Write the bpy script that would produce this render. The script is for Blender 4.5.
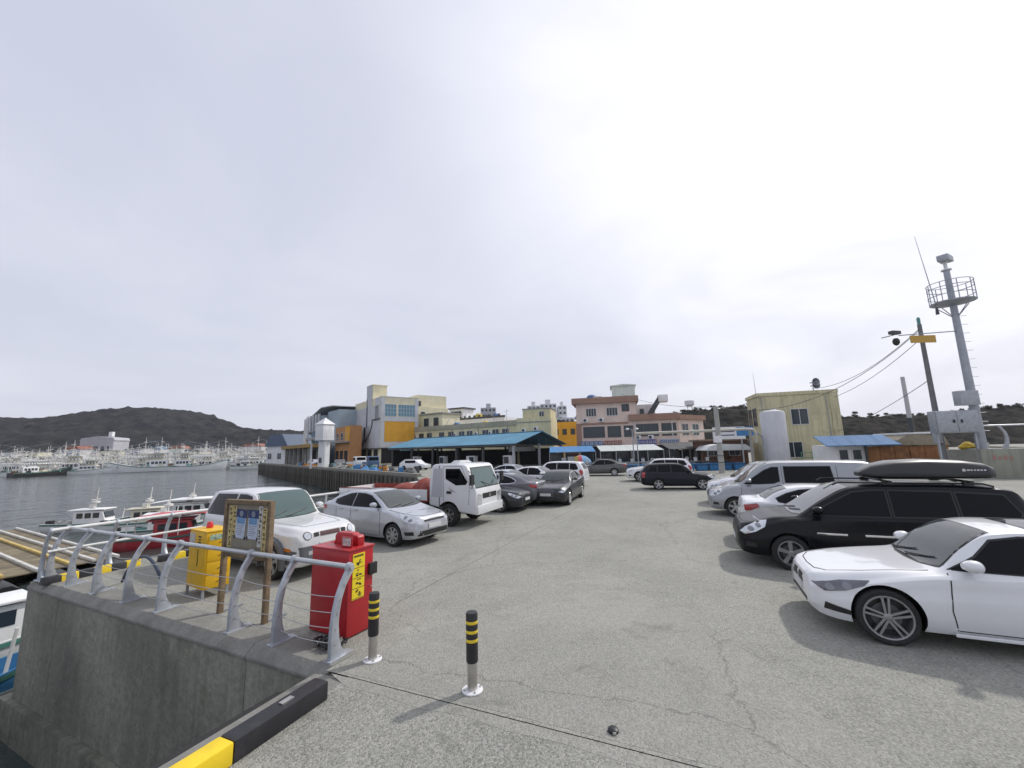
import bpy, bmesh, math, random
from mathutils import Vector, Matrix, noise
from mathutils.bvhtree import BVHTree
from mathutils.geometry import tessellate_polygon

for o in list(bpy.data.objects): bpy.data.objects.remove(o)
scene = bpy.context.scene
COL = scene.collection
R = math.radians
rnd = random.Random(7)

# ------------------------------------------------------------------ camera
EYE = 2.6
cam_d = bpy.data.cameras.new("camera")
cam = bpy.data.objects.new("camera", cam_d); COL.objects.link(cam)
cam_d.sensor_width = 36.0; cam_d.lens = 410.0 / 1024 * 36.0
cam_d.clip_start = 0.05; cam_d.clip_end = 6000
_p, _r = R(9.0), R(1.5)
_f = Vector((0, math.cos(_p), math.sin(_p))); _u0 = Vector((0, -math.sin(_p), math.cos(_p))); _r0 = Vector((1, 0, 0))
_ri = _r0 * math.cos(_r) - _u0 * math.sin(_r); _up = _r0 * math.sin(_r) + _u0 * math.cos(_r)
cam.matrix_world = Matrix(((_ri.x, _up.x, -_f.x, 0), (_ri.y, _up.y, -_f.y, 0), (_ri.z, _up.z, -_f.z, EYE), (0, 0, 0, 1)))
scene.camera = cam

# ------------------------------------------------------------------ sky and sun: thin bright cloud, hazy sun high on the right
SUN_EL, SUN_AZ = R(44), math.atan2(0.69, 0.46)      # azimuth measured from +Y towards +X
sun_dir = Vector((math.sin(SUN_AZ) * math.cos(SUN_EL), math.cos(SUN_AZ) * math.cos(SUN_EL), math.sin(SUN_EL)))
world = bpy.data.worlds.new("World"); scene.world = world; world.use_nodes = True
wt = world.node_tree; wt.nodes.clear()
def WN(t): return wt.nodes.new(t)
out = WN("ShaderNodeOutputWorld"); bg = WN("ShaderNodeBackground"); bg.inputs[1].default_value = 0.1
sky = WN("ShaderNodeTexSky"); sky.sky_type = 'NISHITA'; sky.sun_disc = False
sky.sun_elevation = SUN_EL; sky.sun_rotation = SUN_AZ; sky.dust_density = 4.0; sky.air_density = 1.2; sky.ozone_density = 1.5
tc = WN("ShaderNodeTexCoord")
sep = WN("ShaderNodeSeparateXYZ"); wt.links.new(tc.outputs["Generated"], sep.inputs[0])
# project the view direction on a cloud layer plane: xy / (z + 0.18)
zadd = WN("ShaderNodeMath"); zadd.operation = 'ADD'; zadd.inputs[1].default_value = 0.22
zmax = WN("ShaderNodeMath"); zmax.operation = 'MAXIMUM'; zmax.inputs[1].default_value = 0.02
wt.links.new(sep.outputs[2], zmax.inputs[0]); wt.links.new(zmax.outputs[0], zadd.inputs[0])
dv = WN("ShaderNodeVectorMath"); dv.operation = 'DIVIDE'
cmb = WN("ShaderNodeCombineXYZ")
for i in range(3): wt.links.new(zadd.outputs[0], cmb.inputs[i])
wt.links.new(tc.outputs["Generated"], dv.inputs[0]); wt.links.new(cmb.outputs[0], dv.inputs[1])
n1 = WN("ShaderNodeTexNoise"); n1.inputs["Scale"].default_value = 1.1; n1.inputs["Detail"].default_value = 6; n1.inputs["Roughness"].default_value = 0.52; n1.inputs["Distortion"].default_value = 0.5
wt.links.new(dv.outputs[0], n1.inputs["Vector"])
rmp = WN("ShaderNodeValToRGB")
rmp.color_ramp.elements[0].position = 0.33; rmp.color_ramp.elements[0].color = (6.05, 6.3, 7.55, 1)
rmp.color_ramp.elements[1].position = 0.66; rmp.color_ramp.elements[1].color = (6.95, 7.15, 8.2, 1)
wt.links.new(n1.outputs["Fac"], rmp.inputs[0])
# brighter veil of cloud round the sun
dt = WN("ShaderNodeVectorMath"); dt.operation = 'DOT_PRODUCT'; dt.inputs[1].default_value = sun_dir
wt.links.new(tc.outputs["Generated"], dt.inputs[0])
gm = WN("ShaderNodeMapRange"); gm.inputs["From Min"].default_value = 0.56; gm.inputs["From Max"].default_value = 1.0
gm.inputs["To Min"].default_value = 0.0; gm.inputs["To Max"].default_value = 1.0
wt.links.new(dt.outputs["Value"], gm.inputs["Value"])
gp = WN("ShaderNodeMath"); gp.operation = 'POWER'; gp.inputs[1].default_value = 1.4; wt.links.new(gm.outputs[0], gp.inputs[0])
gn = WN("ShaderNodeMath"); gn.operation = 'MULTIPLY'; wt.links.new(gp.outputs[0], gn.inputs[0])
nr = WN("ShaderNodeMapRange"); nr.inputs["From Min"].default_value = 0.3; nr.inputs["From Max"].default_value = 0.7
nr.inputs["To Min"].default_value = 0.55; nr.inputs["To Max"].default_value = 1.35
wt.links.new(n1.outputs["Fac"], nr.inputs["Value"]); wt.links.new(nr.outputs[0], gn.inputs[1])
gl = WN("ShaderNodeMix"); gl.data_type = 'RGBA'; gl.blend_type = 'ADD'; gl.inputs[7].default_value = (3.8, 3.7, 3.3, 1)
wt.links.new(gn.outputs[0], gl.inputs[0]); wt.links.new(rmp.outputs[0], gl.inputs[6])
hz1 = WN("ShaderNodeMapRange"); hz1.inputs["From Min"].default_value = 0.0; hz1.inputs["From Max"].default_value = 0.55; hz1.inputs["To Min"].default_value = 1.0; hz1.inputs["To Max"].default_value = 0.0
wt.links.new(zmax.outputs[0], hz1.inputs["Value"])
hz2 = WN("ShaderNodeMath"); hz2.operation = 'POWER'; hz2.inputs[1].default_value = 2.0; wt.links.new(hz1.outputs[0], hz2.inputs[0])
hzm = WN("ShaderNodeMix"); hzm.data_type = 'RGBA'; hzm.blend_type = 'ADD'; hzm.inputs[7].default_value = (0.75, 0.72, 0.62, 1)      # paler air towards the horizon
wt.links.new(hz2.outputs[0], hzm.inputs[0]); wt.links.new(gl.outputs[2], hzm.inputs[6])
mx = WN("ShaderNodeMix"); mx.data_type = 'RGBA'; mx.inputs[0].default_value = 0.9
wt.links.new(sky.outputs[0], mx.inputs[6]); wt.links.new(hzm.outputs[2], mx.inputs[7])
wt.links.new(mx.outputs[2], bg.inputs[0]); wt.links.new(bg.outputs[0], out.inputs[0])

sl = bpy.data.lights.new("sun", 'SUN'); sl.energy = 2.3; sl.angle = R(2.5); sl.color = (1.0, 0.955, 0.89)
sun = bpy.data.objects.new("sun", sl); COL.objects.link(sun)
sun.rotation_euler = (-sun_dir).to_track_quat('-Z', 'Y').to_euler(); sun.location = (30, 20, 60)

vs = scene.view_settings; vs.view_transform = 'Standard'; vs.look = 'None'; vs.exposure = 0.14; vs.gamma = 1.0; vs.use_curve_mapping = False
scene.render.engine = 'CYCLES'
cy = scene.cycles; cy.use_denoising = True; cy.max_bounces = 6; cy.diffuse_bounces = 3; cy.glossy_bounces = 4; cy.transparent_max_bounces = 8; cy.caustics_reflective = False; cy.caustics_refractive = False
try: cy.denoiser = 'OPENIMAGEDENOISE'
except Exception: pass

# ------------------------------------------------------------------ helpers: tags, meshes
def tag(o, label=None, cat=None, group=None, kind=None):
    if label: o["label"] = label
    if cat: o["category"] = cat
    if group: o["group"] = group
    if kind: o["kind"] = kind
    return o
def empty(name, loc=(0, 0, 0), rz=0.0, label=None, cat=None, group=None):
    o = bpy.data.objects.new(name, None); COL.objects.link(o); o.empty_display_size = 0.2
    o.location = loc; o.rotation_euler = (0, 0, rz)
    return tag(o, label, cat, group)
def copy_tree(o, parent=None):
    c = o.copy(); COL.objects.link(c); c.parent = parent
    for ch in list(o.children): copy_tree(ch, c)
    return c

def ordinal(n):
    w = ['first', 'second', 'third', 'fourth', 'fifth', 'sixth', 'seventh', 'eighth', 'ninth', 'tenth', 'eleventh', 'twelfth', 'thirteenth', 'fourteenth', 'fifteenth', 'sixteenth', 'seventeenth', 'eighteenth', 'nineteenth']
    t = {2: 'twenty', 3: 'thirty', 4: 'forty', 5: 'fifty', 6: 'sixty', 7: 'seventy'}
    if n <= 19: return w[n - 1]
    return t[n // 10] + '-' + w[n % 10 - 1] if n % 10 else t[n // 10][:-1] + 'ieth'
def label_in_order(objs, fmt, cat, group):
    """tell look-alikes apart by their order from left to right as seen from the lot"""
    objs = sorted(objs, key=lambda o: math.atan2(o.location.x, o.location.y))
    for i, o in enumerate(objs):
        n = i + 1
        tag(o, fmt % ('leftmost' if n == 1 else 'rightmost' if n == len(objs) else (ordinal(n) + ' from left')), cat, group)

class MB:
    """collects simple shapes and builds them as one mesh object"""
    def __init__(s): s.v = []; s.f = []; s.m = []
    def add(s, vs, fs, mi=0):
        b = len(s.v); s.v += [tuple(v) for v in vs]; s.f += [tuple(i + b for i in f) for f in fs]; s.m += [mi] * len(fs); return s
    def box(s, c, d, rz=0.0, mi=0, ry=0.0, rx=0.0):
        hx, hy, hz = d[0] / 2, d[1] / 2, d[2] / 2
        M = Matrix.Translation(c) @ Matrix.Rotation(rz, 4, 'Z') @ Matrix.Rotation(ry, 4, 'Y') @ Matrix.Rotation(rx, 4, 'X')
        vs = [M @ Vector((x * hx, y * hy, z * hz)) for z in (-1, 1) for x, y in ((-1, -1), (1, -1), (1, 1), (-1, 1))]
        return s.add(vs, [(3, 2, 1, 0), (4, 5, 6, 7), (0, 1, 5, 4), (1, 2, 6, 5), (2, 3, 7, 6), (3, 0, 4, 7)], mi)
    def b2(s, lo, hi, mi=0):
        return s.box([(a + b) / 2 for a, b in zip(lo, hi)], [abs(b - a) for a, b in zip(lo, hi)], 0, mi)
    def tube(s, p0, p1, r0, r1=None, n=8, mi=0, caps=True):
        r1 = r0 if r1 is None else r1
        p0, p1 = Vector(p0), Vector(p1); d = (p1 - p0)
        if d.length < 1e-6: return s
        q = d.to_track_quat('Z', 'Y'); vs = []
        for p, r in ((p0, r0), (p1, r1)):
            for k in range(n):
                a = 2 * math.pi * k / n; vs.append(p + q @ Vector((math.cos(a) * r, math.sin(a) * r, 0)))
        fs = [(k, (k + 1) % n, n + (k + 1) % n, n + k) for k in range(n)]
        if caps: fs += [tuple(range(n - 1, -1, -1)), tuple(range(n, 2 * n))]
        return s.add(vs, fs, mi)
    def pipe(s, pts, r, n=6, mi=0):
        pts = [Vector(p) for p in pts]; vs = []; N = len(pts)
        up = Vector((0, 0, 1))
        for i, p in enumerate(pts):
            d = (pts[min(i + 1, N - 1)] - pts[max(i - 1, 0)]).normalized()
            a = d.cross(up)
            if a.length < 1e-3: a = d.cross(Vector((0, 1, 0)))
            a.normalize(); b = a.cross(d)
            rr = r[i] if isinstance(r, (list, tuple)) else r
            for k in range(n):
                t = 2 * math.pi * k / n; vs.append(p + a * (math.cos(t) * rr) + b * (math.sin(t) * rr))
        fs = [(i * n + k, i * n + (k + 1) % n, (i + 1) * n + (k + 1) % n, (i + 1) * n + k) for i in range(N - 1) for k in range(n)]
        fs += [tuple(range(n - 1, -1, -1)), tuple(range((N - 1) * n, N * n))]
        return s.add(vs, fs, mi)
    def prism(s, poly, axis, a, b, mi=0):
        """polygon in the two other axes, extruded from a to b along axis"""
        n = len(poly); vs = []
        for w in (a, b):
            for u, v in poly: vs.append({'x': (w, u, v), 'y': (u, w, v), 'z': (u, v, w)}[axis])
        fs = [(k, (k + 1) % n, n + (k + 1) % n, n + k) for k in range(n)] + [tuple(range(n - 1, -1, -1)), tuple(range(n, 2 * n))]
        return s.add(vs, fs, mi)
    def lathe(s, prof, n=16, c=(0, 0, 0), axis='z', mi=0, caps=True):
        """profile of (r, h)"""
        vs = []
        for r_, h in prof:
            for k in range(n):
                t = 2 * math.pi * k / n; x, y = math.cos(t) * r_, math.sin(t) * r_
                vs.append((c[0] + x, c[1] + y, c[2] + h) if axis == 'z' else (c[0] + x, c[1] + h, c[2] + y) if axis == 'y' else (c[0] + h, c[1] + x, c[2] + y))
        fs = [(i * n + k, i * n + (k + 1) % n, (i + 1) * n + (k + 1) % n, (i + 1) * n + k) for i in range(len(prof) - 1) for k in range(n)]
        if caps and prof[0][0] > 1e-5: fs.append(tuple(range(n - 1, -1, -1)))
        if caps and prof[-1][0] > 1e-5: fs.append(tuple(range((len(prof) - 1) * n, len(prof) * n)))
        return s.add(vs, fs, mi)
    def quad(s, a, b, c, d, mi=0): return s.add([a, b, c, d], [(0, 1, 2, 3)], mi)
    def build(s, name, mats, parent=None, smooth=None, bevel=0.0, seg=2, recalc=True):
        me = bpy.data.meshes.new(name); me.from_pydata(s.v, [], s.f)
        if not isinstance(mats, (list, tuple)): mats = [mats]
        for m in mats: me.materials.append(m)
        for p, mi in zip(me.polygons, s.m): p.material_index = mi
        if recalc or bevel:
            bm = bmesh.new(); bm.from_mesh(me)
            if recalc: bmesh.ops.recalc_face_normals(bm, faces=bm.faces)
            if bevel:
                es = [e for e in bm.edges if len(e.link_faces) == 2 and e.calc_face_angle(0) > 0.5]
                bmesh.ops.bevel(bm, geom=es, offset=bevel, segments=seg, profile=0.6, affect='EDGES', clamp_overlap=True)
            bm.to_mesh(me); bm.free()
        if smooth is None and bevel: smooth = 35
        if smooth:
            me.polygons.foreach_set("use_smooth", [True] * len(me.polygons)); me.set_sharp_from_angle(angle=R(smooth))
        o = bpy.data.objects.new(name, me); COL.objects.link(o)
        if parent: o.parent = parent
        return o

# ------------------------------------------------------------------ materials
MATS = {}
def mat(name, col, rough=0.6, metal=0.0, var=0.0, vscale=3.0, bump=0.0, bscale=40.0, coat=0.0, spec=0.5, streak=0.0, streak_col=None, dirt=0.0, dirt_col=(0.12, 0.1, 0.08), dscale=1.5, emit=None, vary=0.0, fine=0.0, fscale=14.0):
    if name in MATS: return MATS[name]
    m = bpy.data.materials.new(name); m.use_nodes = True; MATS[name] = m
    nt = m.node_tree; N = nt.nodes; L = nt.links; b = N["Principled BSDF"]
    col = tuple(col) + (1,) if len(col) == 3 else col
    b.inputs["Base Color"].default_value = col; b.inputs["Roughness"].default_value = rough; b.inputs["Metallic"].default_value = metal
    b.inputs["Coat Weight"].default_value = coat; b.inputs["Coat Roughness"].default_value = 0.06; b.inputs["Specular IOR Level"].default_value = spec
    if emit: b.inputs["Emission Color"].default_value = tuple(emit[:3]) + (1,); b.inputs["Emission Strength"].default_value = emit[3]
    cur = None
    t = N.new("ShaderNodeTexCoord")
    def noise_(scale, detail=4, vec=None, rough_=0.55):
        n = N.new("ShaderNodeTexNoise"); n.inputs["Scale"].default_value = scale; n.inputs["Detail"].default_value = detail; n.inputs["Roughness"].default_value = rough_
        L.new(vec if vec is not None else t.outputs["Object"], n.inputs["Vector"]); return n.outputs["Fac"]
    def mixc(fac, a, c2, mode='MIX'):
        x = N.new("ShaderNodeMix"); x.data_type = 'RGBA'; x.blend_type = mode
        if isinstance(fac, float): x.inputs[0].default_value = fac
        else: L.new(fac, x.inputs[0])
        if isinstance(a, tuple): x.inputs[6].default_value = a
        else: L.new(a, x.inputs[6])
        if isinstance(c2, tuple): x.inputs[7].default_value = c2
        else: L.new(c2, x.inputs[7])
        return x.outputs[2]
    def rng(v, a, b_, c, d):
        r = N.new("ShaderNodeMapRange"); L.new(v, r.inputs[0])
        for i, q in zip((1, 2, 3, 4), (a, b_, c, d)): r.inputs[i].default_value = q
        return r.outputs[0]
    cur = col
    if var:
        lo = tuple(c * (1 - var) for c in col[:3]) + (1,); hi = tuple(min(1, c * (1 + var)) for c in col[:3]) + (1,)
        cur = mixc(rng(noise_(vscale, 6), 0.3, 0.7, 0, 1), lo, hi)
    if vary:
        oi = N.new("ShaderNodeObjectInfo"); hs = N.new("ShaderNodeHueSaturation")
        L.new(rng(oi.outputs["Random"], 0, 1, 1 - vary, 1 + vary), hs.inputs["Value"])
        if isinstance(cur, tuple): hs.inputs["Color"].default_value = cur
        else: L.new(cur, hs.inputs["Color"])
        cur = hs.outputs[0]
    if streak:
        mp = N.new("ShaderNodeMapping"); mp.inputs["Scale"].default_value = (6, 6, 0.35); L.new(t.outputs["Object"], mp.inputs[0])
        f = noise_(1.0, 5, mp.outputs[0])
        sc_ = streak_col or (0.05, 0.05, 0.045); cur = mixc(rng(f, 0.45, 0.75, 0, streak), cur, tuple(sc_) + (1,))
    if dirt:
        f = noise_(dscale, 8, None, 0.65); cur = mixc(rng(f, 0.5, 0.72, 0, dirt), cur, tuple(dirt_col) + (1,))
    if fine:
        f = noise_(fscale, 8, None, 0.75); cur = mixc(rng(f, 0.42, 0.68, 0, fine), cur, tuple(c * 0.4 for c in col[:3]) + (1,))
        f = noise_(fscale * .37, 8, None, 0.8); cur = mixc(rng(f, 0.52, 0.72, 0, fine * .7), cur, tuple(min(1, c * 1.5) for c in col[:3]) + (1,))
    if not isinstance(cur, tuple): L.new(cur, b.inputs["Base Color"])
    if bump:
        bp = N.new("ShaderNodeBump"); bp.inputs["Strength"].default_value = min(1.0, bump); bp.inputs["Distance"].default_value = 0.02
        L.new(noise_(bscale, 5), bp.inputs["Height"]); L.new(bp.outputs[0], b.inputs["Normal"])
    return m

def ground_mat(name, base, light, gravel, gscale, cracks=0.35, seed=0.0):
    """worn concrete / asphalt: aggregate speckle, broad stains, fine cracks"""
    m = bpy.data.materials.new(name); m.use_nodes = True; nt = m.node_tree; N = nt.nodes; L = nt.links; b = N["Principled BSDF"]
    t = N.new("ShaderNodeTexCoord"); mp = N.new("ShaderNodeMapping"); mp.inputs["Location"].default_value = (seed, seed * 1.7, 0); L.new(t.outputs["Object"], mp.inputs[0]); V = mp.outputs[0]
    def noise_(s, d=4, r_=0.55, dist=0.0):
        n = N.new("ShaderNodeTexNoise"); n.inputs["Scale"].default_value = s; n.inputs["Detail"].default_value = d; n.inputs["Roughness"].default_value = r_; n.inputs["Distortion"].default_value = dist; L.new(V, n.inputs["Vector"]); return n.outputs["Fac"]
    def rng(v, a, b_, c, d):
        r = N.new("ShaderNodeMapRange"); L.new(v, r.inputs[0])
        for i, q in zip((1, 2, 3, 4), (a, b_, c, d)): r.inputs[i].default_value = q
        return r.outputs[0]
    def mixc(fac, a, c2, mode='MIX'):
        x = N.new("ShaderNodeMix"); x.data_type = 'RGBA'; x.blend_type = mode; L.new(fac, x.inputs[0])
        for i, q in ((6, a), (7, c2)):
            if isinstance(q, tuple): x.inputs[i].default_value = q + (1,) if len(q) == 3 else q
            else: L.new(q, x.inputs[i])
        return x.outputs[2]
    cur = mixc(rng(noise_(0.32, 7, 0.6, 0.6), 0.35, 0.65, 0, 1), base, light)
    cur = mixc(rng(noise_(2.2, 6, 0.65), 0.5, 0.8, 0, 0.5), cur, tuple(c * 0.66 for c in base))
    # aggregate: small voronoi cells with random value
    vo = N.new("ShaderNodeTexVoronoi"); vo.inputs["Scale"].default_value = gscale; L.new(V, vo.inputs["Vector"])
    sp = N.new("ShaderNodeSeparateColor"); L.new(vo.outputs["Color"], sp.inputs[0])
    cur = mixc(rng(sp.outputs[0], 0.0, 1.0, 0.0, gravel), cur, mixc(rng(sp.outputs[1], 0.35, 0.65, 0, 1), (0.07, 0.07, 0.068), (0.50, 0.49, 0.46)))
    cur = mixc(rng(noise_(gscale * 1.7, 3, 0.7), 0.52, 0.75, 0, gravel), cur, (0.05, 0.05, 0.05))
    # oil drips and tyre-darkened spots, rain-washed pale spots
    cur = mixc(rng(noise_(0.9, 3, 0.5, 1.5), 0.66, 0.78, 0, 0.5), cur, tuple(c * 0.42 for c in base))
    cur = mixc(rng(noise_(0.55, 5, 0.7, 2.5), 0.60, 0.76, 0, 0.35), cur, tuple(min(1, c * 1.35) for c in light))
    # cracks
    vd = N.new("ShaderNodeTexVoronoi"); vd.feature = 'DISTANCE_TO_EDGE'; vd.inputs["Scale"].default_value = 0.17
    wn = N.new("ShaderNodeTexNoise"); wn.inputs["Scale"].default_value = 1.3; wn.inputs["Detail"].default_value = 8; wn.inputs["Roughness"].default_value = 0.7; L.new(V, wn.inputs["Vector"])
    vm = N.new("ShaderNodeVectorMath"); vm.operation = 'SCALE'; L.new(wn.outputs["Color"], vm.inputs[0]); vm.inputs["Scale"].default_value = 0.75
    va = N.new("ShaderNodeVectorMath"); L.new(V, va.inputs[0]); L.new(vm.outputs[0], va.inputs[1]); L.new(va.outputs[0], vd.inputs["Vector"])
    ck = rng(vd.outputs["Distance"], 0.0, 0.0032, cracks, 0.0)
    cur = mixc(ck, cur, (0.05, 0.05, 0.045))
    L.new(cur, b.inputs["Base Color"]); b.inputs["Roughness"].default_value = 0.88; b.inputs["Specular IOR Level"].default_value = 0.25
    bp = N.new("ShaderNodeBump"); bp.inputs["Strength"].default_value = 0.55; bp.inputs["Distance"].default_value = 0.012
    ad = N.new("ShaderNodeMath"); ad.operation = 'SUBTRACT'; L.new(rng(vo.outputs["Distance"], 0, 0.6, 1, 0), ad.inputs[0]); L.new(ck, ad.inputs[1])
    L.new(ad.outputs[0], bp.inputs["Height"]); L.new(bp.outputs[0], b.inputs["Normal"])
    return m

def glassy(name, col, rough=0.06, ior=1.5):
    m = mat(name, col, rough); b = m.node_tree.nodes["Principled BSDF"]; b.inputs["IOR"].default_value = ior; return m

M_BLACK = mat("black_plastic", (0.016, 0.016, 0.017), 0.45)
M_RUBBER = mat("tyre_rubber", (0.02, 0.02, 0.02), 0.8, var=0.25, vscale=8)
M_GLASS = glassy("tinted_window", (0.005, 0.006, 0.008), 0.04, 1.27)
M_SCREEN = glassy("windscreen", (0.055, 0.065, 0.065), 0.045)
M_CHROME = mat("chrome", (0.72, 0.72, 0.73), 0.14, 1.0)
M_ALU = mat("alloy_rim", (0.52, 0.53, 0.55), 0.28, 0.9)
M_ALUD = mat("dark_alloy_rim", (0.36, 0.365, 0.38), 0.3, 0.85)
M_LAMP = mat("headlamp_glass", (0.62, 0.65, 0.68), 0.08, 0.55, coat=1.0, var=0.12, vscale=10)
M_LAMPD = mat("headlamp_dark", (0.12, 0.125, 0.14), 0.08, 0.4, coat=1.0, var=0.2, vscale=10)
M_LENS = mat('projector_lens', (.2, .21, .23), .05, .3, coat=1.0)
M_TAIL = mat("tail_lamp_red", (0.36, 0.012, 0.014), 0.12, coat=1.0)
M_AMBER = mat("amber_lamp", (0.6, 0.16, 0.02), 0.2, coat=0.6)
M_SEAM = mat("panel_gap", (0.012, 0.012, 0.013), 0.8)
M_PLATE = mat("number_plate_white", (0.62, 0.63, 0.62), 0.4)
M_CLAD = mat("grey_plastic_cladding", (0.11, 0.115, 0.12), 0.55, var=0.15)
M_STEEL = mat("galvanised_steel", (0.36, 0.38, 0.41), 0.45, 0.5, var=0.15, vscale=6)
M_STAIN = mat("stainless", (0.55, 0.53, 0.5), 0.3, 0.9, var=0.15, vscale=9)
M_WHITE = mat("white_paint", (0.74, 0.75, 0.76), 0.45, var=0.06, vscale=5, dirt=0.25, dirt_col=(0.35, 0.33, 0.3), dscale=2)
M_CONC = mat("concrete", (0.3, 0.3, 0.28), 0.85, var=0.2, vscale=1.2, bump=0.4, bscale=30, fine=0.3, dirt=0.45, dirt_col=(0.16, 0.155, 0.14), dscale=0.8)
# ------------------------------------------------------------------ ground, water, quay
SEA = -3.0
dL = Vector((math.sin(R(23.6)), math.cos(R(23.6)), 0)); nL = Vector((dL.y, -dL.x, 0))   # along the lot, across it
A = Vector((-2.35, 5.45, 0)); B = Vector((-10.75, 9.55, 0)); C = Vector((-4.5, 23.2, 0)); D = Vector((-10, 43, 0)); E_ = Vector((-82, 134, 0))
eL = (B - A).normalized()
G_MAIN = ground_mat("worn_lot_concrete", (0.262, 0.262, 0.23), (0.338, 0.336, 0.294), 0.36, 60, 0.34)
G_APR = ground_mat("coarse_apron_concrete", (0.25, 0.251, 0.22), (0.315, 0.313, 0.275), 0.46, 60, 0.3, 13.0)
G_PATCH = ground_mat("smooth_patch_concrete", (0.275, 0.274, 0.243), (0.325, 0.322, 0.288), 0.28, 60, 0.4, 31.0)
def sheet(name, poly, z, m, kind='structure', h=0.0):
    mb = MB(); vs = [(p[0], p[1], z) for p in poly]; tri = tessellate_polygon([[Vector(v) for v in vs]])
    mb.add(vs, [tuple(t) for t in tri]); o = mb.build(name, m, None, recalc=False)
    for p in o.data.polygons:
        if p.normal.z < 0: p.flip()
    return tag(o, kind=kind)
jd = nL                                               # joint between apron and lot runs across
J1 = A + jd * 300
gap = dL * .006
A2 = A + nL * .38; near_end = A2 - dL * 40
_in = dL * .15
sheet("ground", [A + gap, A + _in, B + _in, C, D, E_, (-120, 240), (-120, 1500), (1500, 1500), (1500, -400), tuple(J1 + gap)[:2]], 0, G_MAIN)
sheet("apron", [near_end, A2 - gap, J1 - gap, J1 - dL * 60, near_end + nL * 300], 0, G_APR)
jb = MB(); jb.quad(A - gap * 2 - Vector((0, 0, .03)), A + gap * 2 - Vector((0, 0, .03)), J1 + gap * 2 - Vector((0, 0, .03)), J1 - gap * 2 - Vector((0, 0, .03)))
tag(jb.build("joint_filler", mat("joint_dark", (.09, .088, .08), .9)), kind='structure')
# smoother, paler repair slab in front of the bollards, ragged on its far side
rnd.seed(3); patch = [A + dL * .05 + nL * .25]
far = [(.6, 1.6), (1.5, 3.0), (2.4, 3.9), (3.1, 4.0), (3.9, 3.55), (4.5, 2.6), (5.0, 1.5), (5.4, .8), (5.6, .06)]
pl = [(.25, .05)]
for (a, b), (c, d) in zip([(.2, .3)] + far, far):
    for k in range(4):
        q = k / 4; pl.append((a + (c - a) * q + rnd.uniform(-.05, .05), b + (d - b) * q + rnd.uniform(-.05, .05)))
pl.append(far[-1])
sheet("pavement_patch", [A + nL * u + dL * v for u, v in pl], .0015, G_PATCH)
# cement smear along the joint
pl = [(0.1, -.02)] + [(u * .5, -.10 - .06 * abs(math.sin(u * 1.7)) - rnd.uniform(0, .05)) for u in range(1, 22)] + [(10.8, -.02)]
sheet("joint_mortar_strip", [A + nL * u + dL * v for u, v in pl], .0015, G_PATCH)

# construction joint running down the lot
c0 = Vector((-2.13, 7.6, 0)); pl = [c0 + nL * (.007 + .004 * math.sin(k * 2.1)) + dL * k for k in range(24)] + [c0 - nL * (.007 + .003 * math.sin(k * 1.3)) + dL * k for k in range(23, -1, -1)]
sheet("slab_joint", pl, .0016, MATS["joint_dark"])

# water
def water_mat():
    m = bpy.data.materials.new("harbour_water"); m.use_nodes = True; nt = m.node_tree; N = nt.nodes; L = nt.links; b = N["Principled BSDF"]
    b.inputs["Base Color"].default_value = (0.05, 0.064, 0.062, 1); b.inputs["Roughness"].default_value = 0.10; b.inputs["IOR"].default_value = 1.33
    t = N.new("ShaderNodeTexCoord"); rt = N.new("ShaderNodeMapping"); rt.inputs["Rotation"].default_value = (0, 0, R(-45)); L.new(t.outputs["Object"], rt.inputs[0])
    mp = N.new("ShaderNodeMapping"); mp.inputs["Scale"].default_value = (.32, 1, 1); L.new(rt.outputs[0], mp.inputs[0])
    h = None
    for sc_, w in ((0.55, .8), (2.0, .3), (0.14, 1.6), (.035, 2.2)):
        n = N.new("ShaderNodeTexNoise"); n.inputs["Scale"].default_value = sc_; n.inputs["Detail"].default_value = 4; n.inputs["Distortion"].default_value = .6; L.new(mp.outputs[0], n.inputs["Vector"])
        k = N.new("ShaderNodeMath"); k.operation = 'MULTIPLY'; k.inputs[1].default_value = w; L.new(n.outputs["Fac"], k.inputs[0])
        if h is None: h = k.outputs[0]
        else:
            a = N.new("ShaderNodeMath"); L.new(h, a.inputs[0]); L.new(k.outputs[0], a.inputs[1]); h = a.outputs[0]
    bp = N.new("ShaderNodeBump"); bp.inputs["Strength"].default_value = 1.0; bp.inputs["Distance"].default_value = .28; L.new(h, bp.inputs["Height"]); L.new(bp.outputs[0], b.inputs["Normal"])
    return m
wb_ = MB(); wb_.quad((-1650, -60, SEA), (40, -60, SEA), (40, 1400, SEA), (-1650, 1400, SEA)); tag(wb_.build("water", water_mat()), kind='structure')

# ---- quay walls
M_SEAW = mat("stained_seawall_concrete", (0.25, 0.248, 0.205), .9, var=.42, vscale=.55, bump=.9, bscale=9, streak=.38, streak_col=(.075, .074, .055), fine=.55, fscale=11, dirt=.65, dirt_col=(.085, .09, .06), dscale=1.1)
M_SEAW2 = mat('tide_stained_concrete', (0.19, 0.188, 0.152), .85, var=.45, vscale=.5, bump=.9, bscale=9, streak=.5, streak_col=(.05, .052, .036), fine=.6, fscale=9, dirt=.8, dirt_col=(.045, .055, .03), dscale=.9)
M_CAP = mat("cap_concrete", (0.23, 0.227, 0.205), .88, fine=.4, fscale=18, var=.22, vscale=2, bump=.4, bscale=25, dirt=.45, dirt_col=(.12, .12, .105), dscale=1.6)
inn = Vector((-eL.y, eL.x, 0)); inn = inn if inn.y > 0 else -inn          # towards the pier
sw = empty("seawall", tuple(A), 0, "stained grey concrete seawall dropping to the water below the curved railing", "wall")
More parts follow.
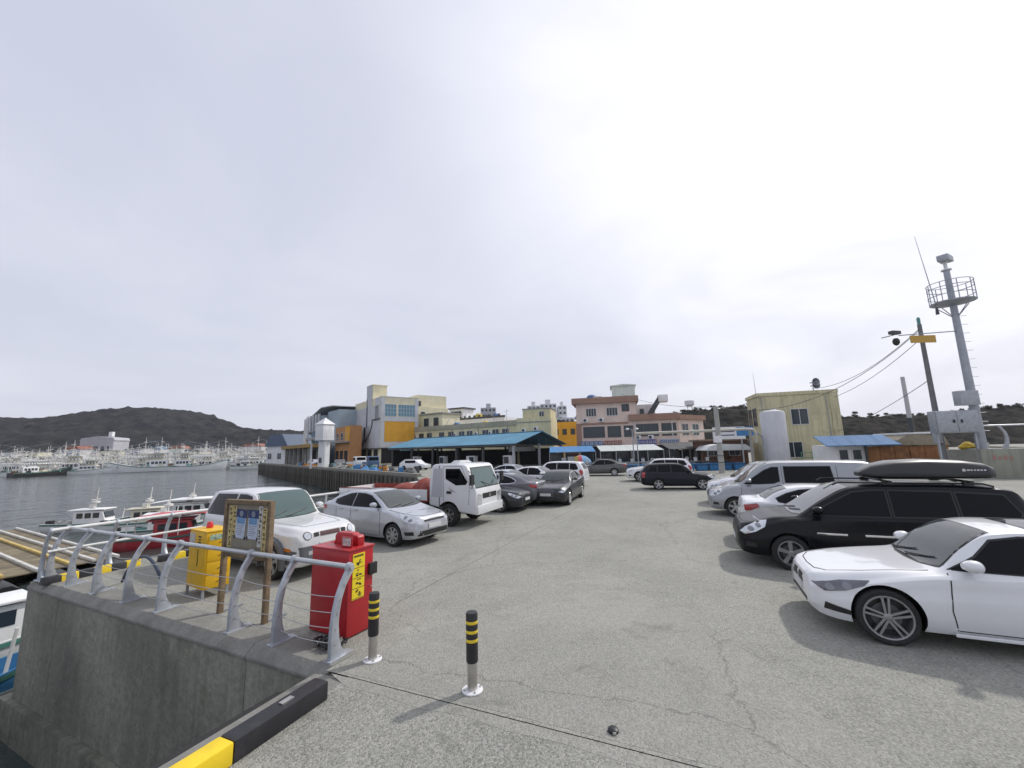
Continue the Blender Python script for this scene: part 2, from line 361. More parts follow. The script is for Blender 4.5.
def wall_strip(p, q, z0, z1, th, nm, m, parent, back, bevel=0.0, off=Vector((0, 0, 0))):
    """upright slab between two plan points, its face on the line, its body going towards back"""
    mb = MB(); o = Vector(parent.location) if parent else Vector((0, 0, 0)); vs = []
    for z in (z0, z1):
        for v in (p, q, q + back * th, p + back * th): w = v - o + off; vs.append((w.x, w.y, z))
    mb.add(vs, [(0, 1, 2, 3), (4, 5, 6, 7), (0, 1, 5, 4), (1, 2, 6, 5), (2, 3, 7, 6), (3, 0, 4, 7)])
    return mb.build(nm, m, parent, bevel=bevel)
cuts = [-.40, 1.55, 7.7, (B - A).length]
for i, (a, b) in enumerate(zip(cuts, cuts[1:])):
    p, q = A + eL * (a + .004), A + eL * (b - .004)
    for (z0, z1, o) in ((-2.3, -.16, 0), (-5.2, -2.304, -.12)):
        wall_strip(p, q + (eL * .3 if (i == 2 and z1 < -1) else eL * 0), z0, z1, .5, "wall_panel", M_SEAW if z1 > -1 else M_SEAW2, sw, inn, .012, inn * o + Vector((0, 0, 0)))
    cp = MB(); o0 = A
    if i == 0: p = A + eL * .004
    prof = [(-.02, -.155), (-.02, -.11), (.10, .012), (.52, .012), (.52, -.155)]
    vs = [tuple((p if k == 0 else q) + inn * u - o0 + Vector((0, 0, z))) for k in (0, 1) for u, z in prof]
    cp.add(vs, [(0, 1, 6, 5), (1, 2, 7, 6), (2, 3, 8, 7), (3, 4, 9, 8), (4, 0, 5, 9), (4, 3, 2, 1, 0), (5, 6, 7, 8, 9)]); cp.build("cap_slab", M_CAP, sw, bevel=.012)
pb = MB()
# pier walls further round (seen only between the rails and the boats)
pw = empty("pier_wall", tuple(B), 0, "concrete pier edge under the parked cars and truck", "wall")
inn2 = (C - B).normalized(); inn2 = Vector((inn2.y, -inn2.x, 0))
wall_strip(B + (C - B).normalized() * .02, C, -5.2, -.02, .5, "wall_face", M_SEAW, pw, inn2, .01)
inn3 = (D - C).normalized(); inn3 = Vector((inn3.y, -inn3.x, 0))
wall_strip(C, D, -5.2, -.02, .5, "wall_face", M_SEAW, pw, inn3)
# near quay edge: sloping concrete ledge, black rubber fender, striped kerb beam
qe = empty("quay_edge", tuple(A2), 0, "near quay edge with worn concrete ledge and black rubber fender below the striped kerb", "quay edge")
le = MB(); P0, P1 = -dL * .004, near_end - A2; lf = -nL
prof = [(0, -.002), (.56, -.06), (.60, -.30), (0, -.30)]
vs = [tuple(p + lf * u + Vector((0, 0, z))) for p in (P0, P1) for u, z in prof]
le.add(vs, [(0, 1, 5, 4), (1, 2, 6, 5), (2, 3, 7, 6), (0, 3, 2, 1)]); le.build("ledge", M_CAP, qe)
fd = MB(); prof = [(.60, -.09), (.78, -.14), (.82, -.34), (.76, -.50), (.60, -.55)]
P0 = -dL * .35; vs = [tuple(p + lf * u + Vector((0, 0, z))) for p in (P0, P1) for u, z in prof]
fd.add(vs, [(0, 1, 6, 5), (1, 2, 7, 6), (2, 3, 8, 7), (3, 4, 9, 8), (4, 3, 2, 1, 0)]); fd.build("rubber_fender", M_RUBBER, qe, smooth=30)
qw = MB(); vs = [tuple(p + lf * .59 + Vector((0, 0, z))) for p in (-dL * .05, P1) for z in (-.3, -5)]; qw.add(vs, [(0, 1, 3, 2)]); qw.build("wall_face", M_SEAW, qe)
kb = empty("kerb_beam", tuple(A2), 0, "square kerb beam painted black and yellow along the near quay edge", "kerb")
M_KY = mat("kerb_yellow", (0.78, 0.56, 0.02), .5, var=.08, vscale=4, dirt=.3, dirt_col=(.25, .2, .06), dscale=3); M_KB = mat("kerb_black", (0.022, 0.022, 0.026), .5, var=.3, vscale=5, dirt=.35, dirt_col=(.09, .09, .09), dscale=2.5)
k0 = .42; seg = [1.0] + [.98] * 8
for i, l in enumerate(seg):
    a = k0 + sum(seg[:i]); c = -dL * (a + l / 2) + nL * .02
    m_ = MB(); m_.box((c.x, c.y, .093), (l - .006, .20, .18), math.atan2(dL.y, dL.x)); m_.build("kerb_block", M_KB if i % 2 == 0 else M_KY, kb, bevel=.018)
bl = -dL * (k0 + .43) + nL * .02
m_ = MB(); m_.box((bl.x, bl.y, .19), (.13, .06, .012), math.atan2(dL.y, dL.x)); m_.build("lifting_plate", M_STAIN, kb)

# far quay wall with upright fenders
fq = empty("quay_wall", tuple(D), 0, "tall dark far quay wall lined with upright fenders", "wall")
fd_ = (E_ - D).normalized(); fback = Vector((fd_.y, -fd_.x, 0)); fL = (E_ - D).length
M_QUAY = mat("far_quay_concrete", (0.16, 0.155, 0.135), .9, var=.3, vscale=.5, streak=.5, streak_col=(.04, .04, .032), dirt=.5, dirt_col=(.05, .05, .04), dscale=.4)
wall_strip(D, E_, -5, .0, 1.0, "wall_face", M_QUAY, fq, fback)
wall_strip(D, E_, .004, .32, .5, "edge_kerb", mat("quay_kerb_concrete", (.24, .23, .2), .9, var=.2), fq, fback)
fm = None; k = 0; s = 1.0
while s < fL - 1:
    p = fd_ * s - fback * .16
    if fm is None:
        m_ = MB(); m_.box((0, 0, -1.55), (.5, .34, 2.9), 0); fm = m_.build("upright_fender", mat("weathered_fender", (.10, .092, .075), .9, var=.4, vscale=1.5, dirt=.5, dirt_col=(.03, .03, .025), vary=.35), fq, bevel=.05); ob = fm
    else: ob = fm.copy(); COL.objects.link(ob); ob.parent = fq
    ob.location = p; ob.rotation_euler = (0, rnd.uniform(-.02, .02), math.atan2(fd_.y, fd_.x)); s += 1.35; k += 1
# ------------------------------------------------------------------ vehicles
def pchip(pts):
    xs = [p[0] for p in pts]; ys = [p[1] for p in pts]; n = len(xs)
    if n == 1: return lambda t: ys[0]
    h = [xs[i + 1] - xs[i] for i in range(n - 1)]; dl = [(ys[i + 1] - ys[i]) / h[i] for i in range(n - 1)]
    m = [dl[0]] + [0.0] * (n - 2) + [dl[-1]]
    for i in range(1, n - 1):
        if dl[i - 1] * dl[i] > 0:
            w1, w2 = 2 * h[i] + h[i - 1], h[i] + 2 * h[i - 1]; m[i] = (w1 + w2) / (w1 / dl[i - 1] + w2 / dl[i])
    def f(t):
        if t <= xs[0]: return ys[0]
        if t >= xs[-1]: return ys[-1]
        i = 0
        while t > xs[i + 1]: i += 1
        s = (t - xs[i]) / h[i]
        return (ys[i] * (1 + 2 * s) * (1 - s) ** 2 + h[i] * m[i] * s * (1 - s) ** 2 + ys[i + 1] * s * s * (3 - 2 * s) + h[i] * m[i + 1] * s * s * (s - 1))
    return f

def bool_cut(me, cutter):
    a = bpy.data.objects.new("tmp_a", me); c = bpy.data.objects.new("tmp_c", cutter); COL.objects.link(a); COL.objects.link(c)
    md = a.modifiers.new("b", 'BOOLEAN'); md.operation = 'DIFFERENCE'; md.object = c; md.solver = 'EXACT'; md.material_mode = 'TRANSFER'
    dg = bpy.context.evaluated_depsgraph_get(); dg.update()
    r = bpy.data.meshes.new_from_object(a.evaluated_get(dg), depsgraph=dg)
    bpy.data.objects.remove(a); bpy.data.objects.remove(c)
    return r

class Shell:
    """surface of a vehicle that panels are laid on"""
    def __init__(s, me, L):
        s.L = L; me.calc_loop_triangles()
        s.bvh = BVHTree.FromPolygons([v.co.copy() for v in me.vertices], [tuple(t.vertices) for t in me.loop_triangles])
    def hit(s, side, u, v):
        L = s.L
        if side in 'LR':
            sg = 1 if side == 'L' else -1; o = Vector((L / 2 - u, 3 * sg, v)); d = Vector((0, -sg, 0))
        elif side == 'F': o = Vector((L / 2 + 2, u, v)); d = Vector((-1, 0, 0))
        elif side == 'B': o = Vector((-L / 2 - 2, u, v)); d = Vector((1, 0, 0))
        else: o = Vector((L / 2 - u, v, 5)); d = Vector((0, 0, -1))
        p, n, i, dist = s.bvh.ray_cast(o, d)
        if p is None:
            q = o + d * (3 if side in 'LR' else 2.2 if side in 'FB' else 3.5); p, n, i, dist = s.bvh.find_nearest(q)
        if n.dot(d) > 0: n = -n
        return p, n, -d
    def panel(s, name, side, poly, m, parent, off=0.004, du=0.07, dv=0.09, steps=None):
        poly = [(round(p[0], 4), p[1]) for p in poly]; us = sorted({p[0] for p in poly}); U = []
        for a, b in zip(us, us[1:]):
            k = max(1, int(math.ceil((b - a) / du))); U += [a + (b - a) * i / k for i in range(k)]
        U.append(us[-1])
        if len(us) == 1: return None
        e = 1e-5; cols = []; H = 0
        for i, u in enumerate(U):
            uu = min(max(u, us[0] + e), us[-1] - e); vv = []
            for (a, b), (c, d) in zip(poly, poly[1:] + poly[:1]):
                if (a - uu) * (c - uu) < 0: vv.append(b + (d - b) * (uu - a) / (c - a))
                elif abs(a - uu) < 1e-6: vv.append(b)
            cols.append((u, min(vv), max(vv))); H = max(H, max(vv) - min(vv))
        k = max(1, int(math.ceil(H / dv))); mb = MB(); vs = []
        for u, lo, hi in cols:
            for j in range(k + 1):
                p, n, o = s.hit(side, u, lo + (hi - lo) * j / k); nn = (n + o * 0.6).normalized(); vs.append(p + nn * off)
        fs = [(i * (k + 1) + j, (i + 1) * (k + 1) + j, (i + 1) * (k + 1) + j + 1, i * (k + 1) + j + 1) for i in range(len(cols) - 1) for j in range(k)]
        mb.add(vs, fs); ob = mb.build(name, m, parent, smooth=40)
        return ob

def grow(poly, d):
    cx = sum(p[0] for p in poly) / len(poly); cz = sum(p[1] for p in poly) / len(poly)
    n = len(poly); res = []
    ar = sum(poly[i][0] * poly[(i + 1) % n][1] - poly[(i + 1) % n][0] * poly[i][1] for i in range(n)); sg = 1 if ar > 0 else -1
    for i in range(n):
        a, b, c = poly[i - 1], poly[i], poly[(i + 1) % n]
        def nrm(p, q):
            dx, dy = q[0] - p[0], q[1] - p[1]; l = math.hypot(dx, dy) or 1; return (sg * dy / l, -sg * dx / l)
        n1, n2 = nrm(a, b), nrm(b, c); mx_, my_ = n1[0] + n2[0], n1[1] + n2[1]; l2 = mx_ * mx_ + my_ * my_
        k = 2 / max(l2, 0.7); res.append((b[0] + d * mx_ * k, b[1] + d * my_ * k))
    return res

def wheel(parent, x, y, r, w, sgn, rim_mat, spokes=5, style='twin', rimr=None):
    """tyre with a rim of spokes; sgn = +1 left side, -1 right side"""
    wo = empty("wheel", (x, y, r)); wo.parent = parent
    rr = rimr or r * 0.70; hw = w / 2; t = MB()
    t.lathe([(rr, -hw * .9), (rr + .012, -hw), (r * .93, -hw), (r * .985, -hw * .82), (r, -hw * .45), (r, hw * .45), (r * .985, hw * .82), (r * .93, hw), (rr + .012, hw), (rr, hw * .9)], 36, axis='y', caps=False)
    t.lathe([(rr, hw * .9), (rr, -hw * .9)], 36, axis='y', caps=False)
    t.build("tyre", M_RUBBER, wo, smooth=45)
    m = MB(); f = sgn * hw
    m.lathe([(rr * 1.02, f * .95), (rr * 1.0, f * 1.01), (rr * .93, f * .98), (rr * .90, f * .80), (rr * .88, f * .1)], 32, axis='y', caps=False)
    m.lathe([(0, f * .92), (rr * .13, f * .90), (rr * .17, f * .82), (rr * .17, f * .3)], 14, axis='y', caps=False)
    for k in range(spokes):
        a = 2 * math.pi * k / spokes + 0.3
        sp = [(-.055, -.055), (.055, .055)] if style == 'twin' else [(0, 0)]
        for o0, o1 in sp:
            ca, sa = math.cos(a), math.sin(a)
            def P(rad, off, yy): return (ca * rad - sa * off, yy, sa * rad + ca * off)
            wd0, wd1 = (rr * .055, rr * .05) if style == 'twin' else (rr * .12, rr * .17)
            if style == 'twin': q0, q1 = o0 * rr * 1.25, o1 * rr * 2.3
            else: q0 = q1 = 0
            r0, r1 = rr * .12, rr * .92
            vs = [P(r0, q0 - wd0, f * .84), P(r0, q0 + wd0, f * .84), P(r1, q1 + wd1, f * .92), P(r1, q1 - wd1, f * .92),
                  P(r0, q0 - wd0, f * .55), P(r0, q0 + wd0, f * .55), P(r1, q1 + wd1, f * .65), P(r1, q1 - wd1, f * .65)]
            m.add(vs, [(0, 1, 2, 3), (4, 5, 1, 0), (5, 6, 2, 1), (6, 7, 3, 2), (7, 4, 0, 3)])
    m.build("rim", rim_mat, wo, smooth=30)
    d = MB(); d.lathe([(0, f * .22), (rr * .62, f * .22), (rr * .62, f * .12)], 24, axis='y', mi=0, caps=False); d.lathe([(rr * .62, f * .10), (rr * .9, f * .10)], 24, axis='y', mi=1, caps=False)
    d.build("brake_disc", [M_CLAD, M_BLACK], wo, smooth=30)
    return wo

def seam(sh, name, side, pts, parent, w=0.012, off=0.0035, m=None):
    """thin dark gap between panels along a polyline in side view"""
    P = []
    for a, b in zip(pts, pts[1:]):
        k = max(1, int(math.hypot(b[0] - a[0], b[1] - a[1]) / 0.06)); P += [(a[0] + (b[0] - a[0]) * i / k, a[1] + (b[1] - a[1]) * i / k) for i in range(k)]
    P.append(pts[-1]); vs = []
    for i, p in enumerate(P):
        a, b = P[max(0, i - 1)], P[min(len(P) - 1, i + 1)]; dx, dy = b[0] - a[0], b[1] - a[1]; l = math.hypot(dx, dy) or 1
        for s in (-.5, .5):
            q, n, o = sh.hit(side, p[0] - dy / l * w * s, p[1] + dx / l * w * s); vs.append(q + (n + o * .6).normalized() * off)
    mb = MB(); mb.add(vs, [(2 * i, 2 * i + 2, 2 * i + 3, 2 * i + 1) for i in range(len(P) - 1)])
    return mb.build(name, m or M_SEAM, parent)

def build_car(S, paint, label, loc, heading, group=None, name="parked_car", rim=None, glass=None, tint=None):
    L, W = S['L'], S['W'] / 2
    root = empty(name, (loc[0], loc[1], 0), heading, label, S.get('cat', 'car'), group)
    top, belt, bot = pchip(S['top']), pchip(S['belt']), pchip(S['bot'])
    plan = pchip(S['plan']); roofw = pchip(S['roofw'])
    keys = {0, L}
    for k in ('top', 'belt', 'plan', 'roofw'): keys |= {p[0] for p in S[k]}
    ks = sorted(keys); T = []
    for a, b in zip(ks, ks[1:]):
        if b - a < 1e-4: continue
        n = max(1, int(math.ceil((b - a) / 0.09))); T += [a + (b - a) * i / n for i in range(n)]
    T.append(L)
    vs = []; NP = 19
    for t in T:
        w = plan(t) * W; zb, zs, zt = bot(t), belt(t), top(t); wr = roofw(t) * W * min(1.0, plan(t) * 1.02); h = zt - zs; b = zs - zb
        tuck = S.get('tuck', 1.0)
        pr = [(0, zb), (.80 * w, zb), (.92 * w, zb + .02), (.972 * w, zb + .10), (.996 * w, zb + .30 * b), (w, zb + .48 * b), (.999 * w, zb + .62 * b), (.982 * w, zb + .70 * b), (.98 * w, zb + .84 * b), (.965 * w, zb + .95 * b), (.925 * w, zs)]
        sh0 = .915 * w
        for gq in (.10, .35, .62, .85):
            pr.append((sh0 + (wr - sh0) * (gq ** 1.15), zs + h * .93 * gq))
        pr += [(wr * .985, zs + h * .925), (wr * .90, zs + h * .968), (wr * .55, zs + h * .992), (0, zt)]
        assert len(pr) == NP
        vs += [(L / 2 - t, y, z) for y, z in pr] + [(L / 2 - t, -y, z) for y, z in pr[-2:0:-1]]
    ring = 2 * NP - 2; n = len(T)
    fs = [(i * ring + k, i * ring + (k + 1) % ring, (i + 1) * ring + (k + 1) % ring, (i + 1) * ring + k) for i in range(n - 1) for k in range(ring)]
    fs += [tuple(range(ring)), tuple(range((n - 1) * ring, n * ring))[::-1]]
    mb = MB(); mb.add(vs, fs); tmp = mb.build("tmp", [paint, M_BLACK, M_CLAD]); me = tmp.data; bpy.data.objects.remove(tmp)
    sh = Shell(me, L)
    r, wb, fo = S['r'], S['wb'], S['fo']; ax = (L / 2 - fo, L / 2 - fo - wb)
    cut = MB(); ar = r + S.get('gap', .045)
    for x in ax:
        for sg in (1, -1):
            y0, y1 = sorted((sg * (W - .30), sg * (W + .3))); cut.lathe([(ar, y0), (ar, y1)], 40, (x, 0, r + .01), 'y', 0)
    ct = cut.build("tmp2", [M_BLACK]); cme = ct.data; bpy.data.objects.remove(ct)
    bme = bool_cut(me, cme)
    bme.polygons.foreach_set("use_smooth", [True] * len(bme.polygons)); bme.set_sharp_from_angle(angle=R(30))
    bme.name = "body"; body = bpy.data.objects.new("body", bme); COL.objects.link(body); body.parent = root
    # lower sill strip
    for x in ax:
        for sg in (1, -1): wheel(root, x, sg * (W - S.get('inset', .125)), r, S.get('tw', .21), sg, rim or M_ALU, S.get('spokes', 5), S.get('style', 'twin'), S.get('rimr'))
    g = glass or M_GLASS
    # glass
    ws = S['screen']; sh.panel("windscreen_surround", 'T', ws, M_BLACK, root, .003)
    sh.panel("windscreen", 'T', grow(ws, -.025), tint or M_SCREEN, root, .006)
    if S.get('rear'): sh.panel("rear_window", S.get('rear_side', 'T'), S['rear'], g, root, .005)
    for side in 'LR':
        for q in S['windows']:
            sh.panel("window_trim", side, grow(q, .022), S.get('trim', M_BLACK), root, .003)
            sh.panel("window", side, q, g, root, .006)
        for sp_ in S.get('seams', []): seam(sh, "door_gap", side, sp_, root)
        for (t, z) in S.get('handles', []):
            p, nn, o = sh.hit(side, t, z); hb = MB(); hb.box(p + nn * .018, (.20, .022, .032)); hb.build("door_handle", S.get('handle_mat', paint), root, bevel=.008)
        if S.get('head'):
            hl = sh.panel("headlight", side, S['head'], S.get('head_mat', M_LAMP), root, .008, .05, .05)
            for (t, z, rad) in S.get('lens', []):
                sh.panel("headlight_lens", side, [(t + rad * math.cos(a * .5236), z + rad * .8 * math.sin(a * .5236)) for a in range(12)], M_LENS, hl, .011, .03, .03)
        if S.get('tail'): sh.panel("tail_light", side, S['tail'], M_TAIL, root, .008, .05, .05)
        for q in S.get('clad', []): sh.panel("cladding", side, q, M_CLAD, root, .008)
        for q in S.get('amber', []): sh.panel("side_marker", side, q, M_AMBER, root, .011)
        for q in S.get('fog', []): sh.panel("bumper_vent", side, q, M_BLACK, root, .006)
        # mirror
        mt, mz = S['mirror']; p, nn, o = sh.hit(side, mt, mz); sg = 1 if side == 'L' else -1
        mo = MB(); prof = [(-.10, .5), (-.06, .85), (0, 1.0), (.05, .9), (.075, .6)]; mv = []
        cx, cyy, cz = p.x + .02, p.y + sg * .16, mz + .05
        for dx, k in prof:
            for a in range(10):
                th = 2 * math.pi * a / 10; mv.append((cx + dx * -1, cyy + math.cos(th) * .105 * k + sg * .01 * k, cz + math.sin(th) * .075 * k))
        mf = [(i * 10 + a, i * 10 + (a + 1) % 10, (i + 1) * 10 + (a + 1) % 10, (i + 1) * 10 + a) for i in range(4) for a in range(10)] + [tuple(range(10)), tuple(range(40, 50))[::-1]]
        mo.add(mv, mf, 0); mo.box((cx, p.y + sg * .04, cz - .04), (.08, .14, .035), mi=1)
        mo.build("wing_mirror", [S.get('mirror_mat', paint), M_BLACK], root, smooth=50)
    for nm, side, q, m_, off in S.get('extra', []): sh.panel(nm, side, q, m_, root, off)
    # bonnet and roof seams
    for sp_ in S.get('top_seams', []):
        seam(sh, "panel_gap", 'T', sp_, root, .012)
        seam(sh, "panel_gap", 'T', [(a, -b) for a, b in sp_], root, .012)
    for q in S.get('plate', []):
        side, yc, z, w_ = q
        p, nn, o = sh.hit(side, yc, z); pb = MB(); sx = 1 if side == 'F' else -1
        pb.box((p.x + sx * .012, 0, z), (.02, w_, .115)); pb.build("number_plate", M_PLATE, root)
    # wipers
    if S.get('wipers'):
        for y0, y1 in ((-.15, .45), (-.62, -.05)):
            t0, t1 = S['wipers']; wv = []
            for k in range(5):
                q = k / 4; p, nn, o = sh.hit('T', t0 + (t1 - t0) * q * .35, y0 + (y1 - y0) * q); wv.append(p + nn * .02)
            wm = MB(); wm.pipe(wv, .009, 5); wm.build("wiper", M_BLACK, root)
    root["_sh"] = 0
    del root["_sh"]
    return root, sh

def paint(name, col, metal=0.0, rough=0.32):
    return mat(name, col, rough, metal, coat=0.9, var=0.03, vscale=2, vary=0.0)
P_WHITE = paint("white_car_paint", (0.72, 0.735, 0.75)); P_WHITE2 = paint("aged_white_paint", (0.66, 0.67, 0.67), 0, .4)
P_BLACK = mat("black_car_paint", (0.005, 0.0055, 0.008), .3, 0, coat=.12, spec=.22); P_SILVER = paint("silver_car_paint", (0.50, 0.52, 0.56), 0.55, .36)
P_GREY = mat("dark_grey_car_paint", (0.024, 0.026, 0.031), .3, .2, coat=.45, spec=.4); P_GREY2 = paint("mid_grey_car_paint", (0.13, 0.135, 0.15), 0.5, .33)
P_NAVY = mat("blue_black_car_paint", (0.008, 0.011, 0.018), .3, 0, coat=.15, spec=.25); P_BROWN = paint("grey_brown_car_paint", (0.085, 0.083, 0.082), 0.4, .33)

def sedan(L=4.65, W=1.82, H=1.44, wb=2.81, fo=.78, r=.33, hood=.93, nose=.60, cowl=1.42, roof0=2.18, roof1=3.35, deck=4.02, deckz=1.07, mo=.42, tailz=.98, **kw):
    ro = L - wb - fo
    S = dict(L=L, W=W, r=r, wb=wb, fo=fo, cat='car')
    S['top'] = [(0, nose), (.03, nose + .08), (.12, nose + .14), (.4, nose + .20), (.9, hood - .05), (cowl, hood), (cowl + .05, hood + .015), ((cowl + roof0) / 2, (hood + H - .05) / 2 + .035), (roof0, H - .045), (roof0 + .35, H), ((roof0 + roof1) / 2 + .1, H), (roof1, H - .055), ((roof1 + deck) / 2, (H - .05 + deckz) / 2 + .03), (deck, deckz), (L - .14, deckz - .015), (L - .05, deckz - .07), (L, tailz - .16)]
    S['belt'] = [(0, nose - .06), (.12, nose + .04), (.5, hood - .21), (cowl, hood - .05), (roof0, hood - .01), (roof1, hood + .06), (deck, hood + .085), (L - .1, deckz - .1), (L, tailz - .24)]
    S['bot'] = [(0, .30), (.08, .23), (.4, .19), (fo + .5, .185), (L - ro - .3, .19), (L - .2, .26), (L, .36)]
    S['plan'] = [(0, .60), (.03, .70), (.09, .79), (.2, .88), (.4, .945), (.75, .985), (1.2, 1), (3.2, 1), (L - .9, .985), (L - .4, .94), (L - .15, .86), (L - .04, .76), (L, .66)]
    S['roofw'] = [(0, .62), (.1, .72), (.5, .78), (cowl - .1, .80), (roof0, .665), ((roof0 + roof1) / 2, .665), (roof1, .64), (deck, .73), (L, .68)]
    b = hood + .005; tz = H - .115
    m0 = cowl + mo; mid = roof0 + .62; e = roof1 - .02
    S['screen'] = [(cowl + .07, -.70 * W / 1.82), (cowl - .02, -.35), (cowl - .04, 0), (cowl - .02, .35), (cowl + .07, .70 * W / 1.82), (roof0 + .03, .545 * W / 1.82), (roof0 - .01, 0), (roof0 + .03, -.545 * W / 1.82)]
    S['rear'] = [(roof1 + .04, -.50), (roof1 + .02, 0), (roof1 + .04, .50), (deck - .06, .60), (deck - .03, 0), (deck - .06, -.60)]
    S['windows'] = [[(m0 - .16, b + .02), (m0 + .12, b + .17), (roof0 - .02, tz - .03), (roof0 + .25, tz + .02), (mid - .04, tz + .03), (mid - .04, b + .03)],
                    [(mid + .03, b + .035), (mid + .03, tz + .03), (e - .20, tz), (e + .10, tz - .09), (e + .34, b + .17), (e + .30, b + .10), (e + .05, b + .06)]]
    S['seams'] = [[(m0 - .22, .27), (m0 - .25, .5), (m0 - .20, b - .02)], [(mid - .01, .26), (mid, .6), (mid, b + .02)], [(m0 - .21, .27), (fo + wb - .42, .27)], [(fo + wb - .42, .27), (fo + wb - .36, .5), (fo + wb - .1, .72), (e + .18, b + .06)]]
    S['handles'] = [(mid - .20, b - .09), (e - .05, b - .06)]
    S['head'] = [(.035, nose - .0), (.14, nose + .05), (.40, nose + .14), (.55, nose + .165), (.50, nose + .10), (.30, nose + .01), (.10, nose - .06)]
    S['lens'] = [(.20, nose + .035, .05), (.34, nose + .075, .045)]
    S['tail'] = [(L - .42, deckz - .16), (L - .36, deckz - .09), (L - .08, deckz - .14), (L - .03, deckz - .22), (L - .10, deckz - .30), (L - .32, deckz - .24)]
    S['fog'] = [[(.14, .36), (.16, .45), (.36, .43), (.38, .35)]]
    S['extra'] = [('grille', 'F', [(-.36, nose - .07), (-.34, nose + .035), (.34, nose + .035), (.36, nose - .07)], M_BLACK, .006), ('lower_intake', 'F', [(-.55, .30), (-.50, .40), (.50, .40), (.55, .30)], M_BLACK, .006)]
    S['mirror'] = (m0 + .02, b + .06); S['plate'] = [('F', 0, nose - .13, .5), ('B', 0, tailz - .32, .5)]
    S['top_seams'] = [[(.13, 0), (.15, .35), (.25, .55), (.6, .66), (cowl - .05, .72)]]
    S['wipers'] = (cowl + .04, cowl + .35)
    S.update(kw); return S

def tall(L=4.7, W=1.88, H=1.7, wb=2.7, fo=.9, r=.355, hood=1.05, nose=.72, cowl=1.30, roof0=2.02, tailt=4.45, tilt=.38, splits=(2.75, 3.62), roofk=.74, beltk=.0, boxy=0.0, **kw):
    """SUV, hatchback or van: long roof and a steep tail"""
    ro = L - wb - fo
    S = dict(L=L, W=W, r=r, wb=wb, fo=fo, cat='car')
    e = L - tilt
    S['top'] = [(0, nose), (.03, nose + .09), (.12, nose + .16), (.4, nose + .23), (max(.7, cowl - .4), hood - .04), (cowl, hood), (cowl + .05, hood + .02), ((cowl + roof0) / 2, (hood + H - .05) / 2 + .035 + boxy), (roof0, H - .05), (roof0 + .4, H), ((roof0 + e) / 2, H + .005), (e - .2, H - .03), (e, H - .07), (L - tilt * .45, H - .33), (L - .07, hood + .1), (L - .02, hood - .12), (L, hood - .32)]
    S['belt'] = [(0, nose - .08), (.12, nose + .05), (.5, hood - .18), (cowl, hood - .045), (roof0, hood + .0), (e - .4, hood + .06 + beltk), (L - .25, hood + .07 + beltk), (L - .06, hood - .05), (L, hood - .36)]
    S['bot'] = [(0, .36), (.08, .27), (.4, .23), (fo + .5, .225), (L - ro - .3, .23), (L - .2, .29), (L, .40)]
    S['plan'] = [(0, .62), (.03, .72), (.09, .81), (.2, .89), (.4, .95), (.75, .985), (1.2, 1), (3.2, 1), (L - .7, .99), (L - .3, .955), (L - .1, .89), (L - .03, .83), (L, .74)]
    S['roofw'] = [(0, .62), (.1, .73), (.5, .79), (cowl - .1, .82), (roof0, roofk), (e, roofk - .02), (L - .1, roofk + .02), (L, .7)]
    b = hood + .02; tz = H - .15; m0 = cowl + .36
    hw = .40 * W * roofk / .74
    S['screen'] = [(cowl + .06, -.39 * W), (cowl - .02, -.2 * W), (cowl - .04, 0), (cowl - .02, .2 * W), (cowl + .06, .39 * W), (roof0 + .03, .335 * W * roofk / .74), (roof0 - .01, 0), (roof0 + .03, -.335 * W * roofk / .74)]
    S['rear'] = [(-.52, hood + .10), (-.46, H - .16), (.46, H - .16), (.52, hood + .10)]; S['rear_side'] = 'B'
    a, c = splits
    S['windows'] = [[(m0 - .12, b + .02), (m0 + .14, b + .18), (roof0 + .02, tz - .01), (roof0 + .3, tz + .03), (a - .04, tz + .035), (a - .04, b + .03)],
                    [(a + .03, b + .035), (a + .03, tz + .035), (c - .03, tz + .02), (c - .03, b + .05)],
                    [(c + .04, b + .06), (c + .04, tz + .015), (e - .18, tz - .02), (e - .02, b + .14), (e - .06, b + .08)]]
    S['seams'] = [[(m0 - .20, .32), (m0 - .23, .6), (m0 - .18, b - .02)], [(a, .31), (a, b + .02)], [(m0 - .2, .32), (fo + wb - .44, .32)], [(fo + wb - .44, .32), (fo + wb - .38, .6), (c, .86), (c, b + .02)]]
    S['handles'] = [(a - .22, b - .10), (c - .25, b - .08)]
    S['head'] = [(.035, nose - .02), (.14, nose + .06), (.42, nose + .17), (.58, nose + .20), (.50, nose + .08), (.30, nose - .03), (.10, nose - .09)]
    S['lens'] = [(.22, nose + .03, .055), (.37, nose + .07, .05)]
    S['tail'] = [(L - .32, hood + .02), (L - .26, hood + .10), (L - .10, hood + .04), (L - .05, hood - .12), (L - .12, hood - .30), (L - .22, hood - .28)]
    S['fog'] = [[(.14, .42), (.16, .52), (.32, .50), (.34, .42)]]
    S['extra'] = [('grille', 'F', [(-.42, nose - .10), (-.40, nose + .03), (.40, nose + .03), (.42, nose - .10)], M_BLACK, .006), ('lower_intake', 'F', [(-.60, .36), (-.55, .46), (.55, .46), (.60, .36)], M_BLACK, .006)]
    S['mirror'] = (m0 + .02, b + .08); S['plate'] = [('F', 0, nose - .20, .5), ('B', 0, .62, .5)]
    S['top_seams'] = [[(.13, 0), (.15, .4), (.25, .6), (.6, .70), (cowl - .05, .76)]]
    S['wipers'] = (cowl + .04, cowl + .35)
    S.update(kw); return S

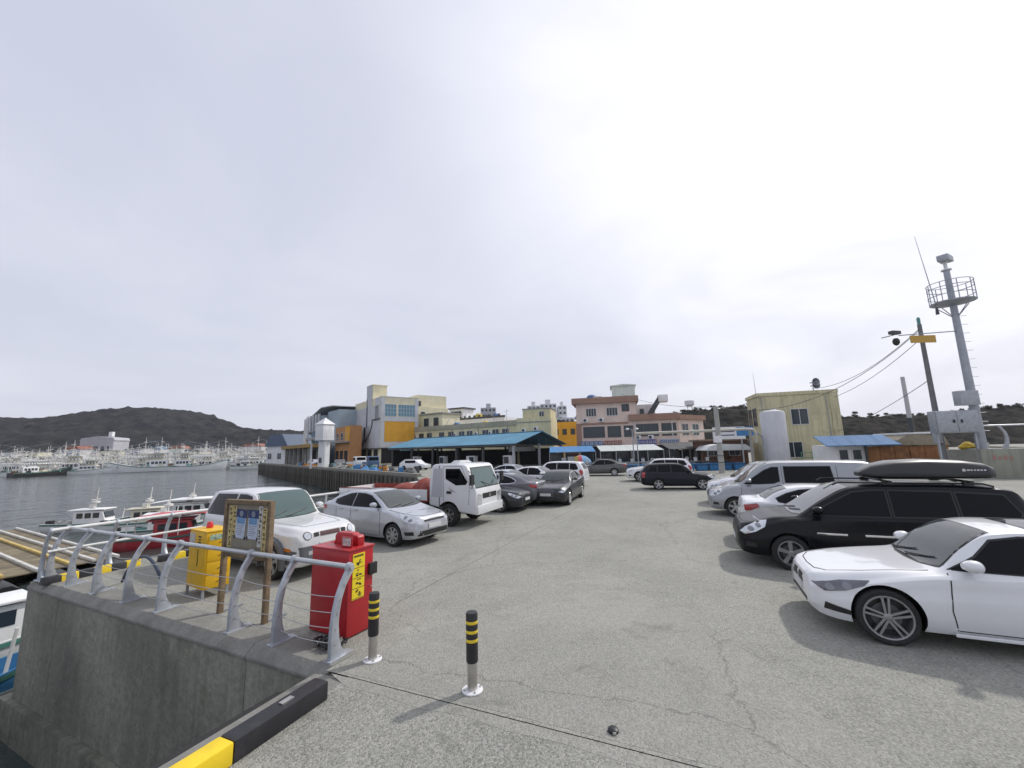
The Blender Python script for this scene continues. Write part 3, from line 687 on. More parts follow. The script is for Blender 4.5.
AX = R(-23.6)              # parked cars of the left row point this way
def at_wheel(S, wx, wy, heading, near_side):
    """centre of a car whose front wheel on near_side (+1 left, -1 right) touches the ground at wx, wy"""
    lx, ly = S['L'] / 2 - S['fo'], near_side * (S['W'] / 2 - .12); c, s = math.cos(heading), math.sin(heading)
    return (wx - (c * lx - s * ly), wy - (s * lx + c * ly))

# --- right row, noses to the left
HR = AX + math.pi
s1 = sedan(head_mat=M_LAMPD, trim=M_BLACK, spokes=5, style='twin', r=.335, rimr=.262, nose=.61, cowl=1.36, roof0=2.0, mo=.30,
           head=[(.05, .63), (.14, .665), (.34, .72), (.66, .755), (.58, .69), (.38, .61), (.16, .565)], lens=[(.22, .625, .05), (.40, .665, .05)],
           fog=[[(.13, .34), (.15, .43), (.40, .37), (.40, .31)]])
s1['extra'] = [('kidney_grille', 'F', [(-.30, .53), (-.27, .645), (-.05, .655), (-.04, .54)], M_BLACK, .006), ('kidney_grille', 'F', [(.04, .54), (.05, .655), (.27, .645), (.30, .53)], M_BLACK, .006),
               ('lower_intake', 'F', [(-.50, .28), (-.44, .38), (.44, .38), (.50, .28)], M_BLACK, .006),
               ('sunroof', 'T', [(2.42, -.42), (2.42, .42), (3.18, .42), (3.18, -.42)], M_GLASS, .006)]
car, _ = build_car(s1, P_WHITE, "white saloon with sunroof and grey twin spoke wheels, nearest car in the right row", at_wheel(s1, 4.79, 5.77, HR, 1), HR, "cars parked along the right", rim=M_ALUD)
for sg in (1, -1):
    sm = MB(); sm.box((4.65 / 2 - 2.35, sg * .90, .225), (1.9, .03, .04)); sm.build("side_skirt", P_WHITE, car, bevel=.01)

s2 = tall(L=4.81, W=1.985, H=1.71, wb=2.89, fo=.93, r=.345, hood=1.07, nose=.70, cowl=1.12, roof0=2.10, tilt=.30, splits=(2.68, 3.65), roofk=.745, spokes=5, style='solid', beltk=-.03,
          head=[(.06, .70), (.16, .80), (.40, .93), (.58, .97), (.52, .84), (.34, .73), (.14, .66)], lens=[(.26, .78, .06), (.40, .86, .05)], mirror_mat=P_BLACK)
c2 = at_wheel(s2, 5.66, 8.93, HR, 1)
van, _ = build_car(s2, P_BLACK, "black minivan carrying a long grey roof box on its rack", c2, HR, "cars parked along the right")
s2b = MB()
for sg in (1, -1):
    s2b.pipe([(.55, sg * .60, 1.69), (.45, sg * .62, 1.74), (-1.75, sg * .61, 1.73), (-1.9, sg * .6, 1.68)], .018, 6)
s2b.build("roof_rail", M_BLACK, van, smooth=40)
for x in (-.35, -1.55):
    cb = MB(); cb.tube((x, -.72, 1.77), (x, .72, 1.77), .022, n=8)
    for sg in (1, -1): cb.box((x, sg * .61, 1.74), (.14, .09, .08))
    cb.build("cross_bar", M_BLACK, van, smooth=40)
for x_, l_ in ((.75, .5), (-.05, .55)):
    for sg in (1, -1):
        st = MB(); st.box((x_, sg * .992, .76), (l_, .012, .045)); st.build("chrome_side_strip", M_CHROME, van, bevel=.004)
# roof box: a thing strapped on the rack
M_BOXG = mat("roof_box_grey", (0.016, 0.017, 0.02), 0.36, coat=.3, var=.1); M_BOXSHEEN = mat("roof_box_sheen", (0.42, 0.43, 0.45), 0.22, .3, coat=.6)  # the pale one is sky reflection given as a colour
rb = empty("roof_box", (c2[0] + math.cos(HR) * -1.0 - math.sin(HR) * .28, c2[1] + math.sin(HR) * -1.0 + math.cos(HR) * .28, 1.795), HR, "long dark grey roof box with painted sky sheen on the black minivan", "roof box")
def roofbox_part(z_lo, z_hi, nm, m_, lidded):
    prof = [(-1.12, .25, .10), (-1.08, .36, .20), (-.95, .41, .27), (-.6, .43, .33), (0, .43, .36), (.55, .40, .33), (.95, .34, .24), (1.12, .24, .13), (1.17, .12, .07)]
    mb = MB(); vs = []; n = 16
    for x, w, h in prof:
        for k in range(n):
            a = math.pi * k / (n - 1); y = math.cos(a); z = math.sin(a)
            yy = math.copysign(abs(y) ** .45, y) * w; zz = (abs(z) ** .5) * (h if lidded else .13 + .0 * h)
            vs.append((x, yy, (.13 + max(0, zz - 0) * (h - .06) / max(h, .01) if lidded else .13 - zz * (.8 if x < 1 else .5))))
    N = len(prof)
    fs = [(i * n + k, i * n + k + 1, (i + 1) * n + k + 1, (i + 1) * n + k) for i in range(N - 1) for k in range(n - 1)] + [tuple(range(n)), tuple(range((N - 1) * n, N * n))[::-1]]
    fs += [(i * n + n - 1, i * n, (i + 1) * n, (i + 1) * n + n - 1) for i in range(N - 1)]
    mb.add(vs, fs); mb.build(nm, m_, rb, smooth=50)
roofbox_part(0, 0, "base_shell", M_BOXG, False); roofbox_part(0, 0, "lid", M_BOXG, True)
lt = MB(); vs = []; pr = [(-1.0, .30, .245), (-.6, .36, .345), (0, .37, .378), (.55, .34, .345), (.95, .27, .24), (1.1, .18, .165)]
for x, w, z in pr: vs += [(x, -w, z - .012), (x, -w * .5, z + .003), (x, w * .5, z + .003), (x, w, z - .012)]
lt.add(vs, [(i * 4 + k, i * 4 + k + 1, i * 4 + k + 5, i * 4 + k + 4) for i in range(5) for k in range(3)]); lt.build("lid_sheen", M_BOXSHEEN, rb, smooth=60)  # pale sheet over the dark lid: reflected sky painted on
lg = MB()
for k, w in enumerate((.05, .03, .03, .04, .03, .035)): lg.box((-.62 - k * .052, .438, .21), (w, .006, .028))
lg.box((-.55, .438, .21), (.05, .006, .05)); lg.build("logo_lettering", mat("pale_print", (.6, .6, .62), .5), rb)
rb.scale = (.88, 1, .92)

s3 = sedan(L=4.37, W=1.70, H=1.455, wb=2.57, fo=.80, r=.305, nose=.62, hood=.96, cowl=1.30, roof0=2.02, roof1=3.22, deck=3.86, deckz=1.10, tailz=1.02, style='solid', spokes=7)
d3 = Vector((math.cos(AX), math.sin(AX)))
rear3 = Vector((6.38, 12.1))
car3, _ = build_car(s3, P_WHITE, "small white saloon parked tail out between silver van and black minivan", tuple(rear3 + d3 * (4.37 / 2)), AX, "cars parked along the right")

s4 = tall(L=5.125, W=1.92, H=1.935, wb=3.2, fo=.86, r=.34, hood=1.13, nose=.74, cowl=.98, roof0=1.95, tilt=.22, splits=(2.32, 3.62), roofk=.80, style='solid', spokes=6,
          head=[(.07, .72), (.15, .84), (.34, .97), (.50, 1.02), (.46, .88), (.32, .76), (.14, .70)], lens=[(.24, .80, .06), (.35, .88, .055)])
s4['windows'] = [[(1.20, 1.16), (1.55, 1.40), (1.86, 1.62), (2.1, 1.72), (2.28, 1.72), (2.28, 1.26), (2.1, 1.19), (1.6, 1.16)],
                 [(2.46, 1.22), (2.46, 1.74), (3.78, 1.74), (3.84, 1.22)]]
s4['seams'] = [[(1.12, .36), (1.06, .7), (1.12, 1.12)], [(2.38, .34), (2.38, 1.76)], [(1.12, .36), (3.4, .34)], [(3.4, .34), (3.6, .8), (3.95, .95), (3.95, 1.76)]]
van4, _ = build_car(s4, paint('grey_silver_van_paint', (0.33, 0.345, 0.37), 0.5, .38), "silver panel van with raked nose parked beyond the small white saloon", at_wheel(s4, 7.89, 15.2, HR, 1), HR, "cars parked along the right", name="parked_van")
s5 = tall(L=4.93, W=1.92, H=1.80, wb=3.0, fo=.86, r=.34, hood=1.13, nose=.76, cowl=1.02, roof0=1.98, tilt=.25, splits=(2.45, 3.6), roofk=.78, style='solid', spokes=6)
p5 = at_wheel(s5, 9.15, 18.0, HR, 1)
van5, _ = build_car(s5, P_WHITE, "white van mostly hidden behind the silver van", p5, HR, "cars parked along the right", name="parked_van")

# --- left row, noses to the right
HJ = R(-31)
s6 = tall(L=4.2, W=1.74, H=1.76, wb=2.45, fo=.74, r=.35, hood=1.13, nose=.86, cowl=1.46, roof0=2.0, tilt=.16, splits=(2.55, 2.62), roofk=.74, boxy=.02, style='solid', spokes=5, gap=.06, inset=.10, head=None, lens=None, rim=None)
s6['top'][0:4] = [(0, .88), (.03, .95), (.12, 1.0), (.45, 1.06)]
s6['plan'] = [(0, .70), (.03, .80), (.09, .86), (.2, .92), (.4, .965), (.75, .99), (1.2, 1), (3.2, 1), (3.65, .99), (3.95, .955), (4.1, .91), (4.17, .85), (4.2, .78)]
s6['windows'] = [[(1.72, 1.17), (1.92, 1.46), (2.06, 1.62), (2.30, 1.66), (2.62, 1.66), (2.62, 1.19)], [(2.74, 1.20), (2.74, 1.66), (3.70, 1.64), (3.92, 1.24), (3.86, 1.20)]]
s6['seams'] = [[(1.56, .5), (1.56, 1.12)], [(2.68, .5), (2.68, 1.66)], [(1.56, .5), (2.68, .5)]]
s6['handles'] = [(2.50, 1.07)]
s6['clad'] = [[(.10, .34), (.06, .60), (.40, .68), (.5, .36)], [(1.2, .26), (1.2, .44), (2.75, .44), (2.75, .26)]]
s6['amber'] = [[(.16, .60), (.18, .66), (.48, .69), (.48, .63)]]
s6['fog'] = []
s6['tail'] = [(4.05, .95), (4.05, 1.12), (4.2, 1.10), (4.22, .92)]
s6['extra'] = [('grille_slot', 'F', [(y - .06, .85), (y - .06, .93), (y + .06, .93), (y + .06, .85)], M_BLACK, .008) for y in (-.33, .33)] + [('centre_grille', 'F', [(-.24, .845), (-.24, .935), (.24, .935), (.24, .845)], mat('dull_red_grille', (.10, .05, .05), .5), .008)] + \
              [('headlight', 'F', [(s * .52 + .07 * math.cos(a * .5236), .885 + .07 * math.sin(a * .5236)) for a in range(12)], M_LAMP, .012) for s in (1, -1)] + \
              [('headlight_ring', 'F', [(s * .52 + .085 * math.cos(a * .5236), .885 + .085 * math.sin(a * .5236)) for a in range(12)], M_CLAD, .007) for s in (1, -1)] + \
              [('bumper', 'F', [(-.66, .40), (-.70, .68), (.70, .68), (.66, .40)], M_CLAD, .012), ('fog_lamp', 'F', [(.36, .5), (.36, .58), (.5, .58), (.5, .5)], M_LAMP, .016), ('fog_lamp', 'F', [(-.36, .5), (-.36, .58), (-.5, .58), (-.5, .5)], M_LAMP, .016)]
s6['top_seams'] = [[(.30, .0), (.30, .45), (.6, .52), (1.38, .62)]]
M_SCREENG = glassy("green_windscreen", (0.075, 0.12, 0.12), 0.03)
suv, _ = build_car(s6, P_WHITE2, "old white three door off-roader with green windscreen behind the notice board", at_wheel(s6, -5.15, 9.25, HJ, -1), HJ, "cars parked along the harbour rail", name="parked_off_roader", tint=M_SCREENG)
for x in (4.2 / 2 - .74, 4.2 / 2 - .74 - 2.45):
    for sg in (1, -1):
        fl = MB(); vs = []; n = 13
        for k in range(n):
            a = math.pi * k / (n - 1) * 1.16 - .08 * math.pi
            for rr_, yy in ((.415, .855), (.415, .935), (.48, .925), (.50, .85)): vs.append((x + math.cos(a) * rr_, sg * yy, .37 + math.sin(a) * rr_))
        fl.add(vs, [(k * 4 + j, k * 4 + (j + 1) % 4, (k + 1) * 4 + (j + 1) % 4, (k + 1) * 4 + j) for k in range(n - 1) for j in range(4)])
        fl.build("wheel_arch_flare", M_CLAD, suv, smooth=40)

s7 = sedan(L=4.22, W=1.72, H=1.455, wb=2.57, fo=.82, r=.31, nose=.66, hood=.99, cowl=1.12, roof0=1.98, roof1=3.15, deck=3.92, deckz=1.11, tailz=1.04, style='solid', spokes=8,
           head=[(.06, .70), (.16, .76), (.44, .86), (.68, .91), (.60, .81), (.38, .70), (.14, .63)], lens=[(.24, .72, .05), (.42, .79, .05)], head_mat=M_LAMP)
s7['extra'] = [('grille', 'F', [(-.42, .66), (-.40, .71), (.40, .71), (.42, .66)], M_BLACK, .006), ('lower_intake', 'F', [(-.62, .30), (-.56, .43), (.56, .43), (.62, .30)], M_BLACK, .006)]
s7['fog'] = [[(.12, .33), (.13, .43), (.40, .42), (.36, .33)]]
silv, _ = build_car(s7, P_SILVER, "compact silver saloon parked between the white off-roader and the flatbed truck", at_wheel(s7, -3.40, 12.0, R(-31), -1), R(-31), "cars parked along the harbour rail")

# later cars of the left row
s8 = sedan(L=4.9, W=1.86, H=1.47, wb=2.85, fo=.9, nose=.63, hood=.95, cowl=1.5, roof0=2.3, roof1=3.5, deck=4.25, deckz=1.09, head_mat=M_LAMP, style='solid', spokes=7)
build_car(s8, P_GREY, "dark grey saloon with its nose just past the truck cab", at_wheel(s8, -.62, 17.7, AX, -1), AX, "cars parked along the harbour rail")
tail9 = Vector((1.35, 19.75)); s9 = sedan(L=4.86, W=1.85, H=1.46, wb=2.8, fo=.9, nose=.63, hood=.96, cowl=1.5, roof0=2.3, roof1=3.45, deck=4.45, deckz=1.10, trim=M_CHROME, style='solid', spokes=7)
build_car(s9, P_GREY2, "grey fastback with chrome window trim backed out beside the dark saloon", tuple(tail9 - d3 * (4.86 / 2)), HR, "cars parked along the harbour rail")
s10 = sedan(L=4.8, W=1.83, H=1.47, wb=2.8, fo=.9, nose=.63, hood=.95, cowl=1.45, style='solid', spokes=7)
n10 = Vector((1.9, 22.6)); build_car(s10, P_SILVER, "pale silver saloon half hidden behind the grey fastback", tuple(n10 - d3 * 2.4), AX, "cars parked along the harbour rail")
s11 = sedan(L=4.85, W=1.86, H=1.50, wb=2.82, fo=.92, nose=.68, hood=1.0, cowl=1.45, roof0=2.2, deckz=1.12, style='solid', spokes=7)
n11 = Vector((3.7, 25.2)); build_car(s11, P_WHITE, "white saloon with dark side windows beyond the fastback, nose to the lot", tuple(n11 - d3 * 2.42), AX, "cars parked along the harbour rail")
s12 = tall(L=4.6, W=1.86, H=1.68, wb=2.65, fo=.9, style='solid', spokes=6)
t12 = Vector((4.9, 28.3)); build_car(s12, P_WHITE, "white sport utility car backed in behind the white saloon", tuple(t12 - d3 * 2.3), HR, "cars parked along the harbour rail")
n13 = Vector((2.2, 30.0)); build_car(s10, P_SILVER, "silver car furthest back in the left row, only its roof showing", tuple(n13 - d3 * 2.4), AX, "cars parked along the harbour rail")

# --- cars standing in the lot
HG = math.atan2(-2.92, -1.09)
s14 = sedan(L=4.99, W=1.89, H=1.48, wb=2.935, fo=.88, r=.34, nose=.66, hood=.98, cowl=1.55, roof0=2.35, roof1=3.6, deck=4.3, deckz=1.12, trim=M_CHROME, style='solid', spokes=10)
s14['extra'] = [('grille', 'F', [(-.34, .44), (-.42, .73), (.42, .73), (.34, .44)], mat("grille_mesh", (.10, .10, .11), .3, .7), .008), ('lower_intake', 'F', [(-.60, .29), (-.56, .37), (.56, .37), (.60, .29)], M_BLACK, .006)]
build_car(s14, P_GREY, "dark grey executive saloon double parked facing the camera", at_wheel(s14, 2.45, 19.5, HG, 1), HG, "cars standing in the lot", rim=M_CHROME)
HS = R(-14); s15 = tall(L=4.69, W=1.88, H=1.68, wb=2.7, fo=.9, r=.36, hood=1.06, nose=.74, cowl=1.32, roof0=2.1, tilt=.5, splits=(2.75, 3.6), style='solid', spokes=5)
_sf, _ = build_car(s15, P_NAVY, "black sport utility car standing side on across the lot", (9.75, 25.3), HS, "cars standing in the lot")
_sf.scale = (.89, .89, .9)
s16 = tall(L=4.6, W=1.86, H=1.62, wb=2.7, fo=.9, style='solid', spokes=5)
build_car(s16, P_WHITE, "white sport utility car behind the black one, nose to the left", (10.7, 31.2), R(166), "cars standing in the lot")
s17 = sedan(L=4.9, W=1.86, H=1.47, wb=2.84, fo=.9, nose=.64, hood=.96, cowl=1.5, roof0=2.3, roof1=3.5, deck=4.3, deckz=1.1, style='solid', spokes=7)
build_car(s17, P_BROWN, "grey brown saloon side on in front of the blue fish tanks", (7.9, 38.6), R(166), "cars standing in the lot")

# --- flatbed truck
tr = empty("flatbed_truck", (0, 0, 0), AX, "white cab over flatbed truck with a rust red load bed", "truck", "cars parked along the harbour rail")
TL, TW = 6.2, 2.0
M_TRW = paint("truck_white_paint", (0.70, 0.71, 0.72), 0, .38); M_RED = mat("rust_red_bed", (0.26, 0.045, 0.03), .6, var=.25, vscale=2, dirt=.4, dirt_col=(.1, .05, .03), dscale=1.5)
cabp = [(3.10, .42), (3.12, .62), (3.10, 1.13), (3.02, 1.36), (2.74, 2.02), (2.64, 2.10), (2.3, 2.14), (1.42, 2.13), (1.30, 2.07), (1.18, 1.45), (1.18, .72), (1.75, .60)]
cm = MB(); cm.prism(cabp, 'y', -TW / 2 + .02, TW / 2 - .02); t_ = cm.build("tmp", [M_TRW, M_BLACK], None, bevel=.07, seg=3); cme = t_.data; bpy.data.objects.remove(t_)
sht = Shell(cme, TL)
ct = MB(); ct.lathe([(.46, -1.3), (.46, 1.3)], 32, (1.98, 0, .40), 'y'); t_ = ct.build("tmp", [M_BLACK]); c_ = t_.data; bpy.data.objects.remove(t_)
bm_ = bool_cut(cme, c_); bm_.polygons.foreach_set("use_smooth", [True] * len(bm_.polygons)); bm_.set_sharp_from_angle(angle=R(30)); bm_.name = "cab"
co = bpy.data.objects.new("cab", bm_); COL.objects.link(co); co.parent = tr
FR = TL / 2      # u = FR - x
sht.panel("windscreen_surround", 'F', [(-.92, 1.29), (-.82, 2.00), (.82, 2.00), (.92, 1.29)], M_BLACK, tr, .004)
sht.panel("windscreen", 'F', [(-.88, 1.33), (-.79, 1.96), (.79, 1.96), (.88, 1.33)], M_SCREENG, tr, .009)
sht.panel("grille", 'F', [(-.52, .93), (-.55, 1.10), (.55, 1.10), (.52, .93)], M_BLACK, tr, .008)
sht.panel("grille_badge", 'F', [(.09 * math.cos(a * .5236), 1.015 + .07 * math.sin(a * .5236)) for a in range(12)], M_CHROME, tr, .016)
for s in (1, -1): sht.panel("headlight", 'F', [(s * .62, .74), (s * .60, 1.06), (s * .88, 1.12), (s * .93, .74)], M_LAMP, tr, .009)
sht.panel("number_plate", 'F', [(-.26, .56), (-.26, .68), (.26, .68), (.26, .56)], M_PLATE, tr, .03)
bmp = MB(); bmp.box((3.10, 0, .58), (.14, 1.94, .30)); bmp.build("bumper", M_TRW, tr, bevel=.04)
for s, sd in ((1, 'L'), (-1, 'R')):
    sht.panel("window", sd, [(FR - 2.70, 1.42), (FR - 2.76, 1.52), (FR - 2.46, 1.97), (FR - 1.88, 1.97), (FR - 1.88, 1.62), (FR - 2.3, 1.40)], M_GLASS, tr, .006)
    seam(sht, "door_gap", sd, [(FR - 1.80, .85), (FR - 1.80, 2.04)], tr); seam(sht, "door_gap", sd, [(FR - 2.80, .75), (FR - 2.84, 1.4), (FR - 2.52, 2.04), (FR - 1.80, 2.04)], tr); seam(sht, "door_gap", sd, [(FR - 1.62, .7), (FR - 1.62, 2.08)], tr, .03)
    sht.panel("quarter_panel", sd, [(FR - 1.76, 1.0), (FR - 1.76, 1.98), (FR - 1.38, 1.98), (FR - 1.28, 1.0)], mat("truck_panel_grey", (.45, .46, .48), .4), tr, .006)
    for k in range(3): sht.panel("door_decal", sd, [(FR - 2.0 - k * .05, 1.32 - k * .05), (FR - 1.9 - k * .07, 1.37 - k * .05), (FR - 2.35, 1.16 - k * .02)], M_CLAD, tr, .005)
    hb = MB(); hb.box((2.02, s * .995, 1.16), (.20, .02, .09)); hb.build("door_handle", M_BLACK, tr, bevel=.01)
    mr = MB(); mr.pipe([(2.92, s * .98, 1.30), (3.05, s * 1.16, 1.38), (3.03, s * 1.18, 1.80), (2.80, s * .98, 1.9)], .014, 6); mr.box((3.04, s * 1.17, 1.60), (.08, .20, .34)); mr.build("wing_mirror", M_BLACK, tr, smooth=30)
    wp = MB(); wp.pipe([(3.10, s * .10 + .1, 1.36), (2.98, s * .5 + .1, 1.50)], .012, 5); wp.build("wiper", M_BLACK, tr)
bd = MB(); bd.b2((-3.1, -.98, .80), (1.12, .98, .90)); bd.build("bed_floor", M_RED, tr, bevel=.01)
for s in (1, -1):
    b_ = MB(); b_.b2((-3.08, s * .985 - .02, .86), (1.1, s * .985 + .02, 1.24)); b_.build("bed_side_panel", M_TRW, tr, bevel=.008)
    b_ = MB(); b_.b2((-3.05, s * .955 - .008, .9), (1.08, s * .955 + .008, 1.275)); b_.build("bed_side_liner", M_RED, tr)
    for k in range(5):
        b_ = MB(); b_.box((-2.6 + k * .85, s * 1.012, 1.05), (.05, .02, .36)); b_.build("side_hinge", M_TRW, tr)
b_ = MB(); b_.b2((-3.12, -.96, .86), (-3.08, .96, 1.24)); b_.build("tailgate", M_TRW, tr, bevel=.008)
hbd = MB(); hbd.b2((1.1, -.96, .9), (1.15, .96, 1.34)); hbd.build("head_board", M_RED, tr)
ch = MB()
for s in (1, -1): ch.b2((-3.0, s * .38 - .04, .58), (2.6, s * .38 + .04, .78))
ch.b2((-.4, .45, .42), (.6, .85, .75)); ch.b2((-.6, -.85, .45), (.2, -.5, .75)); ch.build("chassis", M_BLACK, tr)
for x in (1.98, -1.75):
    for s in (1, -1): wheel(tr, x, s * .85, .385, .24, s, M_STAIN, 6, 'solid', .22)
pk = MB(); vs = []
for k, (x, y, z, a, b, c) in enumerate([(.2, .2, 1.28, .5, .5, .3), (.7, -.3, 1.26, .35, .4, .25), (-.6, .1, 1.2, .6, .5, .2)]): pk.lathe([(a * .2, -c), (a, -c * .6), (a * .95, 0), (a * .55, c * .7), (0.02, c)], 9, (x, y, z))
ob = pk.build("tarpaulin_heap", M_RED, tr, smooth=60)
lb = MB(); lb.box((1.95, 0, 2.19), (.3, .7, .08)); lb.box((1.95, .0, 2.16), (.34, .9, .04)); lb.build("roof_marker_bar", M_TRW, tr, bevel=.03)
_lx, _ly = 1.98, -.90; _c, _s = math.cos(AX), math.sin(AX)
tr.location = (-2.30 - (_c * _lx - _s * _ly), 14.80 - (_s * _lx + _c * _ly), 0)
# ------------------------------------------------------------------ railing of curved posts on the seawall
M_POST = mat("rail_post_paint", (0.44, 0.47, 0.51), .42, .35, var=.18, vscale=7, dirt=.3, dirt_col=(.2, .19, .18), dscale=6)
M_PIPE = mat("rail_pipe", (0.52, 0.54, 0.56), .38, .45, var=.1, vscale=5)
M_WIRE = mat("steel_cable", (0.42, 0.42, 0.42), .4, .7)
def post_mesh():
    """curved fin: narrow eye at the top, flaring foot; x = inward, y = along the rail"""
    out_ = [(0, 0), (0, .2), (.01, .4), (.035, .58), (.085, .76), (.155, .91), (.225, 1.02)]
    inn_ = [(.31, 0), (.235, .04), (.17, .12), (.13, .24), (.113, .40), (.12, .55), (.15, .70), (.205, .84), (.28, .95), (.325, 1.0)]
    eye = [(.345, 1.05), (.325, 1.10), (.285, 1.125), (.245, 1.11), (.225, 1.05)]
    poly = inn_ + eye + out_[::-1]
    m = MB(); m.prism(poly, 'y', -.03, .03)
    # raised rims front and back
    return m
proto_post = None
rail = empty("guard_railing", tuple(A + inn * .14), math.atan2(inn.y, inn.x), "blue grey railing of curved fin posts with top pipe and cables on the seawall", "railing")
# rail local: x inward, y = along eL or against
ysgn = 1 if (Matrix.Rotation(math.atan2(inn.y, inn.x), 3, 'Z') @ Vector((0, 1, 0))).dot(eL) > 0 else -1
def rail_post(parent, y, me=[None]):
    if me[0] is None:
        o = post_mesh().build("post", M_POST, parent, bevel=.008); me[0] = o.data
        h = MB()
        for (x, z) in ((.07, .18), (.065, .36), (.08, .54), (.115, .70), (.18, .86)):
            h.lathe([(.012, -.036), (.012, .036)], 8, (x, 0, z), 'y')
        h.build("bolt_row", M_STAIN, o); me.append(h)
        f = MB(); f.box((.155, 0, .008), (.38, .14, .016)); me.append(f.build("base_plate", M_POST, o).data)
    else:
        o = bpy.data.objects.new("post", me[0]); COL.objects.link(o); o.parent = parent
        c = bpy.data.objects.new("base_plate", me[2]); COL.objects.link(c); c.parent = o
        h = me[1].build("bolt_row", M_STAIN, o)
    o.location = (0, y, .012); return o
LEN = (B - A).length; npost = 9; sp0 = .12
ys = [ysgn * (sp0 + v) for v in (0, 1.12, 2.14, 4.2, 5.36, 6.62, 7.8, 8.9)]
for y in ys: rail_post(rail, y)
tp = MB(); tp.tube((.285, ys[0] - ysgn * .06, 1.075), (.285, ys[-1], 1.075), .034, n=10); tp.build("top_pipe", M_PIPE, rail, smooth=40)
for x, z in ((.07, .20), (.065, .38), (.08, .56), (.125, .74)):
    w = MB()
    for a, b in zip(ys, ys[1:]): w.pipe([(x, a + (b - a) * k / 6, z - .035 * math.sin(math.pi * k / 6)) for k in range(7)], .006, 4)
    w.build("cable", M_WIRE, rail)
# second run round the corner along the moored boats and behind the parked cars
r2d = (C - B).normalized(); r2i = Vector((r2d.y, -r2d.x, 0)); L2 = (C - B).length
rail2 = empty("pier_railing", tuple(B + r2i * .15 + r2d * .1), math.atan2(r2i.y, r2i.x), "white pipe railing along the pier edge behind the parked cars", "railing")
s2_ = 1 if (Matrix.Rotation(math.atan2(r2i.y, r2i.x), 3, 'Z') @ Vector((0, 1, 0))).dot(r2d) > 0 else -1
y = 0.0; ys2 = []
for k in range(3): ys2.append(s2_ * k * 1.15)
for yy in ys2: rail_post(rail2, yy)
M_RW = mat("white_rail_paint", (0.70, 0.71, 0.70), .45, var=.1, vscale=4, dirt=.3, dirt_col=(.4, .3, .2), dscale=3)
yy = 3.4
while yy < L2 - .2:
    p = MB(); p.tube((.2, s2_ * yy, 0), (.28, s2_ * yy, 1.08), .035, n=8); p.build("upright", M_RW, rail2, smooth=40); yy += 2.0
for z, r_ in ((1.075, .04), (.62, .028)):
    tp = MB(); x_ = .28 if z > 1 else .245
    tp.tube((x_, 0, z), (x_, s2_ * L2, z), r_, n=8); tp.build("pipe", M_RW, rail2, smooth=40)

# ------------------------------------------------------------------ red life-saving cabinet
M_REDP = mat("red_cabinet_paint", (0.40, 0.010, 0.016), .45, var=.12, vscale=2.5, coat=.3, dirt=.2, dirt_col=(.2, .02, .02), dscale=2)
M_YEL = mat("yellow_label", (0.80, 0.62, 0.02), .5); M_INK = mat("black_print", (.02, .02, .02), .6)
a0, a1, a2 = Vector((-3.15, 6.63)), Vector((-2.39, 6.23)), Vector((-2.28, 6.51))
rang = math.atan2(a1.y - a0.y, a1.x - a0.x)
rc = empty("rescue_cabinet", ((a0.x + a1.x) / 2 + .10, (a0.y + a1.y) / 2 + .2, 0), rang, "tall red metal cabinet with yellow instruction strip beside the railing end", "cabinet")
w_, d_, h_ = .80, .46, 1.16
m = MB(); m.box((0, 0, h_ / 2 + .02), (w_, d_, h_)); m.build("cabinet_body", M_REDP, rc, bevel=.012)
m = MB(); m.box((0, 0, h_ + .035), (w_ + .03, d_ + .03, .03)); m.build("cabinet_lid", M_REDP, rc, bevel=.008)
m = MB(); m.prism([(-.24, h_ + .05), (.30, h_ + .05), (.30, h_ + .17), (.27, h_ + .20), (.20, h_ + .20), (.17, h_ + .225), (-.15, h_ + .225), (-.18, h_ + .20), (-.21, h_ + .17), (-.21, h_ + .10)], 'y', .02, .14); m.build("top_sign_board", M_REDP, rc, bevel=.008)
m = MB(); m.b2((.10, -.12, h_ + .052), (.32, -.10, h_ + .20)); m.build("top_bracket", M_REDP, rc, bevel=.006)
m = MB(); m.box((.22, -.125, h_ + .13), (.17, .008, .11), 0); m.build("notice_plate", mat("faded_notice", (.5, .42, .42), .5, var=.4, vscale=30), rc)
m = MB(); m.b2((w_ / 2 + .001, -.16, .50), (w_ / 2 + .008, .06, 1.13)); m.build("instruction_strip", M_YEL, rc)
m = MB()
q = random.Random(9)
for k in range(5): m.b2((w_ / 2 + .009, -.14 + k * .036, 1.085), (w_ / 2 + .012, -.14 + k * .036 + .024, 1.112))
for zz in (1.0, .86, .72, .58):
    for k in range(7):
        y_, z_ = q.uniform(-.10, 0), zz + q.uniform(-.045, .045); m.b2((w_ / 2 + .009, y_, z_), (w_ / 2 + .012, y_ + q.uniform(.012, .05), z_ + q.uniform(.006, .02)))
    m.b2((w_ / 2 + .009, -.155, zz - .068), (w_ / 2 + .012, .055, zz - .064))
m.build("instruction_print", M_INK, rc)
m = MB(); m.box((w_ / 2 + .02, d_ / 2 - .02, .86), (.04, .15, .17)); m.build("door_latch_box", M_BLACK, rc, bevel=.01)
m = MB(); m.tube((w_ / 2, .17, .62), (w_ / 2 + .04, .17, .62), .012); m.build("handle", M_CHROME, rc)
for k in range(3):
    m = MB(); m.b2((-w_ / 2 - .004, -.1 + .0, .3 + .3 * k), (-w_ / 2, .1, .32 + .3 * k)); m.build("side_rib", M_REDP, rc)

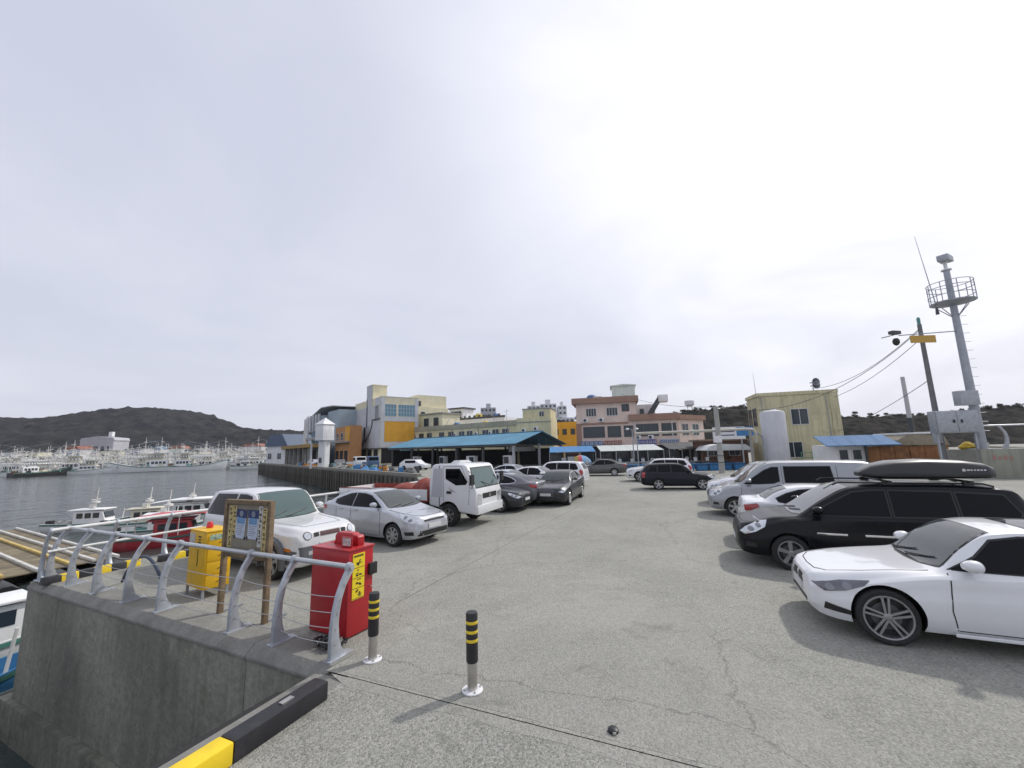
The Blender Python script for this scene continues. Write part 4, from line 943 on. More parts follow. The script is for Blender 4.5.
# ------------------------------------------------------------------ yellow cabinet on legs with a red beacon
M_YC = mat("yellow_cabinet_paint", (0.72, 0.42, 0.008), .45, var=.12, vscale=3, dirt=.25, dirt_col=(.4, .22, .03), dscale=2.5)
b0, b1 = Vector((-6.5, 8.42)), Vector((-5.85, 8.0))
ya = math.atan2(b1.y - b0.y, b1.x - b0.x)
yc = empty("yellow_cabinet", ((b0.x + b1.x) / 2 + .17, (b0.y + b1.y) / 2 + .22, 0), ya, "yellow metal cabinet on thin legs with a red beacon on top", "cabinet")
w_, d_, z0, z1 = .74, .44, .16, 1.18
m = MB(); m.b2((-w_ / 2, -d_ / 2, z0), (w_ / 2, d_ / 2, z1)); m.build("cabinet_body", M_YC, yc, bevel=.012)
for x in (-.34, .34):
    for y in (-.2, .2):
        m = MB(); m.b2((x - .02, y - .02, 0), (x + .02, y + .02, z0 + .02)); m.build("leg", M_STEEL, yc)
m = MB(); m.box((0, 0, z1 + .015), (w_ + .02, d_ + .02, .025)); m.build("lid", M_YC, yc, bevel=.006)
m = MB(); m.lathe([(.06, 0), (.06, .02), (.055, .08), (.035, .115), (0, .125)], 14, (-.10, 0, z1 + .03)); m.build("beacon", mat("red_beacon", (.55, .01, .015), .25, coat=.5), yc, smooth=40)
m = MB(); m.b2((-.36, -d_ / 2 - .006, .94), (-.12, -d_ / 2 - .001, 1.14)); m.build("notice_sheet", mat("weathered_paper", (.55, .53, .48), .8, var=.3, vscale=22), yc)
m = MB()
for k in range(4): m.b2((.02 + .03 * (k % 2), -d_ / 2 - .006, 1.08 - .055 * k), (.14 - .02 * (k % 2), -d_ / 2 - .001, 1.105 - .055 * k))
m.b2((.04, -d_ / 2 - .006, .55), (.06, -d_ / 2 - .001, .86))
m.build("front_print", M_INK, yc)
for k in range(4):
    zz = z0 + .02 + k * .235
    m = MB(); m.b2((w_ / 2 + .001, -.19, zz), (w_ / 2 + .012, .19, zz + .22)); p_ = m.build("side_panel", M_YC, yc, bevel=.004)
    m = MB(); m.box((w_ / 2 + .014, .03, zz + .10), (.004, .09, .012), 0, 0, 0, .35); m.build("panel_mark", M_INK, p_)
m = MB(); m.b2((w_ / 2 + .013, -.17, 1.04), (w_ / 2 + .017, .15, 1.14)); m.build("green_label", mat("green_white_label", (.32, .42, .3), .6, var=.6, vscale=20), yc)

# ------------------------------------------------------------------ wooden notice board
M_WOOD = mat("weathered_wood", (0.21, 0.15, 0.09), .8, var=.4, vscale=6, bump=.5, bscale=30, streak=.4, streak_col=(.06, .04, .025))
M_PLY = mat("board_brown", (0.25, 0.225, 0.175), .75, var=.15, vscale=3, streak=.3, streak_col=(.1, .085, .06))
p0, p1 = Vector((-5.02, 7.40)), Vector((-3.98, 6.92))
ba = math.atan2(p1.y - p0.y, p1.x - p0.x); bw = (p1 - p0).length
nb = empty("notice_board", ((p0.x + p1.x) / 2, (p0.y + p1.y) / 2, 0), ba, "brown wooden notice board on two posts with two blue and white posters", "sign board")
for x in (-bw / 2, bw / 2):
    m = MB(); m.b2((x - .035, -.04, 0), (x + .035, .04, 1.86)); m.build("post", M_WOOD, nb, bevel=.006)
m = MB(); m.b2((-bw / 2 + .037, -.045, 1.79), (bw / 2 - .037, .045, 1.86)); m.build("top_rail", M_WOOD, nb, bevel=.006)
m = MB(); m.b2((-bw / 2 + .037, -.03, .92), (bw / 2 - .037, .02, .98)); m.build("bottom_rail", M_WOOD, nb, bevel=.006)
m = MB(); m.b2((-bw / 2 + .036, -.012, .98), (bw / 2 - .036, .012, 1.79)); m.build("panel", M_PLY, nb)
M_PAP = mat("poster_paper", (.50, .55, .66), .7, var=.12, vscale=9); M_PBL = mat("poster_navy", (.035, .05, .14), .6); M_PSKY = mat("poster_sky_blue", (.16, .30, .52), .6, var=.3, vscale=12)
M_YPAP = mat("yellowed_strip_paper", (.55, .44, .20), .8, var=.2, vscale=14); M_WPAP = mat("white_strip_paper", (.55, .54, .50), .8, var=.12, vscale=12)
yv = -.016
for cx, tilt in ((-.165, .06), (.155, .02)):
    po = empty("poster", (cx, yv, 1.47), 0); po.parent = nb; po.rotation_euler = (0, tilt, 0)
    m = MB(); m.b2((-.125, -.002, -.235), (.125, .002, .16)); m.build("paper", M_PAP, po)
    m = MB(); m.b2((-.14, -.004, .10), (.14, -.002, .235)); m.build("poster_head", M_PBL, po)
    m = MB(); m.b2((-.10, -.005, .0), (.10, -.003, .10)); m.build("poster_picture", M_PSKY, po)
    m = MB(); m.lathe([(0, -.006), (.05, -.006)], 12, (0, 0, .165), 'y'); m.build("poster_emblem", M_PAP, po)
    m = MB()
    for k in range(6): m.b2((-.09, -.005, -.03 - .03 * k), (.09 - .03 * (k % 3), -.003, -.022 - .03 * k))
    m.build("poster_text", mat("poster_grey_print", (.22, .24, .3), .7), po)
    m = MB()
    for s in (1, -1): m.b2((s * .13 - .02, -.004, -.25), (s * .13 + .02, -.002, -.20))
    m.build("corner_tape", M_BLACK, po)
def strokes(nm, cx, ztop, n, size, mpap, parent, seed):
    """vertical strip of brush lettering: each character a few strokes"""
    q = random.Random(seed); st_ = empty(nm, (cx, yv, 0)); st_.parent = parent
    m = MB(); m.b2((-size * .62, -.002, ztop - n * size * 1.12 - .02), (size * .62, .001, ztop)); m.build("paper", mpap, st_)
    t = MB()
    for k in range(n):
        zc = ztop - size * (.6 + 1.12 * k)
        for j in range(q.choice((3, 4, 4))):
            hz = q.random() < .5; a = size * q.uniform(.35, .8); b = size * .13
            ox, oz = q.uniform(-.2, .2) * size, q.uniform(-.32, .32) * size
            t.box((ox, -.004, zc + oz), (a, .003, b) if hz else (b, .003, a), 0)
    t.build("lettering", M_INK, st_)
strokes("text_strip", -bw / 2 + .13, 1.76, 7, .085, M_YPAP, nb, 1); strokes("text_strip", -bw / 2 + .235, 1.77, 6, .07, M_YPAP, nb, 2)
strokes("text_strip", bw / 2 - .235, 1.77, 7, .08, M_WPAP, nb, 3); strokes("text_strip", bw / 2 - .125, 1.74, 8, .08, M_YPAP, nb, 4)
for x in (-bw / 2, bw / 2):
    m = MB(); m.box((x + .0, .20, .02), (.04, .34, .03), 0, 0, 0, 0); m.build("foot", M_STEEL, nb)

# ------------------------------------------------------------------ bollards, floor stud, rope heap, hose
M_BB = mat("bollard_black", (.022, .023, .025), .5, var=.2); M_BY = mat("bollard_reflective_yellow", (.75, .55, .03), .4)
def bollard(x, y, label):
    b = empty("bollard", (x, y, 0.004), 0, label, "bollard", "bollards at the slab joint")
    m = MB(); m.lathe([(.115, 0), (.115, .012), (.10, .018), (.06, .02)], 20); m.build("base_flange", M_WHITE, b, smooth=30)
    for k in range(4):
        a = k * math.pi / 2 + .4; m = MB(); m.lathe([(.012, 0), (.012, .016), (0, .018)], 6, (math.cos(a) * .09, math.sin(a) * .09, .014)); m.build("bolt", M_STAIN, b)
    m = MB(); m.lathe([(.056, .018), (.056, .30)], 20); m.build("steel_post", M_STAIN, b, smooth=40)
    m = MB(); m.lathe([(.062, .29), (.066, .30), (.066, .78), (.06, .80), (.03, .805), (0, .806)], 20); m.build("rubber_sleeve", M_BB, b, smooth=40)
    for z in (.515, .605, .70):
        m = MB(); m.lathe([(.0665, z - .016), (.0675, z - .014), (.0675, z + .014), (.0665, z + .016)], 20); m.build("yellow_band", M_BY, b, smooth=40)
bollard(-1.86, 5.68, "black bollard with yellow bands beside the red cabinet"); bollard(-.52, 4.95, "black bollard with yellow bands standing alone nearest the camera")
fs_ = empty("floor_stud", (.85, 4.24, .004), 0, "small dark floor stud set in the concrete", "floor stud")
m = MB(); m.lathe([(.05, 0), (.05, .02), (.035, .032), (0, .034)], 16); m.build("dome", M_BLACK, fs_, smooth=40)
m = MB(); m.box((.0, -.045, .012), (.03, .02, .018)); m.build("reflector", M_CHROME, fs_)
rp = MB(); q = random.Random(5)
for k in range(16):
    c = Vector((q.uniform(-.16, .16), q.uniform(-.10, .10), .03)); r_ = q.uniform(.05, .12); ph = q.uniform(0, 6)
    rp.pipe([c + Vector((math.cos(ph + t * .7) * r_, math.sin(ph + t * .7) * r_ * .7, q.uniform(0, .07))) for t in range(9)], .014, 5)
ro_ = rp.build("rope_heap", M_BLACK, None, smooth=50); ro_.location = (A + eL * .45 + inn * .42 + Vector((0, 0, .012))); tag(ro_, "tangled black rope heap at the foot of the last railing post", "rope")
M_HOSE = mat("blue_black_hose", (.03, .045, .08), .45)
hp = MB(); h0, h1 = A + eL * 4.9 + inn * .55, A + eL * 7.1 + inn * .75
hp.pipe([h0 + (h1 - h0) * (k / 16) + Vector((0, 0, .03 + .62 * math.sin(math.pi * k / 16) ** .8)) for k in range(17)], .028, 8)
tag(hp.build("hose", M_HOSE, None, smooth=60), "dark blue hose arching over the pier behind the railing", "hose")
# striped wheel stops on the pier edge behind the railing
for i, (s_, lab) in enumerate([(1.2, "yellow and black striped wheel stop at the pier corner"), (3.6, "yellow and black striped wheel stop behind the blue hose"), (6.0, "yellow and black striped wheel stop left of the yellow cabinet")]):
    c = B + (C - B).normalized() * (.8 + i * 2.0) + r2i * (.75 + .2 * i)
    ws_ = empty("wheel_stop", (c.x, c.y, 0), math.atan2(r2d.y, r2d.x), lab, "wheel stop", "striped wheel stops on the pier")
    for k in range(6):
        m = MB(); m.prism([(-.10, 0), (.10, 0), (.07, .15), (-.07, .15)], 'x', -.84 + k * .28, -.84 + (k + 1) * .28 - .003); m.build("stripe_block", M_KY if k % 2 else M_KB, ws_, bevel=.006)
bq = B + r2d * 3.0 + r2i * 1.5
bar = empty("striped_barrier", (bq.x, bq.y, 0), R(-35), "yellow and black striped folding barrier lying behind the yellow cabinet", "barrier")
for k in range(7):
    m = MB(); m.box((-.75 + k * .25, 0, .35 + .06 * (k - 3)), (.249, .05, .16), 0, 0, -.25); m.build("stripe_board", M_KY if k % 2 else M_KB, bar)
for x in (-.6, .6):
    m = MB(); m.tube((x, -.2, 0), (x, 0, .4 + .2 * x), .02); m.tube((x, .2, 0), (x, 0, .4 + .2 * x), .02); m.build("trestle_leg", M_KB, bar)
# ------------------------------------------------------------------ hills
def forest_mat(name, c1, c2, sc_=.05):
    m = bpy.data.materials.new(name); m.use_nodes = True; nt = m.node_tree; N = nt.nodes; L = nt.links; b = N["Principled BSDF"]; b.inputs["Roughness"].default_value = 1; b.inputs["Specular IOR Level"].default_value = 0
    t = N.new("ShaderNodeTexCoord"); n = N.new("ShaderNodeTexNoise"); n.inputs["Scale"].default_value = sc_; n.inputs["Detail"].default_value = 10; n.inputs["Roughness"].default_value = .7; L.new(t.outputs["Object"], n.inputs["Vector"])
    r = N.new("ShaderNodeValToRGB"); r.color_ramp.elements[0].position = .35; r.color_ramp.elements[1].position = .66; r.color_ramp.elements[0].color = c1 + (1,); r.color_ramp.elements[1].color = c2 + (1,)
    L.new(n.outputs["Fac"], r.inputs[0]); L.new(r.outputs[0], b.inputs["Base Color"]); return m
M_FOREST = forest_mat("winter_forest", (.015, .019, .022), (.052, .050, .048), .045); M_SCRUB = forest_mat("dry_scrub", (.018, .020, .019), (.066, .060, .052), .3)
def hill(name, ridge, y0, yr, y1, step, amp, m, base=0.0, fine=1.0):
    f = pchip(ridge); xs0, xs1 = ridge[0][0], ridge[-1][0]; nx = int((xs1 - xs0) / step); ny = int((y1 - y0) / step); vs = []
    for j in range(ny + 1):
        y = y0 + (y1 - y0) * j / ny; q = (y - y0) / (yr - y0) if y < yr else 1 - (y - yr) / (y1 - yr); q = max(0, min(1, q)); s = q * q * (3 - 2 * q)
        for i in range(nx + 1):
            x = xs0 + (xs1 - xs0) * i / nx; h = f(x) * s
            spur = noise.noise(Vector((x / 90 * fine, y / 90 * fine, 0))) * f(x) * .28 * s * (1 - s) * 3
            can = (noise.noise(Vector((x / 11 * fine, y / 11 * fine, 3))) + .7 * noise.noise(Vector((x / 5 * fine, y / 5 * fine, 9)))) * amp * min(1, q * 8)
            vs.append((x, y, base + h + spur + can))
    fs = [(j * (nx + 1) + i, j * (nx + 1) + i + 1, (j + 1) * (nx + 1) + i + 1, (j + 1) * (nx + 1) + i) for j in range(ny) for i in range(nx)]
    mb = MB(); mb.add(vs, fs); o = mb.build(name, m, None, recalc=False); return tag(o, kind='structure')
hill("hills", [(-1300, 60), (-1000, 72), (-860, 60), (-754, 66), (-700, 63), (-665, 60), (-607, 69), (-534, 74), (-460, 66), (-430, 56), (-399, 43), (-360, 38), (-325, 36), (-290, 34), (-240, 34), (-150, 24), (-60, 12)], 330, 600, 760, 4.0, 4.2, M_FOREST)
sheet("far_shore", [(-420, 205), (-100, 262), (-100, 420), (-1500, 420), (-1500, 120), (-480, 170)], -1.2, mat("far_shore_concrete", (.2, .195, .18), .9, var=.2, vscale=.05))
hill("ridge", [(40, 8), (64, 14), (88, 15.5), (110, 12), (125, 10.5), (155, 11), (180, 12.5), (230, 12), (300, 9), (420, 6)], 112, 150, 200, 1.3, 1.0, M_SCRUB, 0, 3.2)
hill("wooded_rise", [(-40, 5), (-15, 16), (10, 21), (40, 19), (80, 17), (130, 14), (190, 10)], 215, 260, 300, 3.0, 1.6, M_FOREST)

# ------------------------------------------------------------------ boats
M_HULLW = mat("white_gelcoat", (.80, .81, .80), .4, var=.08, vscale=1.2, streak=.18, streak_col=(.5, .42, .33), vary=.06)
M_HULLD = mat("black_hull", (.018, .02, .022), .5, streak=.3, streak_col=(.12, .09, .07)); M_DECK = mat("boat_deck", (.30, .34, .31), .7, var=.3, vscale=2)
M_STRIPE = mat("green_stripe", (.05, .16, .13), .5, vary=.3); M_BWIN = glassy("boat_window", (.03, .04, .05), .08); M_MASTW = mat("white_mast", (.70, .68, .64), .5, vary=.1)
M_GEAR = mat("deck_gear_mixed", (.42, .42, .38), .7, var=.6, vscale=.9, dirt=.5, dirt_col=(.10, .14, .16), dscale=.8); M_BULB = mat("glass_lamp_bulb", (.75, .76, .74), .15, coat=.5)
M_RUSTG = mat('rusty_brown_gear', (.22, .12, .07), .8, var=.4)
M_TEAL = mat("teal_paint", (.10, .30, .28), .5); M_CREAM = mat("cream_paint", (.62, .58, .46), .5)
def hull_mesh(L, Bm, fb, bowup, nst=13):
    """returns verts/faces of a hull with flared bow, stern at -L/2; deck as separate ring"""
    vs = []; secs = []
    for i in range(nst):
        q = i / (nst - 1); x = -L / 2 + L * q
        w = Bm / 2 * (1 - max(0, (q - .45) / .55) ** 2.4) * (.9 + .1 * min(1, q * 4)); w = max(w, .02)
        sheer = fb + bowup * max(0, (q - .35) / .65) ** 2 + .12 * (1 - q) ** 2
        x2 = x + bowup * .35 * max(0, (q - .8) / .2)
        secs.append((x, x2, w, sheer)); pr = [(x, w * .55, -.5), (x, w * .88, 0), (x2, w * 1.0, sheer * .6), (x2, w * 1.02, sheer), (x2, w * .95, sheer), (x2, w * .93, sheer - .35)]
        vs += pr + [(a, -b, c) for a, b, c in pr[::-1]]
    n = 12; fs = []
    for i in range(nst - 1):
        for k in range(n): fs.append((i * n + k, i * n + (k + 1) % n, (i + 1) * n + (k + 1) % n, (i + 1) * n + k))
    fs += [tuple(range(n)), tuple(range((nst - 1) * n, nst * n))[::-1]]
    return vs, fs, secs
def window_strip(parent, x0, x1, y, z0, z1, n, axis='y'):
    for k in range(n):
        a = x0 + (x1 - x0) * (k + .12) / n; b = x0 + (x1 - x0) * (k + .88) / n; m = MB()
        if axis == 'y': m.b2((a, y - .015, z0), (b, y + .015, z1))
        else: m.b2((y - .015, a, z0), (y + .015, b, z1))
        m.build("window", M_BWIN, parent)
def fishing_boat(seed, L=22.0, hullm=None, house_at=-.18):
    q = random.Random(seed); Bm = L * .22; b = empty("fishing_boat", (0, 0, SEA), 0)
    vs, fs, secs = hull_mesh(L, Bm, 1.5, 1.9); m = MB(); m.add(vs, fs); m.build("hull", hullm or M_HULLW, b, smooth=35)
    for s in (1, -1):
        m = MB(); sv = []
        for (x, x2, w, sh) in secs: sv += [(x2, s * (w * 1.03 + .03), sh - .12), (x2, s * (w * 1.03 + .05), sh - .32), (x, s * (w * 1.0 + .04), sh * .6 - .1)]
        m.add(sv, [(i * 3 + k, i * 3 + k + 1, (i + 1) * 3 + k + 1, (i + 1) * 3 + k) for i in range(len(secs) - 1) for k in range(1)]); m.build("rubbing_strake", M_STRIPE, b)
    hx = L * house_at; hw = Bm * .62; h1 = 3.6
    m = MB(); m.b2((hx - L * .14, -hw / 2, 1.1), (hx + L * .12, hw / 2, h1)); wh = m.build("wheelhouse", M_HULLW, b, bevel=.08)
    window_strip(wh, -hw / 2, hw / 2, hx + L * .12, 2.5, 3.2, 4, 'x')
    for s in (1, -1): window_strip(wh, hx - L * .12, hx + L * .10, s * hw / 2, 2.3, 3.1, 4)
    m = MB(); m.b2((hx - L * .05, -hw * .38, h1), (hx + L * .09, hw * .38, h1 + 2.1)); br = m.build("bridge", q.choice((M_HULLW, M_CREAM, M_HULLW)), b, bevel=.06)
    window_strip(br, -hw * .36, hw * .36, hx + L * .09, h1 + .9, h1 + 1.6, 3, 'x')
    for s in (1, -1): window_strip(br, hx - L * .04, hx + L * .08, s * hw * .38, h1 + .9, h1 + 1.6, 3)
    m = MB(); m.b2((hx - L * .16, -hw * .55, h1 + 2.1), (hx + L * .12, hw * .55, h1 + 2.25)); m.build("bridge_roof", M_HULLW, b)
    for (mx_, h) in ((hx - L * .02, 9.0 + q.uniform(-1, 2.5)), (L * .28, 7.0 + q.uniform(-1, 1.5)), (-L * .42, 6.5 + q.uniform(-1, 1)), (L * .12, 9.0 + q.uniform(-1, 1)), (-L * .3, 8.2 + q.uniform(-1, 1))):
        m = MB(); m.tube((mx_, 0, 1.2), (mx_ + .2, 0, h), .14, .06, 6); m.tube((mx_, -1.6, h * .72), (mx_, 1.6, h * .72), .06, n=5); m.box((mx_, 0, h * .86), (.9, 1.1, .14)); m.build("mast", M_MASTW, b, smooth=40)
    for (x0, x1, z0, z1) in ((L * .28, L * .02, 4.0, 7.6), (-L * .42, -L * .2, 4.0, 6.6)):
        m = MB(); m.tube((x0, .3, z0), (x1, .9, z1), .10, n=5); m.build("boom", M_MASTW, b)
    # lamp gantry: long rails of squid lamps over the deck
    for s in (1, -1):
        m = MB(); y = s * Bm * .30
        m.tube((-L * .40, y, 4.9), (L * .30, y, 5.1), .06, n=5)
        for k in range(6): x = -L * .40 + L * .7 * k / 5; m.tube((x, y, 1.3), (x, y, 4.95), .05, n=5)
        m.build("lamp_gantry", M_MASTW, b)
        m = MB()
        for k in range(16):
            x = -L * .38 + L * .66 * k / 15; m.lathe([(.05, .1), (.26, -.05), (.30, -.3), (.16, -.55), (0, -.6)], 6, (x, y, 4.85))
        tag(m.build("squid_lamps", M_BULB, b, smooth=60), kind='stuff')
    for k in range(18):
        x = q.uniform(-L * .44, L * .38); y = q.uniform(-.3, .3) * Bm; s_ = q.uniform(.5, 1.3); m = MB(); m.box((x, y, 1.2 + s_ / 2), (s_ * q.uniform(.8, 2), s_, s_ * q.uniform(.7, 1.2)), q.uniform(0, 1)); m.build("deck_gear", q.choice((M_GEAR, M_GEAR, M_TEAL, M_CREAM, M_HULLD, M_RUSTG)), b, bevel=.05)
    m = MB()
    for x0, z0, x1, z1 in ((hx, 10, L * .28, 8), (L * .28, 8, L * .5, 3), (hx, 10, -L * .42, 6.5), (-L * .42, 6.5, -L * .5, 1.6)): m.tube((x0, 0, z0), (x1, 0, z1), .03, n=4)
    m.build("rigging", M_STEEL, b)
    return b
G_F = "squid boats moored across the harbour"
kinds = [(11, 23, None, -.18, "white squid fishing boat with lamp gantries moored in the far fleet"), (12, 20, None, -.25, "shorter white squid boat with cabin well aft moored in the far fleet"), (13, 24, None, .10, "white fishing boat with cabin near midships moored in the far fleet")]
protos = []
ux = Vector((.915, .40, 0)); uy = Vector((-.40, .915, 0)); F0 = Vector((-222, 149, 0))
q = random.Random(21); slots = []
for row in range(9):
    x = -6 + q.uniform(0, 6)
    while x < 112:
        slots.append((x, row)); x += 20.5 + q.uniform(-2, 3)
fleet = []
for i, (x, row) in enumerate(slots):
    k = (i * 7 + row) % 3; sd, L_, hm, ha, lab = kinds[k]
    if len(protos) <= 2 and k >= len(protos): k = len(protos)
    sd, L_, hm, ha, lab = kinds[k]
    if k == len(protos): b = fishing_boat(sd, L_, hm, ha); protos.append(b)
    else: b = copy_tree(protos[k])
    p = F0 + ux * (x + L_ / 2) + uy * (row * 6.0 + q.uniform(-.8, .8)); b.location = (p.x, p.y, SEA + q.uniform(-.1, .2)); b.rotation_euler = (0, 0, math.atan2(ux.y, ux.x) + (math.pi if q.random() < .4 else 0) + q.uniform(-.05, .05)); sc_ = q.uniform(.9, 1.1); b.scale = (sc_, sc_, sc_ * q.uniform(1.0, 1.3)); fleet.append((row, k, b))
for row in range(9):
    label_in_order([o for r_, k, o in fleet if r_ == row], "white squid boat in the %s row of the far fleet, %%s" % ("front" if row == 0 else "rearmost" if row == 8 else ordinal(row + 1)), "boat", G_F)
db = fishing_boat(31, 17, M_HULLD, -.2); p = F0 + ux * 42 + uy * -7; db.location = (p.x, p.y, SEA); db.rotation_euler = (0, 0, math.atan2(ux.y, ux.x) + .9); tag(db, "black hulled fishing boat lying in the gap of the white fleet", "boat")
sb_ = fishing_boat(33, 13, None, -.1); sb_.location = (-112, 176, SEA); sb_.rotation_euler = (0, 0, .5); tag(sb_, "small white boat at the end of the fleet near the far quay", "boat")

def small_boat(name, label, loc, rz, L=7.0, cabin=M_HULLW, hullm=M_HULLW, canopy=None, seed=1, mast=True):
    q = random.Random(seed); b = empty(name, (loc[0], loc[1], SEA), rz, label, "boat"); Bm = L * .30
    vs, fs, secs = hull_mesh(L, Bm, .62, .55); m = MB(); m.add(vs, fs); m.build("hull", hullm, b, smooth=35)
    m = MB(); m.prism([(-L * .46, -Bm * .42), (L * .25, -Bm * .44), (L * .42, -Bm * .2), (L * .42, Bm * .2), (L * .25, Bm * .44), (-L * .46, Bm * .42)], 'z', .25, .42); m.build("deck", M_DECK, b)
    for s in (1, -1):
        m = MB(); sv = []
        for (x, x2, w, sh) in secs: sv += [(x2, s * (w * 1.03 + .02), sh - .03), (x2, s * (w * 1.03 + .03), sh - .14)]
        m.add(sv, [(i * 2, i * 2 + 1, (i + 1) * 2 + 1, (i + 1) * 2) for i in range(len(secs) - 1)]); m.build("rubbing_strake", M_STRIPE, b)
    cw = Bm * .62; cl = L * .32; cx = -L * .05
    m = MB(); m.prism([(cx - cl / 2, .35), (cx + cl / 2 + .25, .35), (cx + cl / 2 - .15, 1.55), (cx - cl / 2, 1.6)], 'y', -cw / 2, cw / 2); c = m.build("cabin", cabin, b, bevel=.06)
    for s in (1, -1): window_strip(c, cx - cl * .42, cx + cl * .38, s * cw / 2, 1.0, 1.40, 3)
    m = MB(); m.prism([(cx + cl / 2 + .06, 1.0), (cx + cl / 2 + .10, 1.0), (cx + cl / 2 - .06, 1.45), (cx + cl / 2 - .10, 1.45)], 'y', -cw * .42, cw * .42); m.build("front_window", M_BWIN, c)
    m = MB(); m.b2((cx - cl / 2 - .35, -cw / 2 - .12, 1.6), (cx + cl / 2 + .05, cw / 2 + .12, 1.68)); m.build("cabin_roof", cabin, b, bevel=.03)
    if mast:
        m = MB(); m.tube((cx, 0, 1.68), (cx + .1, 0, 3.3), .05, .03, 6); m.tube((cx, -.5, 2.4), (cx, .5, 2.4), .03, n=5); m.lathe([(.02, 0), (.28, .03), (.28, .16), (.02, .2)], 10, (cx, 0, 2.1)); m.box((cx - .3, .2, 1.85), (.3, .3, .3)); m.build("mast", M_MASTW, b, smooth=40)
    m = MB(); m.tube((L * .25, .0, .5), (L * .27, 0, 1.6), .04, n=5); m.build("bow_post", M_MASTW, b)
    m = MB(); m.box((-L * .5, 0, .45), (.4, .4, .9)); m.build("outboard_motor", M_BLACK, b, bevel=.08)
    for k in range(4):
        m = MB(); m.box((q.uniform(-L * .42, -L * .25), q.uniform(-.5, .5), .6), (.5, .4, .35), q.uniform(0, 2)); m.build("fish_crate", q.choice((M_TEAL, M_GEAR, M_STRIPE)), b, bevel=.02)
    if canopy:
        m = MB(); m.prism([(-L * .45, 1.75), (-L * .2, 2.0), (L * .2, 2.0), (L * .32, 1.7), (L * .2, 1.9), (-L * .2, 1.92)], 'y', -Bm * .5, Bm * .5); m.build("canopy", canopy, b, bevel=.02)
        for x in (-L * .4, 0, L * .25):
            for s in (1, -1): m = MB(); m.tube((x, s * Bm * .44, .4), (x, s * Bm * .44, 1.8), .03, n=5); m.build("canopy_post", M_MASTW, b)
    return b
M_REDB = mat("red_boat_paint", (.42, .04, .05), .5, var=.15, vscale=2, dirt=.2, dirt_col=(.5, .3, .3)); M_PINKC = mat("faded_red_canopy", (.52, .10, .12), .7, var=.2, vscale=2)
small_boat("small_boat", "small white cabin boat moored beyond the railing corner", (-34.0, 34.6), R(12), 6.5, seed=1)
small_boat("small_boat", "small grey and white boat with tall mast left of the red boat", (-29.5, 34.5), R(25), 6.0, M_CREAM, seed=2)
small_boat("small_boat", "small white boat with a flat white canopy behind the red boat", (-28.6, 38.0), R(20), 7.5, canopy=M_HULLW, seed=3)
small_boat("small_boat", "red boat with a faded red canopy moored by the pier", (-22.2, 28.3), R(28), 6.4, M_REDB, M_REDB, M_PINKC, seed=4, mast=False)
small_boat("small_boat", "white open boat tied below the railing between pontoon and red boat", (-25.2, 31.2), R(30), 6.0, seed=5)
small_boat("small_boat", "white boat with clutter under the pier corner at the left edge", (-15.2, 12.6), R(62), 6.5, seed=6, mast=False)
small_boat("small_boat", "blue and white boat tied close under the seawall end", (-12.9, 9.6), R(60), 5.0, M_HULLW, mat("blue_hull", (.06, .22, .42), .45), seed=7, mast=False)

# ------------------------------------------------------------------ floating pontoon left of the pier
M_PLANK = mat("pontoon_plank", (.20, .165, .105), .85, var=.35, vscale=3, dirt=.4, dirt_col=(.09, .08, .06), vary=.2); M_PY = mat("pontoon_yellow_beam", (.55, .40, .12), .6, var=.2, vscale=2); M_PW = mat("pontoon_white_beam", (.55, .54, .50), .6, var=.2, vscale=2)
pt = empty("pontoon", (-30.6, 25.6, SEA), R(-30), "floating pontoon of weathered planks with yellow and white beams", "pontoon")
PL, PWd = 20.0, 4.6
for k in range(int(PL / .55)):
    m = MB(); m.box((-PL / 2 + .275 + k * .55, 0, .50), (.50, PWd, .06)); m.build("plank", M_PLANK, pt)
for i, (y, mm) in enumerate(((-2.2, M_PY), (-1.7, M_PY), (-.6, M_PW), (.5, M_PY), (1.3, M_PW), (2.2, M_PW))):
    m = MB(); m.box((0, y, .60), (PL, .15, .13)); m.build("beam", mm, pt, bevel=.02)
for k in range(9):
    for y in (-1.8, 0, 1.8): m = MB(); m.lathe([(.42, -1), (.45, -.9), (.45, .9), (.42, 1)], 10, (-PL / 2 + 1.2 + k * 2.45, y, .05), 'x'); m.build("float", M_BLACK, pt, smooth=40)
for k in range(5):
    m = MB(); x = -8 + k * 4; m.tube((x, -2.2, .6), (x, -2.2, 1.6), .04, n=6); m.build("mooring_post", M_PY, pt)
